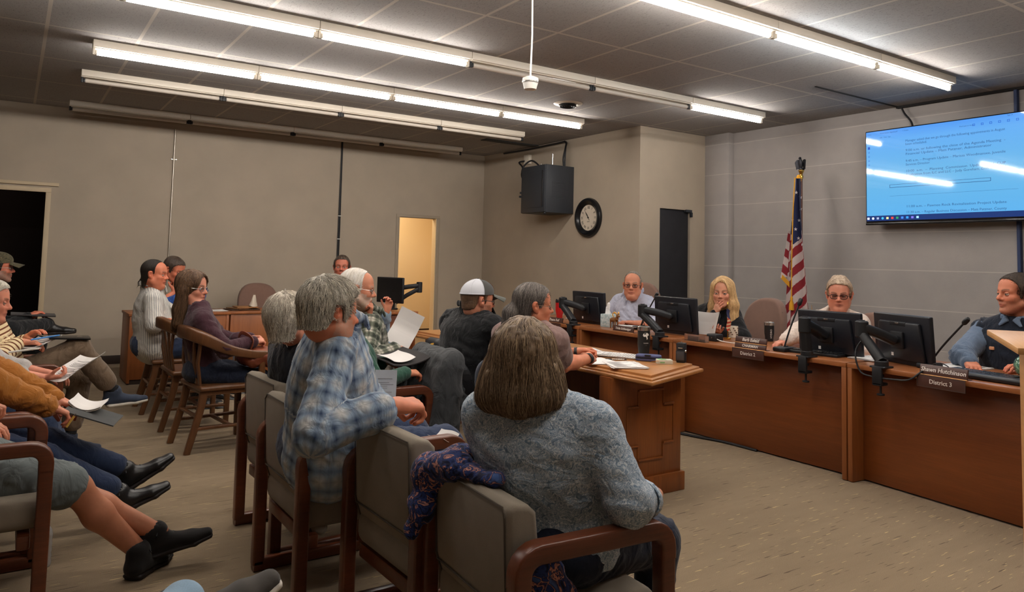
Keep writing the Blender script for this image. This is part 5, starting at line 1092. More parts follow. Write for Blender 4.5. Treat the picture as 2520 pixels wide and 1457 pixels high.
# ---- the whole figure
def person(label, loc, yaw=0.0, **o):
    s = o.get('s', 1.0); o.setdefault('hs', 1.0); bw = o.get('w', 1.0); fem = o.get('fem', 0); vox = o.get('vox', .012); B = np.array([loc[0], loc[1], 0.0]); Rz = rotz(yaw); L2W = lambda p: Rz @ np.asarray(p, float)
    # everything below lives in the figure's own frame: world axes, origin at B
    wp = lambda p: np.asarray(p, float) - B
    seat = o.get('seat', .46); pel = np.array(L2W((0, 0, seat + .085 * s))); a, b = R(o.get('lean', 3)), R(o.get('side', 0))
    dr = nrm(L2W((math.sin(a), math.sin(b), math.cos(a) * math.cos(b)))); th = yaw + R(o.get('twist', 0)); lat = rotz(th) @ np.array([0, 1., 0]); fwd = rotz(th) @ np.array([1., 0, 0]); plat = Rz @ np.array([0, 1., 0]); pf = Rz @ np.array([1., 0, 0])
    hunch = o.get('hunch', .0); chest = pel + dr * .30 * s + fwd * hunch * .3; shc = pel + dr * .425 * s + fwd * hunch; nb = pel + dr * .485 * s + fwd * (hunch * 1.2 + .005)
    sw = .172 * s * bw * (.93 if fem else 1.0); sh = {1: shc + lat * sw - dr * .028 * s + np.array([0, 0, o.get('shl', 0)]), -1: shc - lat * sw - dr * .028 * s + np.array([0, 0, o.get('shr', 0)])}
    hyaw = yaw + R(o.get('hyaw', 0)); hp, hr = R(o.get('hpitch', 0)), R(o.get('hroll', 0)); Rh = rotz(hyaw) @ roty(hp) @ rotx(hr)
    hc = wp(o['head']) if 'head' in o else nb + dr * .13 * s + fwd * (.03 + hunch * .5) + np.array([0, 0, .01]); HS = o['hs']; hw = lambda p: hc + Rh @ np.asarray(p, float) * HS
    sk = np.array(srgb(*o.get('skin', (214, 150, 118)))[:3])
    # ------ head and neck
    hv = o.get('hvox', .0055); pr, subs = head_prims(o)
    def tr(p):
        if isinstance(p, Seg): return Seg(hw(p.p0), hw(p.p1), (p.a0 * HS, p.b0 * HS) if p.e else p.a0 * HS, (p.a1 * HS, p.b1 * HS) if p.e else p.a1 * HS, Rh @ p.u, p.k)
        return Ell(hw(p.c), p.r * HS, Rh @ p.R, p.k)
    nr = (.052 if fem else .060) * s * o.get('neck', 1.0)
    o['_nr'] = nr * .98; neck = [Seg(hw((-.030, 0, -.05)), nb + np.array([0, 0, -.02]), nr * .98, nr * 1.06, k=.03), Seg(nb + np.array([0, 0, -.01]), shc - np.array([0, 0, .02]) + fwd * .01, (nr * 1.5, nr * .95), (.14 * s * bw, .06 * s), lat, k=.04)]
    hm = nets([tr(p) for p in pr] + neck, hv, .014, [(tr(p), k) for p, k in subs], taubin=1)
    loc = ((hm[0] - hc) @ Rh) / HS; hcol = head_colors(loc, o); meshes, cols = [hm], [hcol]
    if o.get('eyes', 1): (ev, eq), ec = eye_geo(o); meshes.append((hc + (ev * HS) @ Rh.T, eq)); cols.append(ec)
    # ------ arms
    l1, l2 = .285 * s, .255 * s; arms = {}; skinr = {}
    for sd, key in ((1, 'L'), (-1, 'R')):
        ar = o.get(key, {}); tgt = (hw(ar['face']) - nrm(L2W(ar['dir'])) * ar.get('fd', .13) * s) if 'face' in ar else wp(ar['at']) if 'at' in ar else pel + L2W((.30, sd * .10, .12)); hint = L2W(ar.get('hint', (-.35, sd * .5, -.8)))
        el, wr = ik(sh[sd], tgt, l1, l2, hint)
        if 'el' in ar: el = wp(ar['el']); wr = el + nrm(tgt - el) * min(l2 * 1.05, np.linalg.norm(tgt - el))
        arms[sd] = (el, wr); hd = nrm(L2W(ar['dir'])) if 'dir' in ar else nrm(wr - el); hn = L2W(ar['n']) if 'n' in ar else np.array([0, 0, -1.])
        hp_ = hand_prims(wr, hd, hn, sd, ar.get('curl', (25, 30, 20)), ar.get('thumb', .5), o.get('hand', 1.0) * s * (.92 if fem else 1.0), ar.get('spread', 1.0))
        arms[sd] = (el, wr, hd, hn); fr = (.036 if fem else .041) * s * bw ** .5
        fa = [Seg(el, el * .6 + wr * .4, fr, fr * 1.02, k=.02), Seg(el * .6 + wr * .4, wr, fr * 1.02, (.028 * s, .022 * s), np.cross(hd, hn), k=.02)]
        up = [Seg(sh[sd], el, .050 * s * bw ** .5, .040 * s * bw ** .5, k=.02)]
        sl = o.get('sleeve', 'long'); bare = fa + up
        if sl == 'long': bare = [Seg(sh[sd], el, .026, .026), Seg(el, el * .35 + wr * .65, .026, .028 * s), Seg(el * .35 + wr * .65, wr, .030 * s, (.027 * s, .021 * s), np.cross(hd, hn), k=.02)]
        elif sl not in ('short', 'roll', 'none'): pass
        am = nets(bare + hp_, o.get('avox', .0045), .012, taubin=1); meshes.append(am)
        c = np.tile(sk, (len(am[0]), 1)); tips = np.min([np.linalg.norm(am[0] - p.p1, axis=1) for p in hp_[-1:] + [q for q in hp_ if q.k == .004 * o.get('hand', 1.0) * s * (.92 if fem else 1.0)]], 0)
        c = c * (1 - .22 * np.exp(-(tips / .014) ** 2)[:, None] * np.array([.2, 1, 1])); c *= (1 + .10 * vnoise(am[0] * 60, 3))[:, None]
        if ar.get('nails'): c = np.where((tips < .0075)[:, None], np.array(srgb(*ar['nails'])[:3]), c)
        cols.append(c)
    # ------ legs
    hipw = .092 * s * (1.08 if fem else 1.0); t1, t2 = .43 * s, .42 * s; legs = {}
    for sd, key in ((1, 'LL'), (-1, 'RL')):
        lg = o.get(key, {}); hip = pel + plat * sd * hipw + np.array([0, 0, -.005]); an = wp(lg['at']) if 'at' in lg else L2W((.44, sd * .13, .085)); kn, an = ik(hip, an, t1, t2, L2W(lg.get('hint', (.8, sd * .12, .9)))); td = nrm(L2W(lg.get('toe', (1, sd * .15, -.12)))); legs[sd] = (hip, kn, an, td)
    socks = []; pants = o.get('pants', 'long'); tr_ = o.get('thigh', 1.0)
    if pants == 'short':
        for sd in (1, -1):
            hip, kn, an, td = legs[sd]; cf = kn * .62 + an * .38 - nrm(L2W((1, 0, .2))) * .012; pr_ = [Seg(hip * .35 + kn * .65, kn, .068 * s, .056 * s, k=.02), Ell(kn + nrm(kn - an) * .0 + np.array([0, 0, -.005]), .054 * s, k=.02), Seg(kn, cf, .054 * s, .058 * s, k=.03), Seg(cf, an, .056 * s, .036 * s, k=.03), Seg(an, an - nrm(np.array([0, 0, 1.]) - td * td[2]) * .05 + td * .01, .036 * s, .034 * s)]
            if o.get('sock'): socks.append([Seg(kn * .14 + an * .86, an + np.array([0, 0, .01]), .050 * s, .043 * s), Seg(an + np.array([0, 0, .01]), an - np.array([0, 0, .02]), .043 * s, .042 * s)])
            lm = nets(pr_, .007, .02, taubin=1); meshes.append(lm); cols.append(np.tile(sk * np.array([1., .96, .94]), (len(lm[0]), 1)) * (1 + .12 * vnoise(lm[0] * 25, 2) + .05 * vnoise(lm[0] * 90, 4))[:, None])
    elif o.get('ankles', 1):
        for sd in (1, -1):
            hip, kn, an, td = legs[sd]; lm = nets([Seg(hip, kn, .035), Seg(kn, an, .036, .036 * s)], .010, .02); meshes.append(lm); cols.append(np.tile(np.array(srgb(*o['sock'])[:3]) if o.get('sock') else sk, (len(lm[0]), 1)))
    # tie the limbs to the trunk under the clothes, so that the body is one connected surface
    offs_ = np.cumsum([0] + [len(m[0]) for m in meshes]); extra = []
    trunk = hm
    for mi_, mm in enumerate(meshes):
        if mi_ == 0 or (o.get('eyes', 1) and mi_ == 1): continue
        c_ = mm[0].mean(0); tgt_ = min([sh[1], sh[-1], legs[1][0], legs[-1][0]], key=lambda q: np.linalg.norm(mm[0] - q, axis=1).min()); ia = np.linalg.norm(mm[0] - tgt_, axis=1).argmin(); qa = mm[1][(mm[1] == ia).any(1)][0]
        ib = np.linalg.norm(trunk[0] - mm[0][ia], axis=1).argmin(); qb = trunk[1][(trunk[1] == ib).any(1)][0]
        extra.append((qa[0] + offs_[mi_], qa[1] + offs_[mi_], qb[0], qb[1]))
    body = jq(*meshes)
    if extra: body = (body[0], np.vstack([body[1], np.array(extra)]))
    me = mk_mesh('person', body, M['skin'], ang=179, attrs={'col': ('FLOAT_COLOR', np.hstack([np.clip(np.vstack(cols), 0, 1), np.ones((sum(len(m[0]) for m in meshes), 1))]))})
    root = bpy.data.objects.new('person', me); COL.objects.link(root); root.location = B; tag(root, label, 'person', o.get('group'))
    def child(nm, m, mt, p=None, lab=None, prims=None, ang=179):
        at = {'cuv': ('FLOAT_VECTOR', uvs(prims, m[0]))} if prims is not None else None
        return obj(nm, m, mt, p or root, lab, ang=ang, attrs=at)
    # ------ top
    be, ch = o.get('belly', 1.0), o.get('chest', 1.0); g = o.get('thick', .012)
    def top_prims(g, sleeve, hem=.0):
        tp = [Seg(pel + np.array([0, 0, .03 - hem]) + pf * .01, chest - dr * .06 * s + fwd * .012 * (be - .9) * 3, (.165 * s * bw * be ** .5 + g, .115 * s * be + g), (.158 * s * bw + g, .110 * s * be ** .7 + g), lat, k=.05),
              Seg(chest - dr * .06 * s, chest + dr * .05 * s, (.158 * s * bw + g, .110 * s * be ** .7 + g), (.168 * s * bw + g, .108 * s * ch + g), lat, k=.05), Seg(chest + dr * .05 * s, shc - dr * .01 * s, (.168 * s * bw + g, .105 * s * ch + g), (.125 * s * bw + g, .066 * s + g), lat, k=.05),
              Seg(sh[-1] + dr * .006, sh[1] + dr * .006, .040 * s + g, .040 * s + g, k=.05), Seg(sh[-1] + dr * .02, nb, .026 * s + g, .036 * s + g, k=.04), Seg(sh[1] + dr * .02, nb, .026 * s + g, .036 * s + g, k=.04), Seg(shc, nb + np.array([0, 0, .0]), (.09 * s + g, .058 * s + g), (nr * 1.12 + g * .6, nr * 1.1 + g * .6), lat, k=.04)]
        nk = nb - dr * .004; tp += [Seg(nk + fwd * math.cos(t0) * nr * 1.22 + lat * math.sin(t0) * nr * 1.22 - np.array([0, 0, .016 * math.cos(t0)]), nk + fwd * math.cos(t1) * nr * 1.22 + lat * math.sin(t1) * nr * 1.22 - np.array([0, 0, .016 * math.cos(t1)]), .010 + g * .25, k=.012) for t0, t1 in [(2 * PI * j / 10, 2 * PI * (j + 1) / 10) for j in range(10)]]
        if fem or o.get('bust'): tp += [Ell(chest + fwd * (.085 * s * ch) + lat * sd * .075 * s * bw + np.array([0, 0, -.01]), np.array([.062, .07, .07]) * s * (o.get('bust', 1.0) or 1.0), k=.05) for sd in (1, -1)]
        if o.get('belly', 1) > 1.1: tp.append(Ell(pel + dr * .13 * s + pf * .07 * s * be, np.array([.105 * be, .145 * bw * be ** .5, .12]) * s, rotz(yaw), k=.06))
        sp = []
        for sd in (1, -1):
            el, wr, hd, hn = arms[sd]; u0 = (.051 * s * bw ** .5 + g); u1 = .047 * s * bw ** .5 + g; f1 = .030 * s + g * .9
            if sleeve == 'none': continue
            if sleeve == 'short': e2 = sh[sd] + (el - sh[sd]) * o.get('slv', .72); sp.append(Seg(sh[sd], e2, u0, (u0 + u1) / 2 + .006, k=.035))
            elif sleeve == 'roll': sp += [Seg(sh[sd], el, u0, u1, k=.035), Seg(el, el + (wr - el) * o.get('slv', .5), u1, u1 * .92, k=.03)]
            else: sp += [Seg(sh[sd], el, u0, u1, k=.035), Seg(el, el + (wr - el) * o.get('slv', .96), u1, f1, k=.03)]
        return tp, sp
    def garment(nm, mt, g, sleeve, lab=None, hem=0.0, op=0.0, amp=None, vdrop=.0, seed=0, neckcut=True):
        tp, sp = top_prims(g, sleeve, hem); pr_ = tp + sp
        subs = [(Seg(nb - dr * .012 + fwd * .004, hc, nr * 1.04, nr * 1.25), .006)] if neckcut else []
        if vdrop: subs.append((Seg(nb + fwd * .06, nb + fwd * .115 - dr * vdrop, .030, .012), .01))
        if op: subs.append((Seg(nb + fwd * .11, pel + pf * .17 * be, (.045 * op, .10), (.06 * op, .12), lat), .01))
        m = nets(pr_, vox, .03, subs, taubin=2); V = folds(m[0], m[1], pr_, o.get('fold', .006) if amp is None else amp, seed + int(abs(loc[0][0] * 1000)) % 97)
        # keep cloth off the seat pan
        return child(nm, (V, m[1]), mt, None, lab, pr_)
    top = garment(o.get('topname', 'shirt'), o['top'], g, o.get('sleeve', 'long'), o.get('toplabel'), vdrop=o.get('vneck', 0), hem=o.get('hem', .02))
    if o.get('collar'):
        cp = []; cr = nr * 1.22 + g + .008
        for i in range(14):
            t0, t1 = [PI + (-1.0 + 2.0 * j / 14) * PI * .90 for j in (i, i + 1)]
            q = lambda t: nb + np.array([0, 0, .040 - .026 * math.cos(t) * (1 if math.cos(t) > 0 else .35)]) + fwd * (math.cos(t) * cr - .004) + lat * math.sin(t) * cr
            cp.append(Seg(q(t0), q(t1), (.019 * o['collar'], .0085), (.019 * o['collar'], .0085), np.array([0, 0, 1.]), k=.012))
        f0 = nb + fwd * (cr + .004) + np.array([0, 0, .012])
        for sd in (1, -1): cp.append(Seg(f0 + lat * sd * .028 + np.array([0, 0, .004]), f0 + lat * sd * .062 + fwd * .012 - np.array([0, 0, .036]), (.022, .0085), (.009, .0075), lat + fwd * -.2, k=.008))
        cm = nets(cp, .0048, .008, taubin=2); child('collar', cm, o.get('collarmat', o['top']), top, None, cp)
    if o.get('tee'): 
        cm = nets([Seg(nb + fwd * .035 + np.array([0, 0, .005]), nb + fwd * .085 - np.array([0, 0, .06]), (.05, .02), (.025, .014), lat)], .007, .01); child('undershirt', cm, o['tee'])
    if o.get('jacket'): garment(o.get('jname', 'jacket'), o['jacket'], g + (.012 if o.get('jsleeve', 'long') != 'none' else .022), o.get('jsleeve', 'long'), o.get('jlabel'), hem=.05, op=o.get('jopen', 1.0), seed=5)
    # ------ trousers, shoes
    gp = .010; pp = [Seg(pel + plat * .05 + np.array([0, 0, .035]), pel - plat * .05 + np.array([0, 0, .035]), (.155 * s * bw * be ** .4 - .04, .112 * s * be ** .5), (.155 * s * bw * be ** .4 - .04, .112 * s * be ** .5), pf, k=.05), Ell(pel + np.array([0, 0, -.015]) - pf * .02, np.array([.125, .175 * bw ** .5, .085]) * s * (1.06 if fem else 1), rotz(yaw), k=.05)]
    for sd in (1, -1):
        hip, kn, an, td = legs[sd]; pp += [Seg(hip + pf * .02, kn, .088 * s * tr_ * bw ** .4 + gp, .062 * s * tr_ ** .6 + gp, k=.045)] if pants != 'short' else [Seg(hip + pf * .02, hip * .12 + kn * .88, .092 * s * tr_ + gp, .082 * s + gp, k=.045)]
        if pants != 'short': pp += [Seg(kn, an + (kn - an) * o.get('pcuff', .12), .062 * s * tr_ ** .6 + gp, .050 * s * o.get('flare', 1.0) + gp * .6, k=.035)]
    m = nets(pp, vox, .03, taubin=2); V = folds(m[0], m[1], pp, o.get('pfold', .005), 21); child(o.get('pname', 'trousers'), (V, m[1]), o['trousers'], None, o.get('plabel'), pp)
    for sk_ in socks: child('sock', nets(sk_, .007, .02), o['sock'])
    for sd in (1, -1):
        if not o.get('shoe'): break
        hip, kn, an, td = legs[sd]; up_ = nrm(np.array([0, 0, 1.]) - td * td[2]); sc_ = s * o.get('shoes', 1.0); lt = np.cross(up_, td); F_ = lambda x, y, z: an + td * x * sc_ + lt * y * sc_ + up_ * z * sc_
        up1 = [Seg(F_(-.045, 0, -.045), F_(.03, 0, -.045), (.036 * sc_, .034 * sc_), (.040 * sc_, .036 * sc_), lt), Seg(F_(.03, 0, -.042), F_(.12, 0, -.058), (.040 * sc_, .034 * sc_), (.048 * sc_, .026 * sc_), lt), Seg(F_(.12, 0, -.058), F_(.185, 0, -.062), (.048 * sc_, .025 * sc_), (.034 * sc_, .019 * sc_), lt), Seg(F_(-.035, 0, -.04), F_(-.03, 0, .02), (.034 * sc_, .040 * sc_), (.038 * sc_, .046 * sc_), lt), Seg(F_(.0, 0, -.03), an + (kn - an) * o.get('shoe_h', .03), .040 * sc_, .045 * sc_)]
        flat = lambda G, z: -((G - an) @ up_ - z * sc_)
        sm_ = nets(up1, .0065, .02, [(Seg(an + (kn - an) * .06, an + (kn - an) * .25, .036 * sc_, .040 * sc_), .006)], [lambda G: flat(G, -.075)], taubin=1); sh_ = child('shoe', sm_, o['shoe'])
        sp_ = [Seg(F_(-.045, 0, -.078), F_(.03, 0, -.078), (.043 * sc_, .017 * sc_), (.040 * sc_, .016 * sc_), lt), Seg(F_(.03, 0, -.078), F_(.125, 0, -.078), (.040 * sc_, .016 * sc_), (.052 * sc_, .016 * sc_), lt), Seg(F_(.125, 0, -.078), F_(.19, 0, -.074), (.052 * sc_, .016 * sc_), (.037 * sc_, .013 * sc_), lt)]
        so_ = nets(sp_, .0065, .012, (), [lambda G: flat(G, -.092)], taubin=1); child('sole', so_, o.get('sole', M['black']), sh_)
        if o.get('laces'):
            lm_ = join(*[tube(smooth_path([F_(.03 + .02 * i, -.026, -.012 - .011 * i), F_(.035 + .02 * i, 0, .002 - .0115 * i), F_(.03 + .02 * i, .026, -.012 - .011 * i)], 3), .0032, 6) for i in range(5)], *[tube(smooth_path([F_(.03, 0, .004), F_(.0, y, .022), F_(-.012, y * 1.8, .008)], 4), .003, 6) for y in (-.03, .03)]); obj('lace', lm_, o['laces'], sh_)
    # ------ hair, glasses
    if o.get('hair'):
        hmm, stm = hairmats(o['hcol']); o2 = o; V, Q, prs, _ = hair_shell(o2, Rh, hc, o.get('hairvox', .007))
        if o.get('hmess', 0): N = qnorm(V, Q); V = V + N * (o['hmess'] * vnoise(V * 45, 8) + o['hmess'] * .6 * vnoise(V * 110, 9))[:, None]
        ho = child('hair', (V, Q), hmm, None, None, prs)
        if o.get('ns'): strands(o, V, Q, prs, Rh, hc, o['ns'], 11, ho, stm)
    if o.get('glasses'):
        gm = o['glasses']; parts = []; gy, gz, gx = .033, -.004, .097; rw, rh = o.get('gsize', (.024, .0155)); rr = o.get('grim', .0016)
        for sd in (1, -1):
            lp = np.array([(gx - .0035 * (1 + math.cos(t) * sd) - .002, sd * gy + rw * math.copysign(abs(math.cos(t)) ** .75, math.cos(t)), gz + rh * math.copysign(abs(math.sin(t)) ** .75, math.sin(t))) for t in np.linspace(0, 2 * PI, 24, endpoint=False)])
            parts.append(sweep([hw(p) for p in lp], circ(rr * HS, 6), Rh[:, 0], closed=True)); parts.append(tube([hw(p) for p in smooth_path([(gx - .008, sd * (gy + rw), gz + .006), (.07, sd * .078 * o.get('fw', 1.0), gz + .007), (.0, sd * .083 * o.get('fw', 1.0), gz + .008), (-.012, sd * .083, -.008)], 4)], rr * HS, 6))
        parts.append(tube([hw(p) for p in ((gx - .004, -gy + rw, gz + .004), (gx + .004, 0, gz + .008), (gx - .004, gy - rw, gz + .004))], rr * HS, 6)); go = obj('glasses', join(*parts), gm, root)
        if 'lens' not in M: 
            ln = NT('clear_lens'); ln.P(col=(.9, .9, .9, 1), rough=.02, trans=1.0, ior=1.02, alpha=.25); M['lens'] = ln.m
        obj('lens', join(*[tf(tf(prism(superell(rw * 2, rh * 2, 2.7, 20), -.0005, .0005), basis((0, 1, 0), (0, 0, 1), (1, 0, 0)), (gx - .005, sd * gy, gz)), Rh * HS, hc) for sd in (1, -1)]), M['lens'], go)
    root['_'] = 1; del root['_']
    return root, dict(hw=hw, Rh=Rh, hc=hc, nb=nb, arms=arms, legs=legs, B=B, child=child, fwd=fwd, lat=lat, chest=chest, pel=pel, dr=dr, sh=sh, top=top, HS=HS, shc=shc)
# ---------------------------------------------------------------- cloth for the people
def plaid(name, base, c1, c2, per, w1=.5, w2=.12, soft=.25):
    """woven check from the limb coordinates"""
    t = NT(name); s_ = t.sep(t.attr('cuv').outputs['Vector'])
    def bands(x, per, w, ph=0.0):
        f = t.math('FRACT', t.math('ADD', t.math('DIVIDE', x, per), ph + 20.0)); d = t.math('ABSOLUTE', t.math('SUBTRACT', f, .5)); return t.ramp(d, [(max(w / 2 - soft * .5, 0), (1, 1, 1)), (w / 2 + soft * .5, (0, 0, 0))])
    a, b = bands(s_[0], per, w1), bands(s_[1], per, w1); la, lb = bands(s_[0], per, .07, .5), bands(s_[1], per, .07, .5)
    both = t.mix(.5, a, b, 'MIX'); c = t.ramp(both, [(0., base), (.5, c1), (1., c2)])
    ln = t.mix(1.0, la, lb, 'LIGHTEN'); c = t.mix(t.math('MULTIPLY', ln, .55), c, c2); fo = t.noise(t.mp((9, 9, 5), (.5, .4, .2)), 1.6, 3, .55, 1.1)
    t.P(col=c, rough=.88, spec=.2, sheen=.1, nor=t.bump(t.noise(t.obj(), 900, 2), .25, .0015, t.bump(fo, .5, .03))); return t.m
def stripes(name, base, col, per, w, ax=1, soft=.06):
    t = NT(name); s_ = t.sep(t.attr('cuv').outputs['Vector']); f = t.math('FRACT', t.math('ADD', t.math('DIVIDE', s_[ax], per), 20.0)); d = t.math('ABSOLUTE', t.math('SUBTRACT', f, .5))
    t.P(col=t.ramp(d, [(max(w / 2 - soft * .5, 0), col), (w / 2 + soft * .5, base)]), rough=.88, spec=.2, nor=t.bump(t.noise(t.mp((9, 9, 5)), 1.6, 3, .55, 1.), .4, .03)); return t.m
def printed(name, cols, scale, rough=.85, dist=2.5, fold=.5):
    t = NT(name); n = t.noise(t.obj(), scale, 2, .5, dist); t.P(col=t.ramp(n, cols), rough=rough, spec=.2, sheen=.1, nor=t.bump(t.noise(t.obj(), 800, 2), .2, .0015, t.bump(t.noise(t.mp((8, 8, 12)), 1.5, 3, .55, 1.), fold, .03))); return t.m
C = srgb
P_ = dict(
 plaid=plaid('blue_white_plaid_flannel', C(246, 244, 232), C(150, 170, 190), C(30, 50, 84), .085, .42, .1, .5),
 flannel=plaid('green_white_flannel', C(204, 198, 184), C(108, 112, 98), C(42, 48, 40), .085, .5, .1, .2),
 striped=stripes('white_pinstripe_shirt', C(206, 202, 194), C(120, 124, 128), .017, .26),
 cream_str=stripes('cream_brown_stripes', C(222, 202, 162), C(104, 58, 36), .030, .34, 0),
 floral=printed('grey_blue_paisley', [(.32, C(112, 132, 152)), (.44, C(150, 168, 186)), (.5, C(220, 226, 228)), (.55, C(124, 144, 164)), (.66, C(168, 182, 196))], 46, dist=2.2, fold=.35),
 navyflower=printed('navy_pink_floral', [(.38, C(24, 26, 54)), (.47, C(44, 62, 118)), (.53, C(34, 34, 66)), (.56, C(204, 142, 128)), (.60, C(40, 38, 70)), (.70, C(74, 100, 156))], 22, dist=1.5),
 navy=cloth('dark_navy_knit', C(30, 33, 42), fold=.5), black=cloth('black_shirt_cloth', C(26, 27, 29), fold=.6), jeans=cloth('blue_denim', C(42, 54, 80), 500, .18, fold=.4), darkjeans=cloth('dark_denim', C(30, 36, 52), 500, .15, fold=.4), jeanlight=cloth('light_blue_denim', C(150, 172, 190), 500, .12, fold=.3),
 green=cloth('dark_green_sweater', C(48, 84, 70), fold=.4), lightblue=cloth('light_blue_chambray', C(142, 164, 180), fold=.5), red=cloth('red_jacket_cloth', C(168, 40, 40), fold=.6), royal=cloth('royal_blue_polo', C(34, 66, 128), fold=.4), maroon=cloth('dark_maroon_knit', C(64, 38, 46), fold=.5), mauve=cloth('mauve_tee', C(140, 114, 108), fold=.5),
 paleblue=cloth('pale_blue_shirt', C(184, 188, 206), 900, .05, fold=.6), blazer=cloth('black_blazer', C(22, 22, 24), fold=.4), beigetop=cloth('beige_top', C(170, 140, 120)), cream=cloth('cream_cardigan', C(216, 198, 184), fold=.5), vest=cloth('navy_fleece_vest', C(26, 32, 44), 300, fold=.4), slate=cloth('slate_blue_shirt', C(96, 112, 134), fold=.5),
 uniform=cloth('dark_uniform', C(40, 36, 38)), camo=printed('camouflage', [(.4, C(58, 56, 42)), (.5, C(98, 90, 66)), (.6, C(46, 44, 36)), (.7, C(120, 108, 84))], 26), tee=cloth('grey_printed_tee', C(176, 172, 168), fold=.5), gvest=cloth('charcoal_vest', C(48, 52, 52), fold=.4), mustard=cloth('mustard_corduroy', C(164, 104, 42), 600, .1, fold=.6), khaki=cloth('brown_khaki', C(112, 94, 76), fold=.4), greyshort=cloth('grey_short_cloth', C(106, 114, 114), fold=.5), charcoal=cloth('charcoal_wool', C(66, 68, 70), 500, .12, fold=.5),
 leather=plain('brown_leather', C(128, 66, 44), .45, .4, bump=.2, bscale=120, var=.15), shoeblack=plain('black_leather_shoe', C(30, 29, 30), .35, .5, bump=.15, bscale=150), sneaker=cloth('black_mesh_sneaker', C(30, 28, 28), 900), navyshoe=cloth('navy_canvas_shoe', C(52, 60, 76)), solewhite=plain('off_white_sole', C(206, 200, 188), .6), soleblack=plain('black_rubber_sole', C(34, 28, 27), .6))
GB = plain('dark_glasses_frame', C(40, 28, 28), .3, .5); GS = plain('thin_metal_frame', C(140, 110, 90), .3, .5, .7); GW = plain('silver_glasses_frame', C(190, 186, 180), .3, .5, .7)
V = lambda *a: np.array(a, float)
INFO = {}
def rec(k, rt): INFO[k] = rt; return rt
# ---- witnesses seated in the chair rows
LONG1 = dict(locks=[((-.02, 0, .03), (-.04, 0, -.06), (.098, .092), (.118, .088)), ((-.045, 0, -.06), (-.065, 0, -.095), (.112, .085), (.124, .058)), ((-.02, .085, -.02), (-.03, .104, -.11), .035, .038), ((-.02, -.085, -.02), (-.03, -.104, -.11), .035, .038)], face=(.085, .060, .12, .10, -.045))
rec('front', person('grey haired woman seen from behind in a blue-grey patterned shirt, nearest the camera', (1.42, 1.88), R(28), s=.95, hs=.97, w=1.20, fem=1, belly=1.25, lean=-9, side=1, twist=6, head=(1.325, 1.885, 1.092), hyaw=14, top=P_['floral'], sleeve='roll', slv=.42, thick=.014, fold=.006, vox=.010, trousers=P_['darkjeans'], thigh=1.15, hair='long', hcol='greybrown', hth=.016, hmess=.006, ns=9000, slen=.26, spts=14, wave=.35, whorl=(-.005, -.005, .15), mess=.18, srad=.0009, lift=.010, hairvox=.006, shoe=P_['shoeblack'], collar=0,
   R=dict(el=(1.50, 1.60, .72), at=(1.72, 1.72, .68), dir=(.8, .5, -.2)), L=dict(at=(1.62, 2.05, .66)), LL=dict(at=(1.80, 2.05, .09)), RL=dict(at=(1.78, 1.78, .09)), **LONG1))
rec('plaid', person('grey haired man in a blue and white plaid shirt, arm over the next chair', (1.14, 3.05), R(2), s=1.17, hs=.99, neck=1.0, w=1.12, belly=1.3, lean=-4, side=-14, twist=-20, seat=.49, head=(1.02, 2.735, 1.190), hyaw=3, hpitch=6, hroll=-2, top=P_['plaid'], topname='plaid_shirt', sleeve='roll', slv=.78, thick=.016, fold=.009, vox=.009, collar=1.15, tee=None, vneck=.10, trousers=P_['jeans'], hair='short', hcol='grey', hth=.015, hmess=.005, ns=8000, slen=.055, mess=.55, wave=.5, srad=.0009, lift=.012, whorl=(-.06, .01, .12), shoe=P_['shoeblack'], skin=(206, 128, 96), beard=(190, 176, 160), beard_a=.45, fat=1.0, nose=1.1, hvox=.0045, avox=.004, hand=1.08,
   R=dict(at=(1.205, 2.545, .855), hint=(-1, -.2, -.55), dir=(.85, .1, -.05), n=(.1, .25, -1), curl=(52, 62, 40), thumb=.9), L=dict(at=(1.56, 3.25, .63)), LL=dict(at=(1.75, 3.28, .09)), RL=dict(at=(1.70, 3.02, .09))))
rec('navy', person('woman with short silver hair in a dark navy top, seated beyond the plaid shirt man', (1.26, 3.74), R(8), s=.99, hs=.97, neck=1.05, w=1.12, fem=1, belly=1.1, lean=-8, side=-8, head=(1.12, 3.56, 1.092), hyaw=18, top=P_['navy'], trousers=P_['darkjeans'], hair='full', hcol='silver', hth=.016, hmess=.006, ns=6000, slen=.055, spts=8, mess=.4, wave=.4, srad=.0009, lift=.010, shoe=P_['shoeblack'], skin=(208, 138, 110), L=dict(at=(1.6, 3.9, .62)), R=dict(at=(1.6, 3.66, .62))))
rec('green', person('person in a dark green sleeve resting a braceleted hand on the chair arm', (1.74, 4.20), R(-2), s=.93, w=1.0, fem=1, lean=-12, side=-4, head=(1.545, 4.12, 1.10), hyaw=10, top=P_['green'], trousers=P_['darkjeans'], hair='full', hcol='brown', hth=.012, shoe=P_['shoeblack'], skin=(200, 132, 100), collar=0,
   R=dict(at=(1.945, 3.96, .735), hint=(-.6, -.6, -.6), dir=(.95, .05, -.05), n=(0, .3, -1), curl=(35, 45, 30)), L=dict(at=(1.92, 4.22, .765), dir=(1, -.2, 0), n=(0, -.3, -1), curl=(15, 25, 15))))
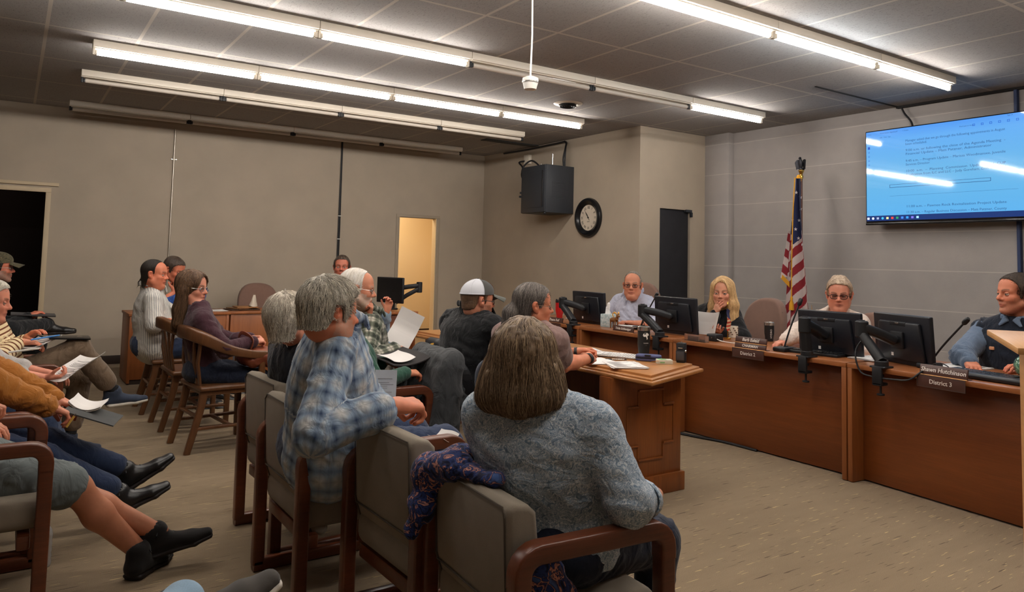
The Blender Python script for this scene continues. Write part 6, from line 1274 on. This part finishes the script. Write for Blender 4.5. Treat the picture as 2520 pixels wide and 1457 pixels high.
rec('beard', person('bald bearded man in glasses and green checked flannel, hand raised to his mouth', (2.04, 4.78), R(-10), s=1.0, hs=1.06, w=1.08, belly=1.15, lean=-2, side=-3, head=(1.915, 4.655, 1.19), hyaw=-13, hpitch=6, top=P_['flannel'], topname='flannel_shirt', thick=.018, fold=.010, collar=1.0, tee=P_['red'], trousers=P_['darkjeans'], hair='recede', hcol='white', hth=.004, ns=3500, slen=.05, whorl=(.09, 0, .06), mess=.08, lift=.002, beard=(206, 190, 174), beard_a=.85, brow=(170, 150, 130), glasses=GW, shoe=P_['shoeblack'], skin=(206, 138, 108), hvox=.005, slv=.9,
   L=dict(face=(.10, -.01, -.075), fd=.105, hint=(.3, .2, -1), dir=(.15, -.25, .95), n=(-1, .1, .1), curl=(60, 75, 45), thumb=.6), R=dict(at=(2.12, 4.45, .815), hint=(-.5, -.7, -.6), dir=(.9, -.25, -.25), n=(0, 0, -1), curl=(30, 40, 30))))
rec('papers', person('person in light blue sleeves lifting folded white sheets behind the bearded man', (2.30, 5.52), R(-8), s=.95, fem=1, lean=-2, head=(2.23, 5.42, 1.14), hyaw=-5, top=P_['lightblue'], fold=.009, trousers=P_['darkjeans'], hair='full', hcol='brown', shoe=P_['shoeblack'], skin=(208, 140, 110), slv=.86,
   L=dict(at=(2.45, 5.36, .985), hint=(.2, .6, -1), dir=(.25, -.05, .95), n=(-.6, -.5, .1), curl=(40, 50, 35)), R=dict(at=(2.40, 5.02, .745), hint=(-.4, -.6, -.6), dir=(.85, -.35, .25), n=(0, .5, .8), curl=(45, 40, 30), nails=(60, 22, 28))))
# ---- witness table
rec('cap', person('man in a white and grey trucker cap and black shirt at the witness table', (2.43, 4.15), R(6), s=1.06, hs=1.0, neck=1.05, w=1.22, belly=1.1, lean=7, hunch=.02, head=(2.505, 4.095, 1.140), hyaw=-14, hpitch=3, top=P_['black'], thick=.016, fold=.011, collar=.9, trousers=P_['darkjeans'], hair='short', hcol='brown', hth=.0, beard=(66, 52, 44), beard_a=.55, glasses=GB, grim=.0022, shoe=P_['shoeblack'], skin=(196, 132, 104), sleeve='roll', slv=.12, seat=.47,
   L=dict(at=(2.94, 4.28, .80), hint=(.1, .9, -.5), dir=(.9, -.3, 0)), R=dict(at=(2.98, 3.95, .80), hint=(-.2, -.9, -.5), dir=(.8, .6, 0))))
rec('mauve', person('woman with a dark grey ponytail and glasses in a mauve tee at the witness table', (2.42, 3.47), R(14), s=1.0, hs=1.0, w=1.22, fem=1, belly=1.15, lean=6, hunch=.02, head=(2.49, 3.46, 1.148), hyaw=-36, hpitch=2, top=P_['mauve'], thick=.014, fold=.009, sleeve='short', slv=.62, trousers=P_['jeans'], hair='pulled', hcol='darkgrey', hth=.008, ns=6000, slen=.08, spts=8, whorl=(.12, .0, .03), mess=.12, lift=.003, glasses=GS, gsize=(.022, .014), shoe=P_['shoeblack'], skin=(206, 132, 100), hvox=.005, seat=.48, avox=.0045,
   R=dict(el=(2.645, 3.385, .812), at=(2.895, 3.435, .835), dir=(.80, .42, .0), n=(.3, .8, -.5), curl=(50, 55, 35)), L=dict(el=(2.74, 3.72, .83), at=(2.90, 3.56, .855), dir=(.85, -.50, -.02), n=(-.1, -.7, -.6), curl=(45, 55, 35)), locks=[((-.085, 0, .01), (-.125, .01, -.05), .030, .045, .02), ((-.125, .01, -.05), (-.15, .02, -.24), (.055, .045), (.060, .045), .03)]))
# ---- dais (all face the room)
rec('pale', person('balding man in glasses and a pale blue shirt behind the dais', (5.62, 5.93), R(183), s=1.06, hs=1.17, w=1.18, belly=1.3, lean=4, head=(5.50, 5.852, 1.172), hyaw=36, top=P_['paleblue'], thick=.016, fold=.012, collar=1.25, vneck=.09, tee=cloth('white_undershirt', C(232, 228, 224)), trousers=P_['darkjeans'], hair='recede', hcol='greydark', hth=.003, ns=2500, slen=.03, whorl=(.09, 0, .06), mess=.08, lift=.002, hline=.004, glasses=GB, gsize=(.023, .014), skin=(206, 138, 108), brow=(120, 100, 86), fat=.25, sleeve='roll', slv=.2, seat=.47,
   L=dict(at=(5.28, 5.62, .80), hint=(-.3, .8, -.6)), R=dict(at=(5.26, 6.10, .80), hint=(-.3, -.8, -.6))))
BL = dict(locks=[((-.02, .05, .06), (.0, .085, -.10), .045, .046), ((.0, .085, -.10), (.05, .095, -.34), (.046, .036), (.045, .028)), ((-.03, -.06, .05), (-.03, -.08, -.12), .04, .04), ((-.03, -.08, -.12), (-.02, -.09, -.26), .035, .03), ((-.05, 0, .0), (-.08, 0, -.28), (.08, .05), (.09, .035))], face=(.086, .060, .112, .098, -.008))
rec('blonde', person('blonde woman in a black blazer with a hand over her mouth behind the dais', (5.58, 4.74), R(185), s=.99, hs=1.10, w=1.0, fem=1, lean=5, head=(5.445, 4.605, 1.155), hyaw=26, hpitch=3, top=P_['beigetop'], jacket=P_['blazer'], jname='blazer', jopen=1.3, trousers=P_['black'], hair='long', hcol='blonde', hth=.014, hmess=.002, ns=6000, slen=.30, spts=14, whorl=(.045, -.02, .14), mess=.10, wave=.15, srad=.0009, skin=(208, 146, 118), brow=(110, 84, 60), seat=.47, nose=.9, fw=.94, vneck=.1,
   R=dict(face=(.112, .005, -.06), fd=.145, hint=(-.1, -.6, -1), dir=(.12, .5, .85), n=(-1, .25, .2), curl=(12, 22, 16), thumb=.2), L=dict(at=(5.22, 4.46, .815), hint=(-.2, .8, -.7), dir=(.8, .35, .2), n=(0, .2, .9), curl=(40, 50, 30)), **BL))
rec('cardigan', person('woman in dark glasses and a cream cardigan behind the dais, eyes lowered', (5.62, 3.55), R(182), s=1.0, hs=1.06, w=1.12, fem=1, lean=4, head=(5.50, 3.475, 1.195), hyaw=28, hpitch=7, lids=.98, top=P_['beigetop'], jacket=P_['cream'], jname='cardigan', jopen=1.0, trousers=P_['black'], hair='pulled', hcol='ash', hth=.010, hmess=.003, ns=4000, slen=.06, whorl=(.1, 0, .03), mess=.3, wave=.4, glasses=GB, gsize=(.026, .016), grim=.0022, skin=(212, 142, 116), lip=(150, 76, 70), seat=.48, fat=.6, fw=1.05, locks=[((-.04, 0, .10), (-.02, 0, .125), (.05, .03), (.05, .02), .02), ((-.07, .055, -.03), (-.07, .065, -.20), .014, .010, .012), ((-.06, .07, .03), (-.04, .078, -.01), .02, .012, .02)],
   R=dict(at=(5.02, 3.66, .815), hint=(.2, -.9, -.5), dir=(.8, -.3, -.25), n=(0, 0, -1), curl=(25, 35, 25)), L=dict(at=(5.2, 3.28, .81))))
rec('vest', person('dark haired man in a navy vest and slate shirt behind the turned monitor', (5.52, 2.20), R(178), s=1.08, hs=1.10, w=1.16, lean=2, head=(5.45, 2.195, 1.262), hyaw=-30, top=P_['slate'], thick=.014, fold=.012, jacket=P_['vest'], jname='vest', jsleeve='none', jopen=0, collar=1.0, trousers=P_['darkjeans'], hair='short', hcol='darkbrown', hth=.004, ns=5000, slen=.018, hline=.012, beard=(120, 92, 76), beard_a=.45, skin=(204, 128, 98), seat=.47, look=(-.1, 0), lids=.7,
   R=dict(el=(5.25, 2.44, .85), at=(5.14, 2.34, .815), dir=(.7, .5, -.1)), L=dict(at=(5.16, 2.0, .81))))
# ---- far left cluster
rec('ponytail', person('man with a thin dark ponytail in a white pinstriped short sleeved shirt', (1.10, 7.36), R(-4), s=1.06, hs=1.02, w=1.22, belly=1.25, lean=-4, head=(1.075, 7.28, 1.205), hyaw=-24, hpitch=4, top=P_['striped'], thick=.016, fold=.005, collar=1.1, sleeve='short', slv=.95, trousers=P_['jeans'], hair='recede', hcol='dark', hth=.003, ns=2500, slen=.07, whorl=(.1, 0, .05), mess=.05, lift=.001, skin=(202, 122, 92), fat=1.0, shoe=P_['shoeblack'], seat=.47, locks=[((-.09, .0, -.04), (-.135, .02, -.10), .018, .012, .015), ((-.135, .02, -.10), (-.175, .03, -.155), .011, .010, .01), ((-.175, .03, -.155), (-.185, .03, -.20), .022, .018, .012)],
   R=dict(el=(1.06, 7.06, .77), at=(1.34, 7.04, .79)), L=dict(at=(1.55, 7.42, .72), hint=(-.6, .6, -.7))))
rec('royal', person('dark haired man in royal blue looking down, hand at his chin', (1.42, 7.98), R(-30), s=1.05, hs=.98, w=1.1, lean=10, hunch=.03, head=(1.330, 7.87, 1.235), hyaw=-18, hpitch=22, lids=.9, top=P_['royal'], trousers=P_['darkjeans'], hair='short', hcol='darkbrown', hth=.005, ns=3000, slen=.03, skin=(190, 112, 84), shoe=P_['shoeblack'], seat=.46, collar=.9, sleeve='short',
   R=dict(face=(.10, -.01, -.09), fd=.10, hint=(.4, -.3, -1), dir=(.1, .3, 1), n=(-.8, .6, 0), curl=(60, 70, 40)), L=dict(at=(1.7, 8.0, .7))))
rec('maroon', person('woman with long brown hair and glasses in a dark maroon top', (1.23, 5.88), R(-6), s=.93, hs=1.0, w=1.06, fem=1, lean=-6, head=(1.14, 5.945, 1.140), hyaw=-32, hpitch=3, top=P_['maroon'], thick=.014, fold=.010, trousers=P_['darkjeans'], hair='long', hcol='brown', hth=.016, hmess=.004, ns=6000, slen=.26, spts=14, whorl=(.02, -.01, .15), wave=.4, mess=.25, srad=.001, lift=.008, glasses=GW, gsize=(.021, .016), skin=(212, 144, 118), lip=(168, 84, 76), shoe=P_['shoeblack'], hvox=.005, fw=.95, nose=.9, seat=.465, locks=[((-.03, .0, .02), (-.06, .0, -.16), (.082, .068), (.086, .055)), ((-.06, 0, -.16), (-.085, 0, -.30), (.085, .048), (.065, .035)), ((-.03, -.070, -.02), (-.035, -.08, -.26), .030, .034), ((-.0, .075, -.02), (-.01, .085, -.22), .03, .03)], face=(.092, .066, .116, .100, -.012),
   R=dict(at=(1.53, 5.68, .755), hint=(-.6, -.6, -.5), dir=(.9, .35, .1), n=(.1, .4, -.9), curl=(45, 55, 40)), L=dict(at=(1.55, 5.83, .765), hint=(-.4, .8, -.5), dir=(.8, -.4, .1), n=(.1, -.4, -.9), curl=(45, 55, 40))))
rec('uniform', person('brown haired man in a dark uniform with a gold shoulder patch, far by the wall', (3.17, 8.12), R(-100), s=1.0, hs=1.06, w=1.08, head=(3.085, 7.985, 1.285), hyaw=-14, seat=.55, top=P_['uniform'], trousers=P_['black'], hair='short', hcol='darkbrown', hth=.004, ns=2000, slen=.03, skin=(176, 104, 82), shoe=P_['shoeblack']))
# ---- left edge row
rec('camo', person('man in a camouflage cap and glasses, dark boot crossed, at the far left edge', (-.20, 8.05), R(-2), s=1.04, hs=1.08, w=1.1, head=(-.085, 8.13, 1.225), hyaw=0, top=P_['black'], trousers=P_['black'], hair='short', hcol='dark', hth=.004, beard=(110, 108, 98), beard_a=.8, glasses=GW, skin=(196, 116, 90), shoe=P_['shoeblack'], sole=P_['soleblack'],
   R=dict(at=(.16, 7.95, .80)), L=dict(at=(.18, 8.15, .78)), RL=dict(at=(.33, 7.93, .73), hint=(.4, -1, .4), toe=(1, -.12, .02)), LL=dict(at=(.28, 8.2, .09))))
rec('tee', person('grey haired woman in a grey printed tee and charcoal vest at the left edge', (-.20, 5.06), R(-2), s=.96, hs=.97, w=1.1, fem=1, lean=0, head=(-.085, 5.15, 1.10), hyaw=-8, hpitch=6, lids=.85, top=P_['tee'], thick=.014, fold=.01, jacket=P_['gvest'], jname='vest', jsleeve='none', jopen=1.5, trousers=P_['jeans'], hair='pulled', hcol='grey', hth=.012, hmess=.003, ns=3000, slen=.06, whorl=(.1, 0, .03), skin=(210, 138, 112), sleeve='roll', slv=.4, shoe=P_['shoeblack'], hvox=.005,
   R=dict(at=(.20, 5.0, .675), hint=(-.4, -.7, -.6), dir=(.9, -.1, .0), n=(0, .3, .9), curl=(50, 45, 30)), L=dict(at=(.22, 5.15, .68)), RL=dict(at=(.38, 4.9, .085)), LL=dict(at=(.36, 5.25, .085))))
rec('khaki', person('person in cream brown striped sleeves and khakis, navy slip-on foot crossed', (.02, 5.93), R(-2), s=1.03, w=1.05, lean=-24, head=(-.30, 5.97, 1.17), top=P_['cream_str'], thick=.014, trousers=P_['khaki'], pcuff=.26, hair='short', hcol='brown', skin=(206, 134, 104), sock=(30, 32, 36), shoe=P_['navyshoe'], sole=P_['solewhite'], slv=.9, flare=1.15,
   R=dict(at=(.08, 5.80, .80), hint=(-.5, -.7, -.6), dir=(.95, .1, -.1), curl=(25, 35, 25)), L=dict(at=(.12, 6.0, .80)), RL=dict(at=(.67, 5.95, .405), hint=(.7, -.1, 1), toe=(1, .15, .05)), LL=dict(at=(.42, 6.12, .085))))
rec('mustard', person('person in a mustard jacket and blue jeans with crossed black lace-up shoes', (-.22, 4.33), R(-2), s=1.0, w=1.08, fem=0, lean=-2, head=(-.26, 4.36, 1.16), top=P_['mustard'], topname='jacket', thick=.018, fold=.012, trousers=P_['jeans'], hair='short', hcol='grey', skin=(206, 136, 108), shoe=P_['shoeblack'], sole=P_['soleblack'], sock=(22, 22, 24), laces=M['cable'], pcuff=.17, flare=1.05, slv=.98, shoes=1.05,
   R=dict(at=(.20, 4.25, .645), hint=(-.5, -.7, -.5), dir=(.85, .1, -.45), curl=(40, 50, 35)), L=dict(at=(.22, 4.42, .66), hint=(-.4, .7, -.6)), RL=dict(at=(.695, 4.30, .10), hint=(.4, 0, 1), toe=(1, -.02, .42)), LL=dict(at=(.725, 4.42, .20), hint=(.5, 0, 1), toe=(1, 0, .62))))
rec('shorts', person('person in grey shorts with bare shins and crossed black sneakers, lower left', (-.13, 3.69), R(-2), s=1.0, w=1.1, belly=1.0, lean=-18, head=(-.36, 3.69, 1.15), top=P_['cream_str'], trousers=P_['greyshort'], pname='shorts', pants='short', thigh=1.18, pfold=.009, hair='short', hcol='brown', skin=(192, 130, 100), shoe=P_['sneaker'], sole=P_['soleblack'], sleeve='short', laces=M['cable'], vox=.010, avox=.0045, shoes=1.05,
   R=dict(at=(-.10, 3.50, .77), hint=(-.7, -.6, -.5), dir=(.8, .2, .3), curl=(50, 60, 40)), L=dict(at=(-.08, 3.86, .66)), RL=dict(at=(.545, 3.64, .095), hint=(.8, -.08, 1), toe=(.62, .78, -.02)), LL=dict(at=(.660, 3.66, .135), hint=(.6, .1, 1), toe=(1, -.05, .20))))
rec('corner', person('person with a bare shin, light blue sock and grey shoe, bottom corner', (-.32, 1.47), R(-2), s=1.0, head=(-.36, 1.47, 1.2), sleeve='short', top=P_['charcoal'], trousers=P_['greyshort'], pname='shorts', pants='short', hair='short', hcol='brown', skin=(200, 132, 100), shoe=cloth('dark_grey_shoe', C(70, 66, 62)), sole=P_['solewhite'], sock=cloth('light_blue_sock', C(140, 168, 190), 300),
   R=dict(at=(-.05, 1.40, .66)), L=dict(at=(-.05, 1.6, .66)), RL=dict(at=(.35, 1.76, .635), hint=(.3, -1, .6), toe=(.95, .1, .42)), LL=dict(at=(.18, 1.62, .09))))
# extra chairs they sit on
captain_chair("oak captain's chair under the man in royal blue", (1.46, 8.08, 0), R(-25))
# ---------------------------------------------------------------- caps
def cap(k, front, back, bill, badge=None):
    rt, cx = INFO[k]; hw = cx['hw']; HS = cx['HS']
    def dome(u, v):   # u around (0 = front), v from the rim up
        a = 2 * PI * u; ph = v * PI / 2; r = math.cos(ph * .98); front_up = 1.0 + .10 * max(0, math.cos(a)) * math.sin(ph) * math.cos(ph) * 2
        return hw((-.012 + .112 * r * math.cos(a) * front_up, .090 * r * math.sin(a), .046 + .092 * math.sin(ph) - .012 * (1 - math.cos(a)) * .5 * (1 - v)))
    nu, nv = 48, 12; m = sheet(dome, nu, nv); mi = [0 if (i < nu * .235 or i >= nu * .765) else 1 for i in range(nu) for j in range(nv)]
    c_ = obj('cap', m, [front, back], rt, midx=mi, ang=60)
    obj('cap_seam', join(*[tube([np.array(dome(u, v)) for v in np.linspace(0, 1, 10)], .0022, 6) for u in (.235, .765, .5, .37, .63)], *[tube([np.array(dome(u, .03)) for u in np.linspace(a, b, 24)], .004, 6) for a, b in ((.235, .765),)]), back, c_)
    def visor(u, v):
        a = (u - .5) * 1.9; return hw((.055 + (.045 + .095 * v) * math.cos(a) ** .6 - .012, (.080 + .006 * v) * math.sin(a) / math.sin(.95), .046 + .004 - .022 * v - .030 * (abs(a) / .95) ** 2 * (.55 + .3 * v)))
    obj('visor', sheet(visor, 16, 8, .004), bill, c_, ang=60)
    obj('button', sphere(hw((-.012, 0, .138)), .007 * HS, 6), front, c_)
    if badge:
        n = 20; P0 = np.array([(.0, 0)] + [(math.cos(2 * PI * i / n), math.sin(2 * PI * i / n)) for i in range(n)])
        def onfront(y, z): a = math.asin(max(-.99, min(.99, y / .095))); return dome((a / (2 * PI)) % 1.0, z)
        for r_, mt, nm in ((.024, badge[0], 'patch'), (.018, badge[1], 'patch_centre')):
            V_ = np.array([onfront(x * r_, .42 + z * r_ * 10.5) for x, z in P0]); ctr = hw((-.012, 0, .05)); V_ = ctr + (V_ - ctr) * (1.012 if nm == 'patch' else 1.02)
            obj(nm, (V_, [(0, 1 + i, 1 + (i + 1) % n) for i in range(n)]), mt, c_, ang=179)
    return c_
cap('cap', cloth('dark_grey_cap', C(74, 74, 72), 700), cloth('white_cap_mesh', C(206, 208, 214), 300, .05), cloth('grey_visor', C(84, 86, 80), 700), (plain('orange_patch_ring', C(226, 106, 50), .7), plain('black_patch_centre', C(40, 34, 34), .7)))
cap('camo', P_['camo'], P_['camo'], P_['camo'])
# ---------------------------------------------------------------- small parts worn on bodies
def worn(k, nm, m, mt, lab=None): return obj(nm, m, mt, INFO[k][0], lab)
def ring_at(k, sd, fr, r, w, mat_, nm, beads=False):
    rt, cx = INFO[k]; el, wr = cx['arms'][sd][:2]; p = el + (wr - el) * fr; ax = nrm(wr - el); u = nrm(np.cross(ax, (0, 0, 1))); v = np.cross(ax, u); pts = [p + u * math.cos(t) * r + v * math.sin(t) * r * .85 for t in np.linspace(0, 2 * PI, 18, endpoint=False)]
    if beads: worn(k, nm, join(*[sphere(q, .0065, 5) for q in pts]), mat_)
    else: worn(k, nm, sweep(pts, rrect(.004, w, .0015), ax, closed=True), mat_)
ring_at('mauve', -1, .93, .034, .022, M['black'], 'wristband'); ring_at('mauve', 1, .95, .033, .018, M['black'], 'watch_band')
ring_at('green', -1, .93, .032, .01, plain('dark_beads', C(60, 52, 50), .4), 'bracelet', True); ring_at('green', -1, .86, .033, .01, plain('grey_beads', C(120, 116, 110), .4), 'bracelet', True)
ring_at('plaid', -1, .78, .050, .055, P_['plaid'], 'shirt_cuff'); ring_at('front', -1, .40, .066, .03, P_['floral'], 'sleeve_tab')
rt, cx = INFO['tee']; ch = cx['chest'] + cx['fwd'] * .155 * 1 - cx['lat'] * .03 - V(0, 0, .05); Tm = basis(cx['lat'], (.0, 0, 1), cx['fwd'])
rt, cx = INFO['vest']; worn('vest', 'badge', tf(box((0, 0, 0), (.012, .03, .022), .004), rotz(R(178)), cx['chest'] + cx['fwd'] * .158 - cx['lat'] * .10 + V(0, 0, .02)), plain('tan_vest_badge', C(214, 150, 110), .6))
rt, cx = INFO['uniform']; worn('uniform', 'shoulder_patch', tf(sphere((0, 0, 0), (.05, .022, .04), 8), None, cx['sh'][-1] + V(.06, -.07, .05)), printed('gold_patch', [(.4, C(140, 84, 40)), (.6, C(226, 170, 80))], 60))
rt, cx = INFO['ponytail']; worn('ponytail', 'chest_pocket', tf(box((0, 0, 0), (.008, .10, .09), .004), rotz(R(-10)), cx['chest'] + cx['fwd'] * .165 - cx['lat'] * .085 + V(0, 0, .01)), P_['striped'])
rt, cx = INFO['pale']; worn('pale', 'button_placket', bar([cx['nb'] + cx['fwd'] * .125 - V(0, 0, .05), cx['chest'] + cx['fwd'] * .145 - V(0, 0, .06), cx['pel'] + cx['fwd'] * .21 + V(0, 0, .12)], .03, .004, .001, tuple(cx['fwd'])), P_['paleblue'])
# ---------------------------------------------------------------- things in hands, on laps and over chair backs
def blob_thing(name, label, cat, prims, mat_, base, vox=.010, k=.03, fold=.008, seed=0, group=None, fl=18.):
    m = nets(prims, vox, k, taubin=2); Vv = folds(m[0], m[1], prims, fold, seed, fl, 5.); b = np.array(base, float)
    o = obj(name, (Vv - b, m[1]), mat_, ang=179, attrs={'cuv': ('FLOAT_VECTOR', uvs(prims, m[0]))}); o.location = b; return tag(o, label, cat, group)
blob_thing('coat', "charcoal coat hung over the capped man's chair back", 'coat', [Seg((2.215, 3.88, .80), (2.235, 4.33, .80), .058), Seg((2.17, 4.13, .77), (2.10, 4.11, .30), (.285, .055), (.29, .06), (0, 1, 0)), Seg((2.20, 3.88, .74), (2.16, 3.84, .16), .065, .055), Seg((2.14, 4.33, .72), (2.10, 4.35, .26), .06, .055), Seg((2.22, 3.95, .80), (2.30, 3.90, .55), .05, .045)], P_['charcoal'], (2.16, 4.12, .2), .009, .05, .014, 3)
blob_thing('floral_jacket', 'navy and pink floral jacket bunched on the corner of the nearest chair back', 'jacket', [Seg((1.16, 2.16, .725), (1.17, 2.02, .765), .055, .045), Seg((1.17, 2.02, .765), (1.20, 1.84, .765), (.04, .025), (.028, .015)), Seg((1.155, 2.17, .71), (1.13, 2.15, .60), (.065, .032), (.045, .028)), Seg((1.12, 2.15, .62), (1.10, 2.165, .54), (.04, .028), (.026, .02)), Ell((1.24, 2.10, .765), (.06, .06, .04))], P_['navyflower'], (1.1, 2.1, .54), .007, .03, .010, 8)
blob_thing('jacket_tail', 'navy floral cloth hanging below the armrest of the nearest chair', 'jacket', [Seg((1.24, 1.67, .58), (1.30, 1.66, .44), (.05, .028), (.075, .035), (1, 0, 0)), Seg((1.30, 1.66, .44), (1.36, 1.655, .33), (.075, .03), (.05, .025), (1, 0, 0))], P_['navyflower'], (1.3, 1.66, .34), .007, .03, .009, 4)
hb = thing('handbag', 'brown leather handbag on the lap of the maroon top woman', 'handbag', (1.58, 5.74, .60))
mm = nets([Seg((-.06, -.10, .03), (-.06, .12, .03), .06), Seg((.09, -.10, .01), (.09, .12, .01), .055), Ell((.02, 0, .05), (.16, .15, .06))], .008, .05); vv = folds(mm[0], mm[1], [Seg((-.06, -.1, .03), (-.06, .12, .03), .06)], .007, 2); obj('bag_body', (vv, mm[1]), P_['leather'], hb, ang=179)
obj('strap', bar(smooth_path([(-.10, -.10, .06), (-.07, -.13, .17), (-.12, -.02, .22), (-.12, .08, .16), (-.06, .11, .06)], 6), .028, .006, .002, (1, 0, 0)), P_['leather'], hb)
blob_thing('red_jacket', 'red jacket lying on the lap below the folded white sheets', 'jacket', [Seg((2.24, 5.22, .72), (2.42, 5.02, .70), (.10, .05), (.08, .04), (0, 0, 1)), Seg((2.26, 5.34, .74), (2.30, 5.16, .80), .05, .045), Seg((2.4, 5.1, .66), (2.5, 5.0, .62), .06, .05)], P_['red'], (2.35, 5.1, .60), .009, .03, .012, 6)
def held(name, label, cen, xdir, ydir, w=.216, l=.279, bend=.03, n=1, mt=None, txt=True, cat='paper', crease=0.0, group=None, th=.0012):
    t = thing(name, label, cat, tuple(cen), 0, group); x, y = nrm(xdir), nrm(ydir); z = nrm(np.cross(x, y)); y = np.cross(z, x)
    for k in range(n):
        fn = lambda u, v, k=k: x * (u - .5) * w + y * (v - .5) * l + z * (bend * (4 * (u - .5) ** 2) + crease * abs(v - .5) + .0025 * k + .004 * math.sin(5 * v + k))
        s_ = obj('sheet', sheet(fn, 12, 12, th), mt or M['paper'], t, ang=60)
    if txt:
        ls = []; rnd = random.Random(3)
        for i in range(16):
            v = .12 + .045 * i
            if i % 5 == 4: continue
            a, b = .14, .5 + .36 * rnd.random()
            for sg in (1, -1): ls.append(tube([fn(u, v) + z * .0016 * sg for u in np.linspace(a, b, 6)], .0011, 4))
        obj('print_line', join(*ls), M['ink'], s_)
    return t
fd = cloth('dark_folder', C(44, 40, 40), 300, .05)
view = V(.557, .83, 0)
held('paper_sheet', 'white sheet of print held out by the woman in the grey tee', (.36, 5.0, .715), (.55, -.75, .15), (.75, .35, .42), .20, .26, .03)
held('paper_sheet', 'folded white sheets held up behind the bearded man', (2.43, 4.985, .885), (.65, -.55, -.38), (.45, -.1, .8), .19, .27, 0, 2, None, False, crease=.05)
held('notebook', 'open white notebook on the lap of the striped sleeve person', (.20, 5.84, .775), (.75, -.5, .1), (.7, .7, .22), .16, .22, .02, 3)
held('folder', 'grey folder on the jeans of the person in mustard', (.40, 4.36, .575), (.9, -.25, -.34), (.2, .95, 0), .24, .30, 0, 1, cloth('grey_folder', C(70, 72, 72), 300, .05), False, 'folder', th=.006)
held('paper_stack', 'white papers curling above the grey folder', (.37, 4.42, .60), (.9, -.25, -.22), (.2, .95, .05), .15, .20, .03, 3, None, False)
held('folder', 'black folder of papers across the lap of the green sleeved person', (1.99, 4.16, .79), (.95, .1, .12), (-.1, .95, .1), .26, .32, .02, 1, fd, False, 'folder', th=.006)
held('paper_sheet', 'white sheet lying on the black folder', (1.955, 4.12, .803), (.95, .1, .10), (-.1, .95, .12), .15, .20, .015, 1, None, False)
held('brochure', 'grey printed brochure held upright beyond the plaid shirt man', (1.46, 3.18, .79), (.80, -.5, 0), (0, .15, 1), .10, .19, .0, 2, plain('grey_brochure', C(190, 192, 196), .6), True, 'brochure')
held('folder', 'dark folder on the knee of the man in the camouflage cap', (.20, 8.0, .815), (.98, 0, -.06), (.0, 1, .05), .34, .24, 0, 1, fd, False, 'folder', th=.008)
held('tablet', 'dark tablet lying on the khaki knee', (.36, 5.85, .815), (.95, .0, -.05), (0, 1, .05), .24, .17, 0, 1, M['blackgloss'], False, 'tablet', th=.008)
held('paper_stack', 'white sheets lifted by the blonde woman behind the dais', (5.17, 4.50, .885), (-.25, -.9, .05), (.25, .05, .95), .34, .20, .05, 3, None, False)
held('paper_sheet', 'crumpled white paper on the armrest under the plaid shirt man\'s hand', (1.56, 2.80, .645), (.8, .3, .1), (-.3, .8, .1), .09, .10, .02, 1, None, False)
for nm, lab, a, b, col in (('pen', 'white pen held against the grey printed tee at the left edge', (.02, 4.93, .835), (.16, 4.93, .85), (224, 220, 210)), ('pen', 'blue pen in the hand over the white notebook', (.14, 5.76, .815), (.30, 5.80, .835), (60, 130, 200)), ('pencil', 'yellow pencil in the hand of the person in mustard', (.27, 4.2, .55), (.30, 4.2, .60), (214, 170, 80))):
    mid = (V(*a) + V(*b)) / 2; t = thing(nm, lab, 'pen', tuple(mid)); obj('barrel', tube([V(*a) - mid, V(*b) - mid], .0055, 8), plain('pen_%d' % col[0], C(*col), .4), t); d_ = nrm(V(*b) - V(*a)); obj('tip', tube([V(*b) - mid, V(*b) - mid + d_ * .014], .004, 8, scale=[1, .2]), M['chrome'], t)
t = thing('tote', 'black tote with a yellow bird badge beyond the folded sheets', 'bag', (2.68, 4.98, .55)); mm = nets([Seg((0, -.07, .1), (0, .07, .1), .07), Seg((0, -.06, .2), (0, .06, .2), (.05, .06), (.05, .06), (1, 0, 0))], .009, .04); obj('bag_body', mm, M['black'], t, ang=179); obj('badge', tf(sphere((0, 0, 0), (.004, .045, .04), 8), rotz(R(60)), (-.045, -.06, .19)), plain('yellow_badge', C(226, 170, 60), .5), t)
EXPO = 1.22
# ---------------------------------------------------------------- camera, world, look
cam = bpy.data.cameras.new('camera'); co = bpy.data.objects.new('camera', cam); COL.objects.link(co); SC.camera = co
yw, pi_, ro = R(56.108), R(3.9573), R(1.3829)
fw = np.array([math.cos(yw) * math.cos(pi_), math.sin(yw) * math.cos(pi_), math.sin(pi_)]); rt = np.array([math.sin(yw), -math.cos(yw), 0]); up = np.cross(rt, fw)
r2 = math.cos(ro) * rt + math.sin(ro) * up; u2 = -math.sin(ro) * rt + math.cos(ro) * up
mw = np.eye(4); mw[:3, 0] = r2; mw[:3, 1] = u2; mw[:3, 2] = -fw; mw[:3, 3] = (0, 0, 1.40)
co.matrix_world = Matrix(mw.tolist())
cam.sensor_width = 36; cam.lens = 1826.33 / 2520 * 36; cam.shift_y = -(728.5 - 515.6) / 2520; cam.clip_start = .05
wd = bpy.data.worlds.new('world'); SC.world = wd; wd.use_nodes = True; wd.node_tree.nodes['Background'].inputs[0].default_value = (.5, .5, .55, 1); wd.node_tree.nodes['Background'].inputs[1].default_value = .04
SC.view_settings.view_transform = 'Standard'; SC.view_settings.look = 'None'; SC.view_settings.exposure = EXPO; SC.view_settings.gamma = 1.0
try:
    SC.cycles.max_bounces = 7; SC.cycles.diffuse_bounces = 4; SC.cycles.glossy_bounces = 4; SC.cycles.transmission_bounces = 6; SC.cycles.sample_clamp_indirect = 6.0; SC.cycles.use_denoising = True; SC.cycles.caustics_reflective = False; SC.cycles.caustics_refractive = False
except Exception: pass
